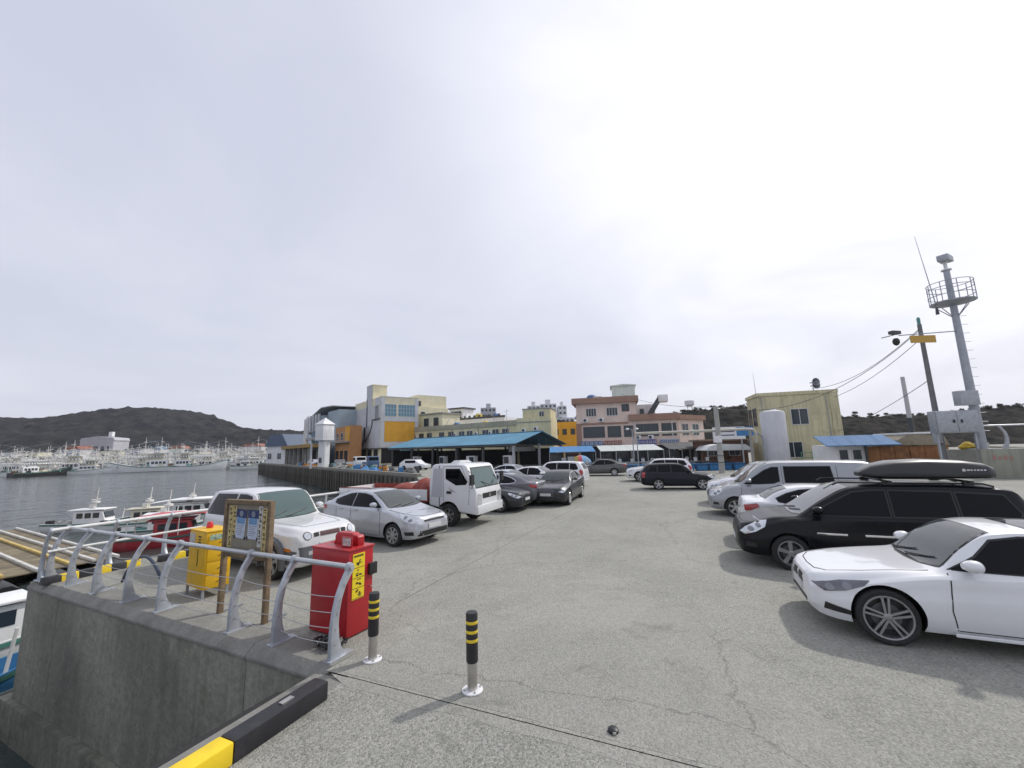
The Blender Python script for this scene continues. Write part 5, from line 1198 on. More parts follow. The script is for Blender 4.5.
# ------------------------------------------------------------------ buildings
def bld(name, label, p0, p1, cat="building", group=None):
    v = Vector((p1[0] - p0[0], p1[1] - p0[1])); return empty(name, (p0[0], p0[1], 0), math.atan2(v.y, v.x), label, cat, group), v.length
def part(parent, name, m, lo, hi, bevel=0.0):
    mb = MB(); mb.b2(lo, hi); return mb.build(name, m, parent, bevel=bevel)
M_FRAME = mat("window_frame_white", (.6, .6, .58), .5); M_FRAMED = mat("window_frame_dark", (.09, .09, .09), .5); M_PANE = glassy("building_glass", (.035, .05, .06), .07); M_PANEB = glassy("blue_building_glass", (.13, .27, .36), .08)
def win(parent, face, u0, u1, z0, z1, cols=2, rows=1, W=0, D=0, pane=None, frame=None, off=0.0):
    """window on a face: front (y = off), left (x = off) or right (x = W)"""
    def bx(a, b, za, zb, t0, t1):
        m = MB()
        if face == 'front': m.b2((a, off - t1, za), (b, off - t0, zb))
        elif face == 'left': m.b2((off - t1, a, za), (off - t0, b, zb))
        else: m.b2((W + t0, a, za), (W + t1, b, zb))
        return m
    f = MB(); w = .07
    for a, b, c, d in ((u0, u1, z0, z0 + w), (u0, u1, z1 - w, z1), (u0, u0 + w, z0 + w, z1 - w), (u1 - w, u1, z0 + w, z1 - w)):
        g_ = bx(a, b, c, d, .0, .07); f.add(g_.v, g_.f)
    for k in range(1, cols):
        u = u0 + (u1 - u0) * k / cols; g_ = bx(u - .03, u + .03, z0 + w, z1 - w, .0, .06); f.add(g_.v, g_.f)
    for k in range(1, rows):
        z = z0 + (z1 - z0) * k / rows; g_ = bx(u0 + w, u1 - w, z - .025, z + .025, .0, .055); f.add(g_.v, g_.f)
    fo = f.build("window", frame or M_FRAME, parent)
    for i in range(cols):
        for j in range(rows):
            a, b = u0 + (u1 - u0) * i / cols + .03, u0 + (u1 - u0) * (i + 1) / cols - .03; c, d = z0 + (z1 - z0) * j / rows + .03, z0 + (z1 - z0) * (j + 1) / rows - .03
            bx(a, b, c, d, .004, .028).build("pane", pane or M_PANE, fo)
    return fo
def plaster(name, col, st=.3, stc=None, dirt=.25): return mat(name, col, .85, var=.1, vscale=.7, streak=st, streak_col=stc or tuple(c * .45 for c in col), dirt=dirt, dirt_col=tuple(c * .5 for c in col), dscale=.5)
M_GREYP = plaster("pale_grey_wall", (.56, .58, .61), .12, dirt=.1); M_CREAMW = plaster("cream_wall", (.74, .69, .50), .18, dirt=.12); M_OCHRE = plaster("ochre_wall", (.70, .36, .04), .1, dirt=.08)
M_PALEY = plaster("stained_pale_yellow_wall", (.66, .60, .38), .4, (.26, .24, .16), .3); M_PINK = plaster("pink_wall", (.72, .58, .51), .15, dirt=.12); M_BRICKB = plaster("brown_cornice", (.34, .21, .16), .3)
M_GREENY = plaster("mossy_yellow_green_wall", (.60, .55, .36), .6, (.26, .24, .15), .6); M_ORANGE = plaster("orange_wall", (.48, .24, .10), .2); M_WHITEW = plaster("white_wall", (.76, .76, .76), .2, dirt=.2); M_MINT = plaster("mint_panel", (.62, .70, .65), .15)
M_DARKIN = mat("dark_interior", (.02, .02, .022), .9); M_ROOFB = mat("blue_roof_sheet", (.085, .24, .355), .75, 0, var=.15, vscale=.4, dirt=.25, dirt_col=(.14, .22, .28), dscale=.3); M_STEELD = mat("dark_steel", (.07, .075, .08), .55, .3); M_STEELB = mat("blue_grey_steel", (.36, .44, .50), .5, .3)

# --- harbour office: pale grey and cream with ochre panels, corner towards the camera
qd = Vector((-.62, .785)); md = Vector((.785, .62)); cn = Vector((-29.2, 90.5))
b, W = bld("harbour_office", "pale grey and cream harbour office with big ochre wall panels", cn, cn + md * 9)
HB = 14.9
part(b, "corner_block", M_CREAMW, (0, 0, 0), (9.0, 18.0, HB))
part(b, "grey_side_wall", M_GREYP, (-.06, 3.6, 3.6), (-.004, 17.9, 13.2)); part(b, "grey_side_wall", M_GREYP, (-.06, .1, 3.6), (-.004, 3.5, HB))
part(b, "stair_tower", M_CREAMW, (0, 5.4, HB), (3.4, 9.2, HB + 3.3)); part(b, "grey_tower_face", M_GREYP, (-.10, 5.4, 3.6), (-.062, 9.2, HB + 3.25)); part(b, "tower_cap", M_CREAMW, (-.14, 5.2, HB + 3.3), (3.6, 9.4, HB + 3.45))
part(b, "tall_window_slot", M_PANE, (-.14, 8.3, 8.4), (-.102, 9.0, HB + .3))
part(b, "ochre_panel", M_OCHRE, (.9, -.06, 4.9), (8.1, -.004, 9.4)); part(b, "grey_frame", M_GREYP, (.1, -.09, 3.6), (.85, -.004, HB - .2)); part(b, "grey_frame", M_GREYP, (8.15, -.09, 3.6), (8.95, -.004, HB - .2)); part(b, "grey_band", M_GREYP, (.86, -.085, 9.45), (8.14, -.004, 10.4)); part(b, "grey_band", M_GREYP, (.86, -.085, 3.7), (8.14, -.004, 4.85))
win(b, 'front', .9, 3.6, 10.5, 13.3, 4, 3, pane=M_PANEB); win(b, 'front', 4.0, 8.1, 10.5, 13.3, 6, 3, pane=M_PANEB)
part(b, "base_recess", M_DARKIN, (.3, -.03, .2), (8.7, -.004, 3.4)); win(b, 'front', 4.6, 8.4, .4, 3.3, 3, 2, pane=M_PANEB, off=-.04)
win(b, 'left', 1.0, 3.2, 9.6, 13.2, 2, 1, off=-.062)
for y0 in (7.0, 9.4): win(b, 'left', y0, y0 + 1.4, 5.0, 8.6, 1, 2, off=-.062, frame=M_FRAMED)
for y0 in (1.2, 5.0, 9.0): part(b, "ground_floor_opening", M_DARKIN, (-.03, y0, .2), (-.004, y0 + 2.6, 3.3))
m = MB(); pts = [(-.14, 17.8 - 13.0 * math.sin(t * math.pi / 20), 3.8 + 6.2 * (1 - math.cos(t * math.pi / 20))) for t in range(11)]; m.pipe(pts + [(-.14, .1, 10.0)], .14, 6); m.build("arched_trim", M_STEELD, b)
part(b, "canopy_slab", M_STEELD, (-.9, -.4, 3.4), (9.2, -.1, 3.58)); part(b, "canopy_slab", M_STEELD, (-.9, -.08, 3.4), (-.1, 18, 3.58))
part(b, "ochre_side", M_OCHRE, (-.11, 14.0, 3.62), (-.064, 17.9, 9.4)); part(b, "rear_wing", M_CREAMW, (9.02, 1.2, 0), (12.4, 16, 13.2)); part(b, "ochre_panel", M_OCHRE, (9.3, 1.14, 4.6), (12.2, 1.196, 8.8)); win(b, 'front', 10.1, 11.3, 9.4, 12.0, 1, 2, off=1.19)
part(b, "upper_block", M_CREAMW, (10.6, 4.0, 13.2), (18.6, 15, 16.4)); part(b, "rear_block", M_CREAMW, (12.42, 3.0, 0), (18.6, 16, 13.18)); part(b, "balcony", M_STEELD, (9.4, 1.8, 13.4), (10.5, 3.8, 14.6)); part(b, "roof_unit", M_GREYP, (5.5, 3, HB), (7.5, 4.2, HB + .5))
part(b, "parapet_cap", M_GREYP, (-.12, -.1, HB), (9.1, .35, HB + .12))

# --- steel and glass building with a flat canopy roof
b, W = bld("glass_hall", "blue grey steel and glass hall with a thin flat canopy roof", (-58.5, 116), (-50.8, 107))
part(b, "glass_block", M_STEELB, (2.5, 1, 0), (13, 14, 12.6)); rf = MB(); rf.prism([(-1.5, 12.2), (11.2, 14.6), (11.2, 14.8), (-1.5, 12.4)], 'y', .7, 14); rf.build("roof", M_GREYP, b)
rf = MB(); rf.prism([(11.3, 14.6), (21, 14.2), (21, 14.4), (11.3, 14.8)], 'y', .7, 14); rf.build("roof", M_GREYP, b)
for k in range(3): m = MB(); m.tube((-.9 + k * 1.5, 0, 0), (-.9 + k * 1.5, 0, 12.4 + k * .33), .28, n=8); m.build("column", M_WHITEW, b, smooth=40)
for k in range(5):
    win(b, 'front', 3.0 + k * 1.95, 4.7 + k * 1.95, 7.2, 10.8, 1, 2, off=.99, pane=M_PANEB, frame=M_STEEL); win(b, 'front', 3.0 + k * 1.95, 4.7 + k * 1.95, 2.6, 6.2, 1, 2, off=.99, pane=M_PANEB, frame=M_STEEL)
for k in range(4): m = MB(); m.tube((4 + k * 2.6, .2, 8.5), (4 + k * 2.6, .2, 13), .35, n=8); m.build("duct", M_GREYP, b, smooth=40)
part(b, "mid_balcony", M_STEEL, (2, -.4, 6.4), (13, .9, 7.0)); m = MB(); m.prism([(-1.6, 0), (1.2, 0), (1.2, 5.2), (.6, 5.4)], 'y', .5, 6); m.build("sloping_wing", M_WHITEW, b); part(b, "side_block", M_STEELB, (13.02, 2, 0), (22, 12, 13.4))
b, W = bld("blue_roof_house", "low house with a dark blue roof at the left end of the quay", (-74, 124), (-64, 118)); part(b, "wall", M_WHITEW, (0, 0, 0), (11, 8, 5.2)); m = MB(); m.prism([(-.5, 5.2), (11.5, 5.2), (8.5, 8.6), (2.5, 8.6)], 'y', -.4, 8.4); m.build("roof", mat("dark_blue_roof", (.06, .10, .17), .5, var=.15), b)
win(b, 'front', 1, 3, 1.4, 3.2); win(b, 'front', 6, 8, 1.4, 3.2)

# --- white lookout tower with a pyramid roof
b = empty("lookout_tower", (-35.0, 76.5, 0), R(-30), "small white square tower with a wider top and pyramid roof on the quay", "tower")
part(b, "shaft", M_WHITEW, (-.7, -.7, 0), (.7, .7, 5.2)); part(b, "upper_room", M_WHITEW, (-1.15, -1.15, 5.2), (1.15, 1.15, 8.0), .03); m = MB(); m.add([(-1.3, -1.3, 8.0), (1.3, -1.3, 8.0), (1.3, 1.3, 8.0), (-1.3, 1.3, 8.0), (0, 0, 9.3)], [(3, 2, 1, 0), (0, 1, 4), (1, 2, 4), (2, 3, 4), (3, 0, 4)]); m.build("pyramid_roof", M_WHITEW, b)
part(b, "ledge", M_GREYP, (-1.25, -1.25, 5.05), (1.25, 1.25, 5.2)); win(b, 'left', -.5, .5, 6.2, 7.2, 1, 1, off=-1.155); win(b, 'front', -.3, .4, 1.0, 1.9, 1, 1, off=-.705, frame=M_FRAMED)
for s in (1, -1): part(b, "corner_post", M_GREYP, (s * 1.9 - .12, -1.4, 0), (s * 1.9 + .12, -1.15, 4.6))

# --- orange buildings along the quay
b, W = bld("orange_store", "long low ochre roofed open store along the far quay", (-84, 141), (-48, 97)); part(b, "rear_wall", M_CONC, (0, 4, 0), (W, 4.6, 4.2)); part(b, "ochre_fascia", plaster("ochre_fascia", (.36, .23, .07), .3), (-.3, -.4, 4.2), (W + .3, 5, 5.0))
for k in range(12): part(b, "pillar", M_CONC, (k * W / 11.2, 0, 0), (k * W / 11.2 + .5, .5, 4.2))
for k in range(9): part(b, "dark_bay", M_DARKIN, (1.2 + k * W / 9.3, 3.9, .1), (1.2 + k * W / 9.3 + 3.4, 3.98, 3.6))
b, W = bld("orange_house", "orange three storey house with balcony behind the white tower", (-43.5, 101), (-36.6, 92.5)); part(b, "wall", M_ORANGE, (0, 0, 0), (W, 2.6, 8.8)); part(b, "balcony_slab", M_CONC, (-.2, -1.2, 5.0), (W + .2, -.02, 5.3)); m = MB()
m.tube((-.2, -1.15, 6.1), (W + .2, -1.15, 6.1), .04, n=5)
for k in range(10): m.tube((-.1 + k * (W + .2) / 9, -1.15, 5.3), (-.1 + k * (W + .2) / 9, -1.15, 6.1), .03, n=4)
m.build("balcony_rail", M_STEEL, b)
for k in range(3): win(b, 'front', .8 + k * 3.3, 2.6 + k * 3.3, 5.6, 7.4); part(b, "ground_opening", M_DARKIN, (.6 + k * 3.3, -.03, .2), (3.0 + k * 3.3, -.004, 3.2))
part(b, "ochre_panel", M_OCHRE, (W - 3.4, -.06, 5.35), (W - .2, -.004, 8.6))

# --- long stained pale yellow building
b, W = bld("market_block", "long stained pale yellow market block with a dark weathered parapet", (-26.5, 98), (.8, 79))
part(b, "wall", M_PALEY, (0, 0, 0), (W, 9, 7.1)); part(b, "parapet", plaster("weathered_parapet", (.40, .38, .29), .7, (.12, .11, .09), .5), (-.1, -.15, 7.1), (W + .1, .2, 8.1)); part(b, "roof_deck", M_CONC, (.1, .22, 7.1), (W - .1, 8.9, 7.3))
for u in (3.2, 6.0, 8.6, 12.4, 15.2): win(b, 'front', u, u + 1.5, 5.5, 6.6, 2, 1, frame=M_FRAMED)
for u in (18.2, 20.4, 24.6, 27.2, 29.6): win(b, 'front', u, u + 1.7, 5.5, 6.6, 2, 1)
part(b, "upper_house", M_CREAMW, (1.0, 2.2, 7.32), (11.2, 8, 11.0)); part(b, "upper_roof_slab", M_CONC, (.6, 1.8, 11.0), (11.6, 8.4, 11.3))
for u in (1.8, 5.2, 8.4): win(b, 'front', u, u + 1.6, 8.2, 10.2, 2, 1, off=2.19, frame=M_FRAMED)
m = MB(); m.pipe([(11.8 + k * 1.2, 2.5, 8 + 1.6 * (k % 2)) for k in range(5)], .06, 5); m.build("roof_frame", M_STEEL, b)
b, W = bld("white_block", "white block with dark crenellated parapet behind the market", (-19.5, 118), (-2.2, 108)); part(b, "wall", M_WHITEW, (0, 0, 0), (W, 10, 11.0)); part(b, "parapet", M_STEELD, (-.1, -.1, 11.0), (W + .1, .3, 11.5))
for k in range(12): part(b, "parapet_post", M_STEELD, (.3 + k * 1.6, -.05, 11.5), (.9 + k * 1.6, .25, 12.0))
for k in range(5): win(b, 'front', 1.2 + k * 3.7, 3.0 + k * 3.7, 7.0, 8.6)
part(b, "stair_house", M_WHITEW, (0, 2, 11.02), (5, 7, 14.4)); part(b, "stair_roof", M_STEELD, (-.5, 1.6, 14.4), (5.6, 7.4, 14.8)); win(b, 'front', .6, 4.4, 12.4, 13.8, 3, 1, off=1.99)
b, W = bld("stained_house", "weathered yellow two step house right of the market roof", (.6, 71), (6.4, 69.5)); part(b, "lower_block", M_PALEY, (0, 0, 0), (W, 7, 7.8)); part(b, "upper_block", M_PALEY, (1.0, .6, 7.8), (W - .1, 6.5, 9.3)); part(b, "cornice", M_CONC, (.9, .5, 9.3), (W, 6.6, 9.45)); part(b, "cornice", M_CONC, (-.05, -.08, 7.0), (W + .05, -.004, 7.15)); win(b, 'front', 3.9, 4.8, 7.95, 8.9, 2, 1, off=.59)
b, W = bld("yellow_house", "small orange yellow house with dark windows left of the pink building", (7.7, 85.5), (13.2, 84)); part(b, "wall", M_OCHRE, (0, 0, 0), (W, 8, 7.8)); part(b, "red_side", plaster("red_brown_wall", (.30, .09, .05), .3), (-1.4, .4, 0), (-.02, 8, 7.4))
for k in range(3): win(b, 'front', .8 + k * 1.7, 1.7 + k * 1.7, 5.2, 6.4, 1, 1, frame=M_FRAMED)
for k in range(3): m = MB(); m.lathe([(.25, 0), (.25, .5), (.1, .6)], 8, (1 + k * 1.8, 1, 7.8)); m.build("roof_vent", M_STEELD, b)

# --- pink building
b, W = bld("pink_building", "three storey pink seafood restaurant with brown cornices and big dark windows", (9.9, 64), (24.2, 60.5))
part(b, "main_wall", M_PINK, (0, 0, 0), (9.0, 11, 9.2)); part(b, "side_wall", M_PINK, (9.02, 0, 0), (W, 10, 6.35)); part(b, "cornice", M_BRICKB, (-.6, -.6, 9.2), (9.4, 11.3, 10.1)); part(b, "cornice", M_BRICKB, (7.8, -.5, 6.35), (W + .3, 10.2, 7.25)); part(b, "string_course", M_BRICKB, (-.1, -.14, 5.95), (7.75, -.004, 6.2)); part(b, "brick_quoin", M_BRICKB, (-.12, -.12, 0), (.7, -.004, 5.9))
for u0, u1 in ((.95, 4.2), (4.6, 6.6), (7.0, 8.4)): win(b, 'front', u0, u1, 3.95, 5.65, 3 if u1 - u0 > 3 else 2, 1, frame=M_FRAMED)
for u0, u1 in ((8.8, 12.0), (12.4, W - .25)): win(b, 'front', u0, u1, 3.95, 5.8, 3, 1, frame=M_FRAMED)
for u0, u1 in ((1.5, 3.1), (4.6, 6.3)): win(b, 'front', u0, u1, 7.2, 8.5, 4, 1)
win(b, 'front', 6.9, 8.0, 7.8, 8.9, 2, 1, frame=M_FRAMED); part(b, "terrace_wall", M_WHITEW, (9.05, 3.2, 6.4), (12, 9, 9.0)); win(b, 'front', 9.6, 10.4, 6.7, 8.4, 1, 1, off=3.19)
m = MB(); m.prism([(10.6, 7.3), (11.5, 7.3), (13.3, 10.1), (12.5, 10.1)], 'y', 1.2, 2.4); m.build("stair_flight", M_STEELD, b); part(b, "stair_landing", M_WHITEW, (12.4, 1.0, 9.1), (13.8, 2.8, 10.2), .1); part(b, "roof_house", M_MINT, (5.6, 3.4, 10.12), (9.2, 8, 12.2)); m = MB(); m.prism([(5.35, 12.2), (9.45, 12.2), (9.4, 12.3), (7.4, 12.5), (5.4, 12.3)], 'y', 3.2, 8.2); m.build("roof_house_roof", M_MINT, b)
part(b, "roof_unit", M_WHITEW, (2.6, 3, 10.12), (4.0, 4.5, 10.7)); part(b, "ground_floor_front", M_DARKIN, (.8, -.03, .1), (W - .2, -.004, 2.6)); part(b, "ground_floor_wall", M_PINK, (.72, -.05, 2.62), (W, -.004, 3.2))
for u0, u1, c in ((.5, 3.8, (.12, .2, .36)), (4.0, 6.6, (.28, .08, .05)), (8.8, 11.5, (.08, .09, .30)), (12.0, W - .1, (.36, .42, .50))):
    s_ = part(b, "shop_sign", mat("shop_sign_%d" % int(u0 * 10), c, .5, var=.2, vscale=2), (u0, -.5, 2.75), (u1, -.3, 3.45)); m = MB(); k_ = 5
    for i in range(k_):
        x = u0 + (u1 - u0) * (i + .5) / k_; m.b2((x - .2, -.53, 2.92), (x + .2, -.505, 2.98)); m.b2((x - .2, -.53, 3.2), (x + .12, -.505, 3.26)); m.b2((x + .1, -.53, 2.98), (x + .17, -.505, 3.3)); m.b2((x - .18, -.53, 3.0), (x - .12, -.505, 3.2))
    m.build("sign_lettering", M_FRAME if c[0] < .35 else mat("blue_lettering", (.05, .08, .25), .6), s_)
b2_, W2 = bld("pink_building_wing", "angled pink two storey wing at the right end of the restaurant", (24.45, 60.5), (30, 64.6)); part(b2_, "wall", M_PINK, (0, 0.2, 0), (W2, 8, 6.3)); part(b2_, "cornice", M_BRICKB, (-.1, -.2, 6.3), (W2 + .2, 8, 7.0)); win(b2_, 'front', .8, 2.5, 3.9, 5.7, 2, 1, off=.19); win(b2_, 'front', 3.6, 5.4, 3.9, 5.7, 2, 1, off=.19)
part(b2_, "ground_opening", M_DARKIN, (.5, .16, .1), (6, .19, 2.8))

def ac_unit(parent, x, y, z):
    u = part(parent, "air_conditioner", M_WHITE, (x, y - .32, z), (x + .8, y - .02, z + .6), .02); m = MB(); m.lathe([(0, y - .33), (.22, y - .33), (.24, y - .322)], 14, (x + .3, 0, z + .3), 'y'); m.build("fan_grille", M_STEELD, u)
def roof_tank(parent, x, y, z, col, r_=.8, h=1.5):
    m = MB(); m.lathe([(r_, 0), (r_ * 1.03, h * .3), (r_, h * .8), (r_ * .6, h), (r_ * .25, h * 1.05), (0, h * 1.06)], 16, (x, y, z)); m.build("roof_water_tank", col, parent, smooth=40)
PINKB = bpy.data.objects["pink_building"]; MKT = bpy.data.objects["market_block"]; OFFC = bpy.data.objects["harbour_office"]; STH = bpy.data.objects["stained_house"]; WBL = bpy.data.objects["white_block"]; TNK = None
M_TKB = mat("blue_roof_tank", (.05, .14, .32), .5); M_TKY = mat("yellow_roof_tank", (.5, .38, .06), .5)
for x_ in (1.0, 3.4, 8.6, 10.4): ac_unit(PINKB, x_, 0, 3.5 if x_ > 8 else 6.35)
ac_unit(bpy.data.objects["pink_building_wing"], 2.7, .2, 4.2)
for x_ in (4.9, 17.0, 22.8, 26.4): ac_unit(MKT, x_, 0, 5.6)
for x_, z_ in ((.9, 4.2), (3.0, 4.4)): ac_unit(STH, x_, 0, z_ + 1.2)
roof_tank(MKT, 14, 4, 7.3, M_TKB); roof_tank(MKT, 21.5, 5, 7.3, M_TKY); roof_tank(WBL, 9, 4, 11.0, M_TKY, 1.0, 1.8); roof_tank(WBL, 14, 5, 11.0, M_TKB, .9, 1.6); roof_tank(PINKB, 2.2, 6, 10.1, M_TKB, .8, 1.2)
for x_, y_ in ((17.5, 3), (24.5, 4), (29, 2.5)):
    m = MB(); m.tube((x_, y_, 7.3), (x_, y_, 10.6), .04, n=5); m.tube((x_ - .6, y_, 10.2), (x_ + .6, y_, 10.3), .025, n=4); m.build("roof_aerial", M_STEEL, MKT)
for x_ in (2.0, 9.6, 16.2, 23.6, 31.0):
    m = MB(); m.tube((x_, -.08, 0), (x_, -.08, 7.0), .06, n=6); m.build("drain_pipe", M_STEEL, MKT)
for x_ in (8.72, 13.9): m = MB(); m.tube((x_, -.07, 0), (x_, -.07, 6.2), .06, n=6); m.build("drain_pipe", M_WHITE, PINKB)
# --- market shed with the big blue roof
g0 = Vector((.14, 57)); gd = Vector((.66, .75)); sd_ = Vector((-.75, .66)); 
b, W = bld("market_shed", "open fish market shed under a long blue sheet roof", g0, g0 + gd * 11.4, "shed")
SL = 31.0; ez, rz = 3.45, 5.1; mid = W * .5
for (x0, z0, x1, z1) in ((-.5, ez - .1, mid, rz), (mid, rz, W + .5, ez - .3)):
    n = 26
    for k in range(n):
        ya, yb = -.6 + (SL + .6) * k / n, -.6 + (SL + .6) * (k + 1) / n - .02; m = MB(); m.add([(x0, ya, z0), (x1, ya, z1), (x1, yb, z1), (x0, yb, z0), (x0, ya, z0 - .06), (x1, ya, z1 - .06), (x1, yb, z1 - .06), (x0, yb, z0 - .06)], [(0, 1, 2, 3), (7, 6, 5, 4), (0, 4, 5, 1), (2, 6, 7, 3), (1, 5, 6, 2), (0, 3, 7, 4)]); m.build("roof_sheet", M_ROOFB, b)
part(b, "ridge_cap", M_ROOFB, (mid - .2, -.65, rz - .01), (mid + .2, SL, rz + .06)); part(b, "eave_beam", M_STEELD, (-.4, -.5, ez - .45), (-.25, SL, ez - .2))
for k in range(6):
    y = .2 + k * SL / 5.2
    m = MB(); m.tube((0, y, ez - .3), (mid, y, rz - .2), .09, n=5); m.tube((mid, y, rz - .2), (W, y, ez - .4), .09, n=5); m.tube((0, y, ez - .35), (W, y, ez - .45), .08, n=5)
    for j in range(1, 6): xx = W * j / 6; zt = ez - .3 + (rz - ez + .1) * (1 - abs(xx - mid) / mid); m.tube((xx, y, ez - .4), (xx, y, zt), .05, n=4)
    m.build("roof_truss", M_STEELD, b)
    for x in (0, W * .5, W):
        m = MB(); m.b2((x - .14, y - .14, 0), (x + .14, y + .14, ez - .2)); m.build("column", M_STEELD if k else M_STEEL, b)
part(b, "back_partition", M_DARKIN, (W - .4, 1, 0), (W - .2, SL, 2.6)); part(b, "far_partition", M_DARKIN, (.5, SL - .5, 0), (W - .4, SL - .3, 2.8)); part(b, "side_tarp", mat("white_tarpaulin", (.55, .55, .53), .7, var=.15), (W * .4, 5, 2.2), (W - .5, 5.2, 2.9))
for k in range(4):
    mv = empty("fish_chiller", (0, 0, 0), 0, ["white upright fish chiller under the blue roof, left end", "white upright fish chiller under the blue roof, second along", "white upright fish chiller under the blue roof, third along", "white upright fish chiller at the near end of the blue roof"][k], "chiller", "chillers in the market shed")
    p = g0 + sd_ * (24 - k * 7.2) + gd * 1.2; mv.location = (p.x, p.y, 0); mv.rotation_euler = (0, 0, math.atan2(gd.y, gd.x) + R(-90)); part(mv, "cabinet", M_WHITE, (-1.2 if k % 2 == 0 else -.6, -.4, .1), (.6, .4, 1.7), .03); part(mv, "glass_door", M_PANE, (-.5, -.43, .6), (.5, -.405, 1.55)); part(mv, "plinth", M_STEELD, (-.6, -.35, 0), (.6, .35, .1))

# --- stalls with awnings in front of the pink building
def stall(label, x0, x1, y, mcol, zf=2.05, zb=2.75, depth=4.5, rz=-.1, open_=True):
    w = x1 - x0; s = empty("market_stall", (x0, y, 0), rz, label, "stall", "market stalls under the pink building"); m = MB(); n = max(3, int(w / 1.6)); 
    for k in range(n):
        a, c = w * k / n, w * (k + 1) / n - .03; m = MB(); m.add([(a, -.6, zf), (c, -.6, zf), (c, depth, zb), (a, depth, zb), (a, -.6, zf - .05), (c, -.6, zf - .05), (c, depth, zb - .05), (a, depth, zb - .05)], [(0, 1, 2, 3), (7, 6, 5, 4), (0, 4, 5, 1), (1, 5, 6, 2), (2, 6, 7, 3), (3, 7, 4, 0)]); m.build("awning_panel", mcol, s)
    for k in range(n + 1): part(s, "post", M_STEEL, (w * k / n - .04, -.3, 0), (w * k / n + .04, -.22, zf))
    for k in range(n):
        fr = part(s, "shop_window", M_FRAMED, (w * k / n + .1, depth * .35, .5), (w * (k + 1) / n - .1, depth * .35 + .06, 1.95)); mm = MB(); mm.b2((w * k / n + .2, depth * .35 - .02, .6), (w * (k + 1) / n - .2, depth * .35 - .004, 1.85)); mm.build("pane", M_PANE, fr)
    part(s, "counter", M_STEELB, (0, depth * .3 - .9, 0), (w, depth * .3, .62)); return s
M_AWB = mat("blue_awning", (.06, .20, .42), .8, var=.15); M_AWW = mat("white_awning", (.52, .56, .55), .6, var=.12, dirt=.3, dirt_col=(.3, .32, .3)); M_AWD = mat("dark_awning", (.045, .05, .055), .7)
stall("market stall under a blue awning at the left of the row", 4.6, 10.4, 53.5, M_AWB); stall("market stall under a wide dirty white awning", 10.9, 18.6, 52.5, M_AWW); stall("market stall under a dark awning at the foot of the pink wing", 18.9, 23.4, 50.8, M_AWD, 2.1, 2.9)
tn = empty("white_tent", (20.6, 44.5, 0), R(-8), "small white tent with dark open front behind the concrete pole", "tent"); m = MB(); m.prism([(0, 1.95), (.5, 2.4), (1.2, 2.55), (4.0, 2.45), (4.7, 1.95), (4.7, 1.85), (0, 1.85)], 'y', 0, 4); m.build("tent_roof", mat("tent_fabric", (.62, .63, .62), .7, dirt=.2), tn, bevel=.05)
for x in (.1, 4.6):
    for y in (.1, 3.9): part(tn, "pole", M_STEEL, (x - .03, y - .03, 0), (x + .03, y + .03, 1.9))
part(tn, "back_cloth", M_DARKIN, (.1, 3.8, 0), (4.6, 3.85, 1.86)); part(tn, "goods_stack", mat("red_brown_goods", (.16, .07, .05), .8, var=.5, vscale=3), (3.1, 2.2, 0), (4.2, 3.2, 1.2))
# tubs, buckets
M_TUB = mat("blue_fish_tub", (.035, .17, .38), .45, var=.2, vscale=2, vary=.25); tub0 = None; q = random.Random(4); tubs = []; pails = []
for k in range(15):
    x = 5.6 + k * 1.17; y = 42.9 - .13 * k + q.uniform(-.15, .15)
    if k in (2, 3): continue
    if tub0 is None:
        t = empty("fish_tub"); m = MB(); vs = []
        for (a, bb, z) in ((.44, .34, .02), (.52, .42, .66), (.55, .45, .70), (.49, .39, .70), (.42, .32, .12)): vs += [(-a, -bb, z), (a, -bb, z), (a, bb, z), (-a, bb, z)]
        m.add(vs, [(i * 4 + j, i * 4 + (j + 1) % 4, (i + 1) * 4 + (j + 1) % 4, (i + 1) * 4 + j) for i in range(4) for j in range(4)] + [(3, 2, 1, 0), (16, 17, 18, 19)]); m.build("tub_body", M_TUB, t); m = MB(); m.lathe([(.04, -.46), (.04, -.40)], 8, (0, 0, .1), 'y'); m.build("drain_plug", M_BLACK, t); part(t, "rim_band", M_BLACK, (-.53, -.435, .56), (.53, -.42, .60)); part(t, "water_surface", M_PANEB, (-.47, -.37, .55), (.47, .37, .57)); tub0 = t
    else: t = copy_tree(tub0)
    tubs.append(t); t.location = (x, y, 0); t.rotation_euler = (0, 0, q.uniform(-.1, .1))
label_in_order(tubs, "blue plastic fish tub in the long row before the stalls, %s", "tub", "fish tubs before the stalls")
bk0 = None
for k in range(13):
    x = 8.0 + k * 1.15 + q.uniform(-.2, .2); y = 45.5 - .1 * k
    if bk0 is None:
        t = empty("bucket"); m = MB(); m.lathe([(.14, 0), (.19, .36), (.20, .37), (.18, .36), (.13, .05), (0, .05)], 12); m.build("pail", M_WHITE, t, smooth=40); m = MB(); m.pipe([(.19 * math.cos(a * .3), 0, .36 + .16 * math.sin(a * .3)) for a in range(11)], .008, 4); m.build("handle", M_STEEL, t); bk0 = t
    else: t = copy_tree(bk0)
    pails.append(t); t.location = (x, y, .82); t.rotation_euler = (0, 0, q.uniform(0, 3))
label_in_order(pails, "white bucket on the long table behind the fish tubs, %s", "bucket", "white buckets on the stall table")
tb = empty("stall_table", (7.4, 45.7, 0), R(-5), "long dark table carrying white buckets behind the fish tubs", "table"); part(tb, "table_top", M_STEELD, (0, -.5, .76), (15.5, .5, .815))
for k in range(6): part(tb, "leg", M_STEELD, (.2 + 3.0 * k, -.4, 0), (.3 + 3.0 * k, .4, .76))
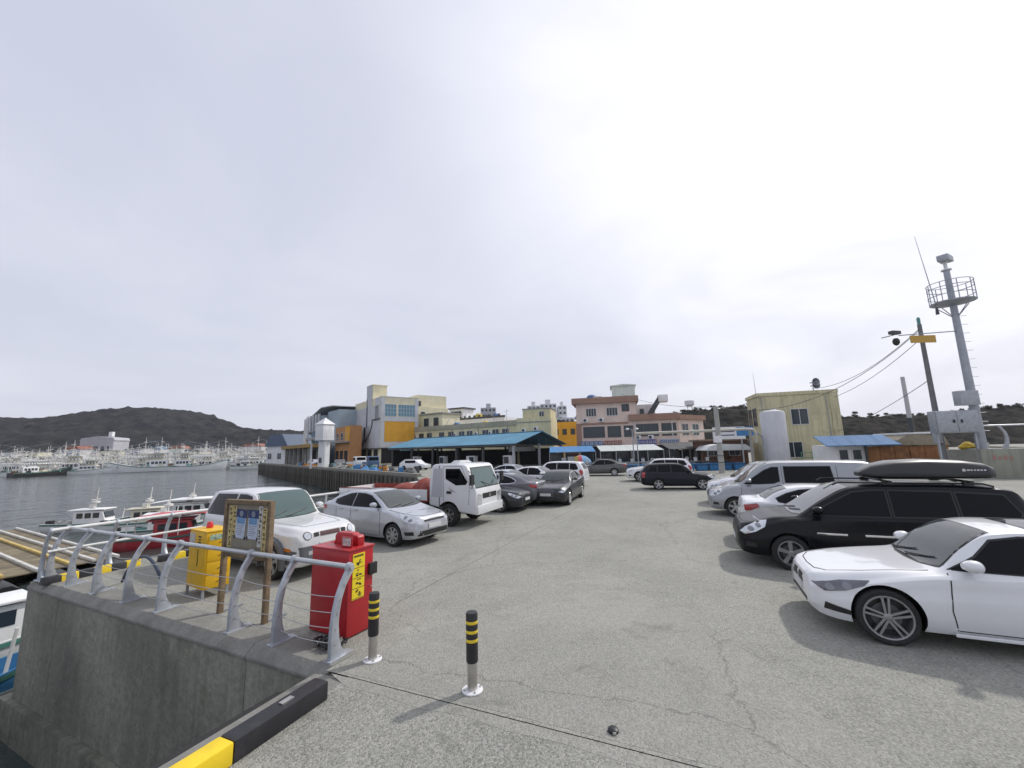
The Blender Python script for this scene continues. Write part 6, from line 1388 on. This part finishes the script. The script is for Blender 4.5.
# beach umbrella
um = empty("parasol", (7.7, 48.0, 0), 0, "striped pink and blue parasol among the fish stalls", "parasol"); cols = [mat("parasol_pink", (.60, .10, .13), .7), mat("parasol_blue", (.12, .28, .48), .7), mat("parasol_yellow", (.6, .45, .12), .7)]
m = MB(); m.tube((0, 0, 0), (0, 0, 1.65), .025, n=6); m.build("pole", M_STEEL, um)
for k in range(8):
    m = MB(); a0, a1 = k * math.pi / 4, (k + 1) * math.pi / 4; vs = [(0, 0, 1.72)]
    for r_, z in ((.6, 1.55), (1.05, 1.2), (1.2, .88)): vs += [(math.cos(a0) * r_, math.sin(a0) * r_, z), (math.cos(a1) * r_, math.sin(a1) * r_, z)]
    m.add(vs, [(0, 1, 2), (1, 3, 4, 2), (3, 5, 6, 4)]); m.build("canopy_gore", cols[1] if k in (6, 7, 0) else cols[2] if k == 4 else cols[0], um, smooth=50)
for k, (x, y, w, h) in enumerate(((5.2, 45.5, .5, 1.5), (5.9, 45.7, .8, 1.6), (6.7, 45.6, .35, 1.6))):
    s = empty("folding_screen", (x, y, 0), R(10), ["narrow grey upright panel left of the parasol", "wide grey upright panel left of the parasol", "narrow yellow edged panel beside the parasol"][k], "panel"); part(s, "panel", M_STEEL if k < 2 else mat("dull_yellow", (.5, .4, .1), .6), (0, 0, .1), (w, .05, h)); part(s, "foot", M_STEELD, (0, -.2, 0), (w, .25, .1))

# --- green yellow building with the white tank
b, W = bld("tank_house", "mossy yellow green flat roofed building with a white tank in front", (27.0, 45.0), (34.1, 42.9)); part(b, "wall", M_GREENY, (0, 0, 0), (W, 4.6, 7.6)); part(b, "parapet", M_GREENY, (-.12, -.12, 7.6), (W + .12, 4.7, 7.95)); part(b, "corner_pier", M_GREENY, (W - .7, -.1, 0), (W + .06, -.004, 7.58))
win(b, 'front', 2.95, 4.6, 4.35, 6.1, 2, 1, frame=M_FRAME); win(b, 'front', 2.0, 3.7, .9, 2.6, 2, 1); part(b, "door", M_DARKIN, (6.0, -.04, .05), (6.7, -.004, 2.0)); win(b, 'left', 1.0, 2.4, 4.4, 6.4, 1, 2, frame=M_TEAL if 0 else M_FRAMED); win(b, 'left', 3.0, 4.2, 4.4, 6.4, 1, 2, frame=M_FRAMED)
m = MB(); m.tube((.35, -.06, 0), (.35, -.06, 7.5), .05, n=6); m.build("drain_pipe", M_STEEL, b); m = MB(); m.tube((W - 1.0, -.06, 0), (W - 1.0, -.06, 7.4), .04, n=6); m.build("drain_pipe", M_STEEL, b)
hn = empty("horn_speaker", (32.4, 43.8, 7.6), 0, "grey loudspeaker horn on a stub pole on the green building roof", "loudspeaker"); m = MB(); m.tube((0, 0, -.02), (0, 0, 1.2), .05, n=6); m.build("pole", M_STEEL, hn)
for z, rz_ in ((1.25, .6), (.9, -.7)): m = MB(); m.lathe([(.06, .35), (.08, 0), (.18, -.25), (.42, -.55), (.40, -.56), (.05, -.1)], 12, (0, 0, z), 'y'); o = m.build("horn", M_STEEL, hn, smooth=40)
an = empty("whip_antenna", (27.6, 46.2, 7.9), 0, "thin whip antenna on the left corner of the green building", "antenna"); m = MB(); m.tube((0, 0, 0), (-.05, 0, 2.6), .035, .012, 6); m.build("mast", M_STEEL, an); m = MB(); m.box((0, 0, .06), (.25, .25, .12)); m.build("base", M_STEEL, an)
tk = empty("storage_tank", (26.5, 42.0, 0), 0, "tall white cylindrical tank beside the green building", "tank"); m = MB(); m.lathe([(1.10, .25), (1.12, .3), (1.12, 5.5), (1.02, 5.68), (.6, 5.80), (0, 5.84)], 28); m.build("cylinder", mat("tank_white", (.56, .57, .60), .45, var=.06, vscale=1, streak=.15, streak_col=(.4, .38, .35)), tk, smooth=40); m = MB(); m.lathe([(1.2, 0), (1.2, .28), (.5, .3)], 20); m.build("plinth", M_CONC, tk)
m = MB(); m.pipe([(-1.14, 0, .4), (-1.4, -.2, .8), (-1.4, -.2, 3.2), (-1.9, -.2, 3.6), (-2.2, 0, 3.7)], .09, 8); m.build("feed_pipe", M_STEEL, tk, smooth=40); m = MB(); m.lathe([(.25, 0), (.25, .18), (0, .2)], 10, (.2, 0, 5.8)); m.build("hatch", M_WHITE, tk)
gr = empty("green_fence", (28.4, 41.2, 0), R(-16), "low green tubular fence in front of the green building", "fence"); M_GRN = mat("green_tube", (.10, .27, .14), .5)
for z in (.5, 1.0, 1.5): m = MB(); m.tube((0, 0, z), (5.4, 0, z), .035, n=6); m.build("rail", M_GRN, gr)
for k in range(7): m = MB(); m.tube((k * .9, 0, 0), (k * .9, 0, 1.55), .035, n=6); m.build("upright", M_GRN, gr)
# pipe bridge on a concrete pole
pp = empty("pipe_bridge", (11.4, 38.6, 0), 0, "pale horizontal pipe carried across the yard at roof height", "pipe"); m = MB(); m.pipe([(0, 0, 3.72), (6.9, -.9, 3.78), (9.6, -1.2, 3.84), (10.3, -1.1, 3.80), (10.6, -1.0, 3.5), (10.65, -.9, 2.6)], .12, 8); m.build("pipe", mat("pipe_cream", (.5, .48, .42), .6, dirt=.3), pp, smooth=40); m = MB(); m.tube((.1, 0, 0), (.1, 0, 3.7), .045, n=8); m.build("support", M_STEEL, pp); m = MB(); m.tube((10.0, -1.2, 0), (10.0, -1.2, 3.75), .12, n=8); m.build("support", M_CONC, pp)
pk = empty("concrete_pole", (18.43, 37.2, 0), 0, "square topped pale concrete pole standing in the yard", "pole"); m = MB(); m.tube((0, 0, 0), (0, 0, 5.95), .25, .19, 10); m.build("shaft", mat("pale_pole_concrete", (.36, .36, .34), .85, var=.15, vscale=2), pk, smooth=40); part(pk, "notice_box", M_WHITE, (-.6, -.35, 2.7), (.1, -.2, 3.3))
for z in (.9, 1.5): m = MB(); m.lathe([(.27, z), (.275, z + .03), (.27, z + .06)], 10); m.build("strap", M_STEELD, pk)
sg = empty("wall_sign", (20.0, 41.0, 0), R(-8), "white and blue sign board on posts behind the concrete pole", "sign"); part(sg, "board", M_WHITE, (-.2, 0, 3.0), (2.8, .1, 4.2)); part(sg, "blue_field", M_AWB, (2.0, -.02, 3.3), (3.6, .04, 4.15))
for z in (3.35, 3.7): part(sg, "text_line", M_PBL, (0, -.015, z), (1.8, -.002, z + .1))
for x in (.2, 2.4): part(sg, "post", M_STEEL, (x, .1, 0), (x + .1, .2, 3.2))
hs = empty("tin_roof_shack", (21.5, 47.5, 0), R(-10), "brown brick shack with rusty roof left of the green building", "shack"); part(hs, "wall", plaster("brown_brick_wall", (.17, .10, .07), .3), (0, 0, 0), (4.8, 4, 2.9)); part(hs, "roof", mat("rusty_tin", (.20, .14, .10), .7, var=.3), (-.4, -.5, 2.9), (5.2, 4.3, 3.1)); win(hs, 'front', .6, 1.8, 1.2, 2.4); win(hs, 'front', 2.8, 4.0, 1.2, 2.4)
# street lamp
la = empty("street_lamp", (12.9, 44.8, 0), 0, "grey twin headed street lamp in front of the pink building", "lamp"); m = MB(); m.tube((0, 0, 0), (0, 0, 4.4), .07, .05, 8); m.build("post", M_STEEL, la, smooth=40)
for s in (1, -1):
    m = MB(); m.pipe([(0, 0, 4.2), (s * .2, 0, 4.4), (s * .5, 0, 4.45)], .025, 6); m.build("arm", M_STEEL, la); m = MB(); m.lathe([(.03, .1), (.16, .04), (.2, -.02), (.1, -.12), (0, -.14)], 10, (s * .52, 0, 4.42)); m.build("lamp_head", M_WHITE, la, smooth=40)

# --- blue roofed net shed on the right
b, W = bld("net_shed", "low shed with a blue tin roof and rusty brown tarpaulin side", (25.5, 33.4), (32.2, 31.3), "shed"); part(b, "wall", M_WHITEW, (.3, .3, 0), (2.3, 5, 2.2)); M_TARP = mat("rust_brown_tarpaulin", (.30, .14, .06), .85, var=.35, vscale=2.2, streak=.5, streak_col=(.07, .035, .02))
for k in range(11): part(b, "tarpaulin_panel", M_TARP, (2.32 + k * .47, .2 + .05 * (k % 2), 0), (2.32 + k * .47 + .465, .34 + .05 * (k % 2), 2.0 + .05 * (k % 3)))
M_BTIN = mat("bright_blue_tin", (.04, .13, .28), .8, 0, var=.12, vscale=.8); 
for k in range(5):
    m = MB(); a, c = -.5 + k * .98, -.5 + (k + 1) * .98 - .015; m.add([(a, -.5, 2.2), (c, -.5, 2.2 + .0), (c + .2, 2.6, 3.0), (a + .2, 2.6, 3.0), (a, -.5, 2.14), (c, -.5, 2.14), (c + .2, 2.6, 2.94), (a + .2, 2.6, 2.94)], [(0, 1, 2, 3), (7, 6, 5, 4), (0, 4, 5, 1), (1, 5, 6, 2), (2, 6, 7, 3), (3, 7, 4, 0)]); m.build("roof_sheet", M_BTIN, b)
m = MB(); m.prism([(4.5, 2.1), (7.6, 2.05), (7.3, 2.75), (5.2, 3.02), (4.45, 2.5)], 'y', .1, 5); m.build("gable_end", mat("tan_canvas", (.30, .26, .19), .8, var=.2), b, bevel=.03); part(b, "white_ridge_tarp", M_WHITE, (5.0, 0.05, 2.92), (7.2, 5, 3.06), .04)
for u in (.5, 1.4): win(b, 'front', u, u + .7, 1.0, 1.9, 1, 1, off=.3)
part(b, "door_post", M_STEELD, (2.2, -.1, 0), (2.3, .1, 2.15))

# --- raised bank behind a concrete wall, with mast, poles and switch boxes
cw_ = empty("parapet_wall", (29.62, 26.45, 0), math.atan2(-1.5, 6), "pale mossy concrete wall at the right edge of the lot", "wall"); M_PW_ = plaster("mossy_concrete", (.30, .31, .25), .5, (.12, .13, .10), .4)
for k in range(9): part(cw_, "wall_panel", M_PW_, (k * 3.0, 0, 0), (k * 3.0 + 2.98, .45, 1.82), .02)
for k in range(6): part(cw_, "dark_stain_slot", M_STEELD, (2.6 + k * .9 + .3 * (k % 2), -.012, .5 + .1 * (k % 2)), (2.66 + k * .9 + .3 * (k % 2), -.001, 1.3))
for k in range(4): part(cw_, "faded_red_mark", mat("faded_red_paint", (.36, .2, .17), .8), (.5 + k * .28, -.01, 1.15), (.68 + k * .28, -.001, 1.42 - .08 * (k % 2)))
bk = MB(); cdir = Vector((6, -1.5, 0)).normalized(); cnr = Vector((-cdir.y, cdir.x, 0)); o_ = Vector((29.62, 26.45, 0)) + cnr * .46 + cdir * .02; far_ = 3.2
vs = [o_, o_ + cdir * 60, o_ + cdir * 60 + cnr * 20, o_ + cdir * 12 + cnr * 20, o_ + cdir * 5.6 + cnr * far_, o_ + cnr * far_]
bk.add([(v.x, v.y, 0) for v in vs] + [(v.x, v.y, 1.78) for v in vs], [(0, 1, 7, 6), (1, 2, 8, 7), (2, 3, 9, 8), (3, 4, 10, 9), (4, 5, 11, 10), (5, 0, 6, 11), (6, 7, 8, 9, 10, 11)]); tag(bk.build("raised_bank", G_PATCH), kind='structure')
Mm = mat("mast_steel", (.34, .36, .40), .45, .4, var=.12, vscale=3)
mz = 1.78
tw = empty("camera_mast", (30.45, 27.1, mz), 0, "tall grey steel mast with a round railed platform and camera on top", "mast")
m = MB(); m.tube((0, 0, 0), (0, 0, 12.3), .26, .165, 14); m.build("shaft", Mm, tw, smooth=40); m = MB(); m.box((0, 0, .03), (1.0, 1.0, .06)); m.build("base_plate", Mm, tw)
m = MB(); m.lathe([(.2, 9.75), (1.15, 9.95), (1.15, 10.02), (.2, 10.0)], 18); m.build("platform", Mm, tw)
for z in (10.45, 11.0, 11.35):
    m = MB(); m.pipe([(1.15 * math.cos(k * math.pi / 12), 1.15 * math.sin(k * math.pi / 12), z) for k in range(25)], .025, 5); m.build("platform_rail", Mm, tw)
for k in range(9): a = k * 2 * math.pi / 9; m = MB(); m.tube((1.15 * math.cos(a), 1.15 * math.sin(a), 9.95), (1.15 * math.cos(a), 1.15 * math.sin(a), 11.35), .028, n=5); m.build("rail_post", Mm, tw)
for k in range(4): a = k * math.pi / 2; m = MB(); m.tube((.2 * math.cos(a), .2 * math.sin(a), 9.0), (1.1 * math.cos(a), 1.1 * math.sin(a), 9.9), .03, n=5); m.build("bracket", Mm, tw)
for k in range(14): m = MB(); m.tube((.15, 0, 1.2 + k * .6), (.62, -.1, 1.2 + k * .6), .018, n=5); m.build("climbing_step", Mm, tw)
m = MB(); m.lathe([(.28, 0), (.28, .08), (.10, .12), (.10, .5), (.16, .55), (.16, .62)], 12, (0, 0, 12.3)); m.build("camera_pedestal", M_WHITE, tw, smooth=40)
m = MB(); m.box((-.1, -.15, 13.10), (1.05, .6, .42), .5); m.build("camera_housing", M_STEEL, tw, bevel=.06); m = MB(); m.lathe([(.13, 0), (.13, .1), (.10, .1), (.1, .02)], 12, (-.35, -.5, 13.05), 'y'); m.build("camera_lens", M_BLACK, tw)
m = MB(); m.tube((-1.2, 0, 10.0), (-1.75, 0, 14.9), .035, .012, 6); m.build("whip_antenna", Mm, tw); m = MB(); m.tube((-1.15, 0, 9.9), (-1.5, -.2, 9.7), .03, n=5); m.lathe([(.1, -.5), (.06, 0)], 8, (-1.4, -.2, 9.6)); m.build("antenna_base", M_STEELD, tw)
m = MB(); m.tube((-.2, 0, 7.95), (-4.1, 0, 7.75), .035, n=6); m.build("cross_arm", Mm, tw); m = MB(); m.box((-2.55, -.04, 7.45), (1.7, .06, .5)); m.build("yellow_board", mat("amber_board", (.50, .30, .05), .5), tw)
m = MB(); m.box((-4.35, 0, 7.95), (.7, .3, .22), .2); m.tube((-4.4, 0, 7.8), (-5.3, 0, 7.6), .03, n=5); m.build("camera_arm", M_STEELD, tw); m = MB(); m.lathe([(.12, .15), (.2, 0), (.2, -.15), (.12, -.3), (0, -.36)], 12, (-4.35, 0, 7.4)); m.build("dome_camera", M_BLACK, tw, smooth=40)
m = MB(); m.b2((-1.55, -.75, 2.85), (-.35, -.25, 3.8)); m.build("junction_box", M_STEEL, tw, bevel=.02)
eb = empty("switch_cabinet", (28.75, 26.95, 0), R(-14), "wide grey electrical cabinet with two doors at the foot of the mast", "cabinet"); 
for k in range(2): dd = part(eb, "door", M_STEEL, (-1.1 + k * 1.1, -.38, 2.93), (-.02 + k * 1.1, -.33, 4.28), .01); m = MB(); m.b2((-.25 + k * .4, -.42, 3.53), (-.15 + k * .4, -.39, 3.73)); m.build("door_handle", M_BLACK, dd)
part(eb, "case", M_STEEL, (-1.15, -.32, 2.88), (1.15, .32, 4.33), .02)
for s in (1, -1): part(eb, "leg", M_STEEL, (s * 1.0 - .05, -.06, 0), (s * 1.0 + .05, .06, 2.88))
yb = empty("yellow_net_heap", (30.4, 27.9, mz), 0, "heap of yellow netting and crates under the grey cabinet", "netting"); m = MB(); m.lathe([(.35, 0), (.45, .15), (.3, .35), (.12, .5), (0, .52)], 9, (0, 0, 0)); m.build("net", mat("yellow_net", (.50, .34, .03), .8, var=.4, vscale=5, bump=.8, bscale=20), yb, smooth=60); part(yb, "crate", mat("pale_crate", (.5, .5, .45), .6), (.2, -.5, .1), (.9, -.1, .4), .02)
up = empty("utility_pole", (29.0, 28.2, 0), 0, "slim dark utility pole leaning beside the steel mast", "pole"); m = MB(); m.tube((0, 0, 0), (0, 0, 10.6), .19, .12, 10); m.build("shaft", mat("dark_pole", (.16, .165, .17), .7, var=.15), up, smooth=40); m = MB(); m.lathe([(.08, 10.6), (.1, 10.75), (.1, 11.0), (.05, 11.1)], 8); m.build("insulator", M_TEAL, up); m = MB(); m.box((-.3, -.1, 2.6), (.4, .3, .7)); m.build("meter_box", M_STEEL, up, bevel=.02)
tp_ = empty("steel_post", (31.0, 32.2, 0), 0, "thin two tone steel post behind the blue roofed shed", "pole"); m = MB(); m.tube((0, 0, 0), (0, 0, 4.2), .2, .17, 10); m.build("lower_shaft", M_STEELD, tp_, smooth=40); m = MB(); m.tube((0, 0, 4.2), (0, 0, 7.45), .15, .13, 10); m.build("upper_shaft", mat("pale_post", (.5, .5, .5), .6), tp_, smooth=40)
rr_ = empty("bank_railing", (31.3, 26.75, mz), R(-14), "pale railing with curved fin posts on the bank at the right edge", "railing")
for k in range(3):
    m = MB(); pr = [(.0 , 0), (.30, 0), (.42, .35), (.45, .75), (.38, 1.1), (.18, 1.45), (.05, 1.55), (-.02, 1.5), (.10, 1.35), (.24, 1.05), (.28, .75), (.24, .4)]; m.prism([(x + k * 2.6, z) for x, z in pr], 'y', -.05, .05); m.build("post", M_STEEL, rr_)
m = MB(); m.tube((-1.0, 0, 1.52), (7, 0, 1.52), .05, n=8); m.build("top_pipe", M_PIPE, rr_, smooth=40)
# overhead wires
def wire(label, p, q_, sag):
    p, q_ = Vector(p), Vector(q_); m = MB(); m.pipe([p + (q_ - p) * (k / 20) - Vector((0, 0, sag * 4 * (k / 20) * (1 - k / 20))) for k in range(21)], .022, 5); tag(m.build("overhead_wire", M_STEELD), label, "wire")
wire("uppermost wire from the utility pole to the green building", (29.0, 28.2, 10.3), (33.5, 45.5, 8.4), 1.0); wire("wire from the utility pole sagging left to the concrete pole", (29.0, 28.2, 10.2), (18.45, 37.2, 5.9), 2.2); wire("wire from the utility pole sagging behind the green building", (29.0, 28.2, 9.6), (40, 62, 9.5), 2.5); wire("lower wire from the utility pole down to the thin post", (29.0, 28.2, 6.6), (34, 44, 3.4), .3); wire("wire from the concrete pole to the pink building", (18.45, 37.2, 5.9), (16, 60, 10.2), .6); wire("wire from the concrete pole to the green building corner", (18.45, 37.2, 5.85), (27.2, 45, 7.6), .4)

# --- vehicles and gear on the far quay
def far_van(nm, label, loc, rz, col, truck=False):
    b = empty(nm, (loc[0], loc[1], 0), rz, label, "truck" if truck else "car", "vehicles on the far quay"); m = MB()
    if truck: m.prism([(.9, .5), (2.4, .5), (2.45, 1.2), (2.1, 2.0), (.9, 2.05)], 'y', -.85, .85); m.build("cab", col, b, bevel=.06); part(b, "load_bed", col, (-2.4, -.85, .75), (.85, .85, 1.15)); wx = (1.6, -1.5); part(b, "windscreen", M_GLASS, (2.12, -.7, 1.3), (2.36, .7, 1.9))
    else: m.prism([(-2.1, .3), (2.1, .3), (2.15, .75), (1.2, .95), (.5, 1.45), (-1.2, 1.5), (-2.05, 1.0)], 'y', -.85, .85); m.build("body", col, b, bevel=.08); wx = (1.3, -1.3)
    for s in (1, -1): part(b, "side_window", M_GLASS, ((1.0 if truck else -1.1), s * .86 - .01, (1.35 if truck else 1.0)), ((1.9 if truck else .6), s * .86 + .01, (1.85 if truck else 1.35)))
    for x in wx:
        for s in (1, -1): m = MB(); m.lathe([(.15, -.1), (.32, -.1), (.34, 0), (.32, .1), (.15, .1)], 14, (x, s * .78, .34), 'y'); m.build("wheel", M_RUBBER, b, smooth=40)
fq_ = lambda s, t: tuple(Vector((D.x, D.y)) + Vector((fd_.x, fd_.y)) * s + Vector((fback.x, fback.y)) * t)
far_van("quay_truck", "small white truck parked on the far quay", fq_(32, 4.0), R(-50), P_WHITE, True); far_van("quay_truck", "small blue truck parked right of the white truck on the far quay", fq_(26.5, 4.5), R(-60), mat("blue_truck_paint", (.06, .12, .22), .4), True); far_van("quay_car", "white car at the left of the white tower on the far quay", fq_(60, 4), R(-40), P_WHITE); far_van("quay_car", "dark car parked under the edge of the market shed", fq_(20, 9), R(-30), P_GREY); far_van("quay_car", "white car parked before the market shed", fq_(15.5, 7), R(-20), P_WHITE); far_van("quay_car", "dark saloon on the far quay by the harbour office", fq_(38, 9), R(-70), P_GREY2); far_van("quay_car", "grey car among the gear left of the white truck", fq_(45, 5), R(-60), P_BROWN)
q = random.Random(8); gcol = [M_AWB, mat("orange_net", (.45, .20, .04), .8, var=.3), M_TEAL, M_GEAR, M_CREAM, M_STEELD]
piles = []
for k in range(16):
    x, y = fq_(8 + k * 3.6 + q.uniform(-1, 1), 1.5 + q.uniform(0, 1.2)); g_ = empty("gear_pile", (x, y, 0), q.uniform(0, 3)); m = MB(); n = 9
    prof = [(.9, 0), (.85, .2), (.6, .45), (.3, .6), (.02, .64)]; m.lathe(prof, n)
    m.v = [(vx * q.uniform(.6, 1.25), vy * q.uniform(.6, 1.25), vz * q.uniform(.6, 1.2)) for vx, vy, vz in m.v]; m.build("net_pile", q.choice(gcol), g_)
    for j in range(3): bx0, by0 = q.uniform(-1.4, .9), q.uniform(-.6, .6); part(g_, "fish_box", q.choice(gcol), (bx0, by0, 0), (bx0 + .6, by0 + .45, .3 + q.random() * .7), .02)
    piles.append(g_)
label_in_order(piles, "low pile of nets and boxes along the far quay edge, %s", "fishing gear", "gear piles on the far quay")

# --- distant apartments, village across the harbour
def block(nm, label, x, y, w, d, h, m_, floors, cols, rz=0.0, roof=True, group="distant blocks", z0=0.0):
    b = empty(nm, (x, y, z0), rz, label, "building", group); part(b, "wall", m_, (0, 0, 0), (w, d, h))
    if roof: part(b, "roof_house", m_, (w * .35, d * .3, h), (w * .65, d * .7, h + h * .1))
    for i in range(floors):
        for j in range(cols):
            m = MB(); a = w * (j + .22) / cols; z = h * (i + .35) / floors; m.b2((a, -.06, z), (a + w * .56 / cols, -.004, z + h * .4 / floors)); m.build("window", M_PANE, b)
M_APT = plaster("apartment_grey", (.44, .44, .47), .1); M_APTW = plaster("apartment_white", (.66, .66, .67), .1)
block("apartment_tower", "grey apartment tower rising alone behind the white block", -23.5, 300, 11, 10, 33, M_APT, 8, 4); block("apartment_tower", "left of three pale apartment towers on the skyline", 11, 300, 9, 10, 33.5, M_APTW, 9, 3); block("apartment_tower", "middle and widest of three pale apartment towers on the skyline", 20.5, 303, 12, 10, 35, M_APTW, 9, 4); block("apartment_tower", "right of three pale apartment towers on the skyline", 33.5, 300, 6, 10, 33, M_APTW, 9, 2); block("apartment_tower", "low pale apartment block below the skyline towers", 29, 270, 11, 10, 22, M_APTW, 5, 4)
wt_ = empty("water_tower", (86.5, 200, 13), 0, "white water tower on legs on the wooded ridge", "tower"); m = MB(); m.lathe([(1.2, 8), (2.2, 8.6), (2.2, 10.6), (1.2, 11.2), (0, 11.4)], 14); m.build("tank", M_WHITEW, wt_, smooth=40)
for k in range(4): a = k * math.pi / 2 + .4; m = MB(); m.tube((1.5 * math.cos(a), 1.5 * math.sin(a), -2), (1.3 * math.cos(a), 1.3 * math.sin(a), 8.4), .16, n=6); m.build("leg", M_WHITEW, wt_)
q = random.Random(17); vcol = [M_WHITEW, M_APTW, M_CREAMW, M_GREYP, M_MINT, M_WHITEW]; roofc = [mat("village_red_roof", (.28, .10, .06), .7), mat("village_grey_roof", (.18, .18, .19), .7), mat("village_blue_roof", (.08, .16, .26), .6)]
houses = []
for k in range(30):
    t = k / 29; x = -330 + 235 * t + q.uniform(-4, 4); y = 232 + 40 * t + q.uniform(-8, 30); w, h = q.uniform(7, 13), q.uniform(5.5, 11); m_ = q.choice(vcol); b = empty("village_house", (x, y, -1.2), q.uniform(-.2, .3)); houses.append(b); part(b, "wall", m_, (0, 0, 0), (w, 8, h))
    if k % 2: m = MB(); m.prism([(-.4, h), (w + .4, h), (w * .75, h + 2), (w * .25, h + 2)], 'y', -.4, 8.4); m.build("roof", q.choice(roofc), b)
    else: part(b, "roof", M_CONC, (-.2, -.2, h), (w + .2, 8.2, h + .4))
    for j in range(3):
        for i in range(2 if h > 7 else 1): part(b, "window", M_PANE, (w * (.1 + .3 * j), -.06, h * (.25 + .4 * i)), (w * (.28 + .3 * j), -.004, h * (.25 + .4 * i) + 1.4))
label_in_order(houses, "small village house across the harbour behind the fleet, %s", "house", "village houses behind the fleet")
vh = empty("village_hall", (-268, 255, -1.2), .1, "large pale domed hall standing above the far fleet", "building"); part(vh, "wall", M_APT, (0, 0, 0), (19, 12, 15.5)); m = MB(); m.prism([(-.5, 15.5), (19.5, 15.5), (18.6, 17.2), (9.5, 18.2), (.4, 17.2)], 'y', 0, 12); m.build("roof", M_APT, vh); m = MB(); m.box((13.5, 5, 19.6), (2.0, 2.0, 3.0)); m.build("roof_lantern", M_WHITEW, vh)
for j in range(5): part(vh, "window", M_PANE, (1.5 + j * 3.5, -.06, 9), (3.6 + j * 3.5, -.004, 12))
# ------------------------------------------------------------------ trees on the ridges
M_BARK = mat("bark", (.07, .055, .04), .9, var=.3); M_LEAF = mat("pine_needles", (.030, .042, .026), .9, var=.35, vscale=.6, spec=.1); M_LEAF2 = mat("bare_twigs", (.075, .062, .05), .95, var=.3, vscale=.6, spec=.1)
def tree_proto(seed, h, spread, leafm, dens=420, flat=.5):
    q = random.Random(seed); t = empty("pine_tree"); m = MB(); top = Vector((q.uniform(-.4, .4), q.uniform(-.4, .4), h * .9)); m.pipe([(0, 0, -1), (top.x * .3, top.y * .3, h * .35), tuple(top)], [.28, .2, .06], 7); cl = []
    for k in range(11):
        z = h * q.uniform(.4, .92); a = q.uniform(0, 6.28); r_ = spread * q.uniform(.35, 1) * (1.15 - z / h * .6); p = Vector((math.cos(a) * r_, math.sin(a) * r_, z + q.uniform(0, .5))); s = top * (z / h * .8); m.tube((s.x, s.y, z - .6), p, .07, .03, 5); cl.append((p, q.uniform(.7, 1.3) * spread * .38))
    cl.append((top, spread * .4)); m.build("trunk", M_BARK, t); c = MB()
    for k in range(dens):
        p, r_ = q.choice(cl); d = Vector((q.gauss(0, 1), q.gauss(0, 1), q.gauss(0, flat))); d = d.normalized() * r_ * q.random() ** .4; d.z *= flat + .5; s = q.uniform(.12, .34); n = Vector((q.gauss(0, 1), q.gauss(0, 1), q.gauss(0, 1))).normalized(); u = n.orthogonal().normalized() * s; v = n.cross(u); o = p + d; c.add([o - u - v * .6, o + u - v * .6, o + u + v * .6, o - u + v * .6], [(0, 1, 2, 3)])
    c.build("crown", leafm, t, recalc=False); return t
tp3 = [tree_proto(1, 7.5, 2.6, M_LEAF), tree_proto(2, 6.5, 3.0, M_LEAF, 480, .4), tree_proto(3, 6.0, 2.2, M_LEAF2, 300, .7)]
used_ = set(); grp = {}; q = random.Random(3)
def plant(k, x, y, z, s, label, group):
    if k in used_: t = copy_tree(tp3[k])
    else: t = tp3[k]; used_.add(k)
    t.name = "pine_tree" if k < 2 else "bare_tree"
    grp.setdefault((label, group), []).append(t); t.location = (x, y, z); t.rotation_euler = (0, 0, q.uniform(0, 6.28)); t.scale = (s, s, s * q.uniform(.85, 1.15))
rf_ = pchip([(40, 8), (64, 14), (88, 15.5), (110, 12), (125, 10.5), (155, 11), (180, 12.5), (230, 12)])
for i in range(88):
    x = 50 + i * 1.8 + q.uniform(-1, 1); k = q.choice((0, 1, 2)); s = q.uniform(.3, .5) if x < 160 else q.uniform(.38, .6)
    plant(k, x, 149 + q.uniform(-3, 3), rf_(x) - 3.2 * s - .3, s, "dark pine on the ridge line behind the harbour" if k < 2 else "bare winter tree on the ridge line behind the harbour", "pines on the ridge line" if k < 2 else "bare trees on the ridge line")
for i in range(14):
    x = -32 + i * 7.5 + q.uniform(-3, 3); plant(q.choice((0, 1)), x, 236 + q.uniform(-6, 6), 10.5 + q.uniform(0, 2), q.uniform(.9, 1.3), "dark pine on the rise behind the town blocks", "pines behind the town")

for (lab, gr_), ts in grp.items(): label_in_order(ts, lab + ", %s", "tree", gr_)

# ------------------------------------------------------------------ thin sea haze round the whole place
hz = MB(); hz.b2((-1700, -450, -6.5), (1650, 1650, 130)); ho = hz.build("haze", mat("haze_stub", (1, 1, 1)))
hm = bpy.data.materials.new("sea_haze"); hm.use_nodes = True; hn_ = hm.node_tree; hn_.nodes.clear()
ho_out = hn_.nodes.new("ShaderNodeOutputMaterial"); pv = hn_.nodes.new("ShaderNodeVolumePrincipled"); pv.inputs["Color"].default_value = (.86, .90, .97, 1); pv.inputs["Density"].default_value = 0.00014; pv.inputs["Anisotropy"].default_value = 0.3
hn_.links.new(pv.outputs[0], ho_out.inputs["Volume"]); ho.data.materials.clear(); ho.data.materials.append(hm); tag(ho, kind='stuff')
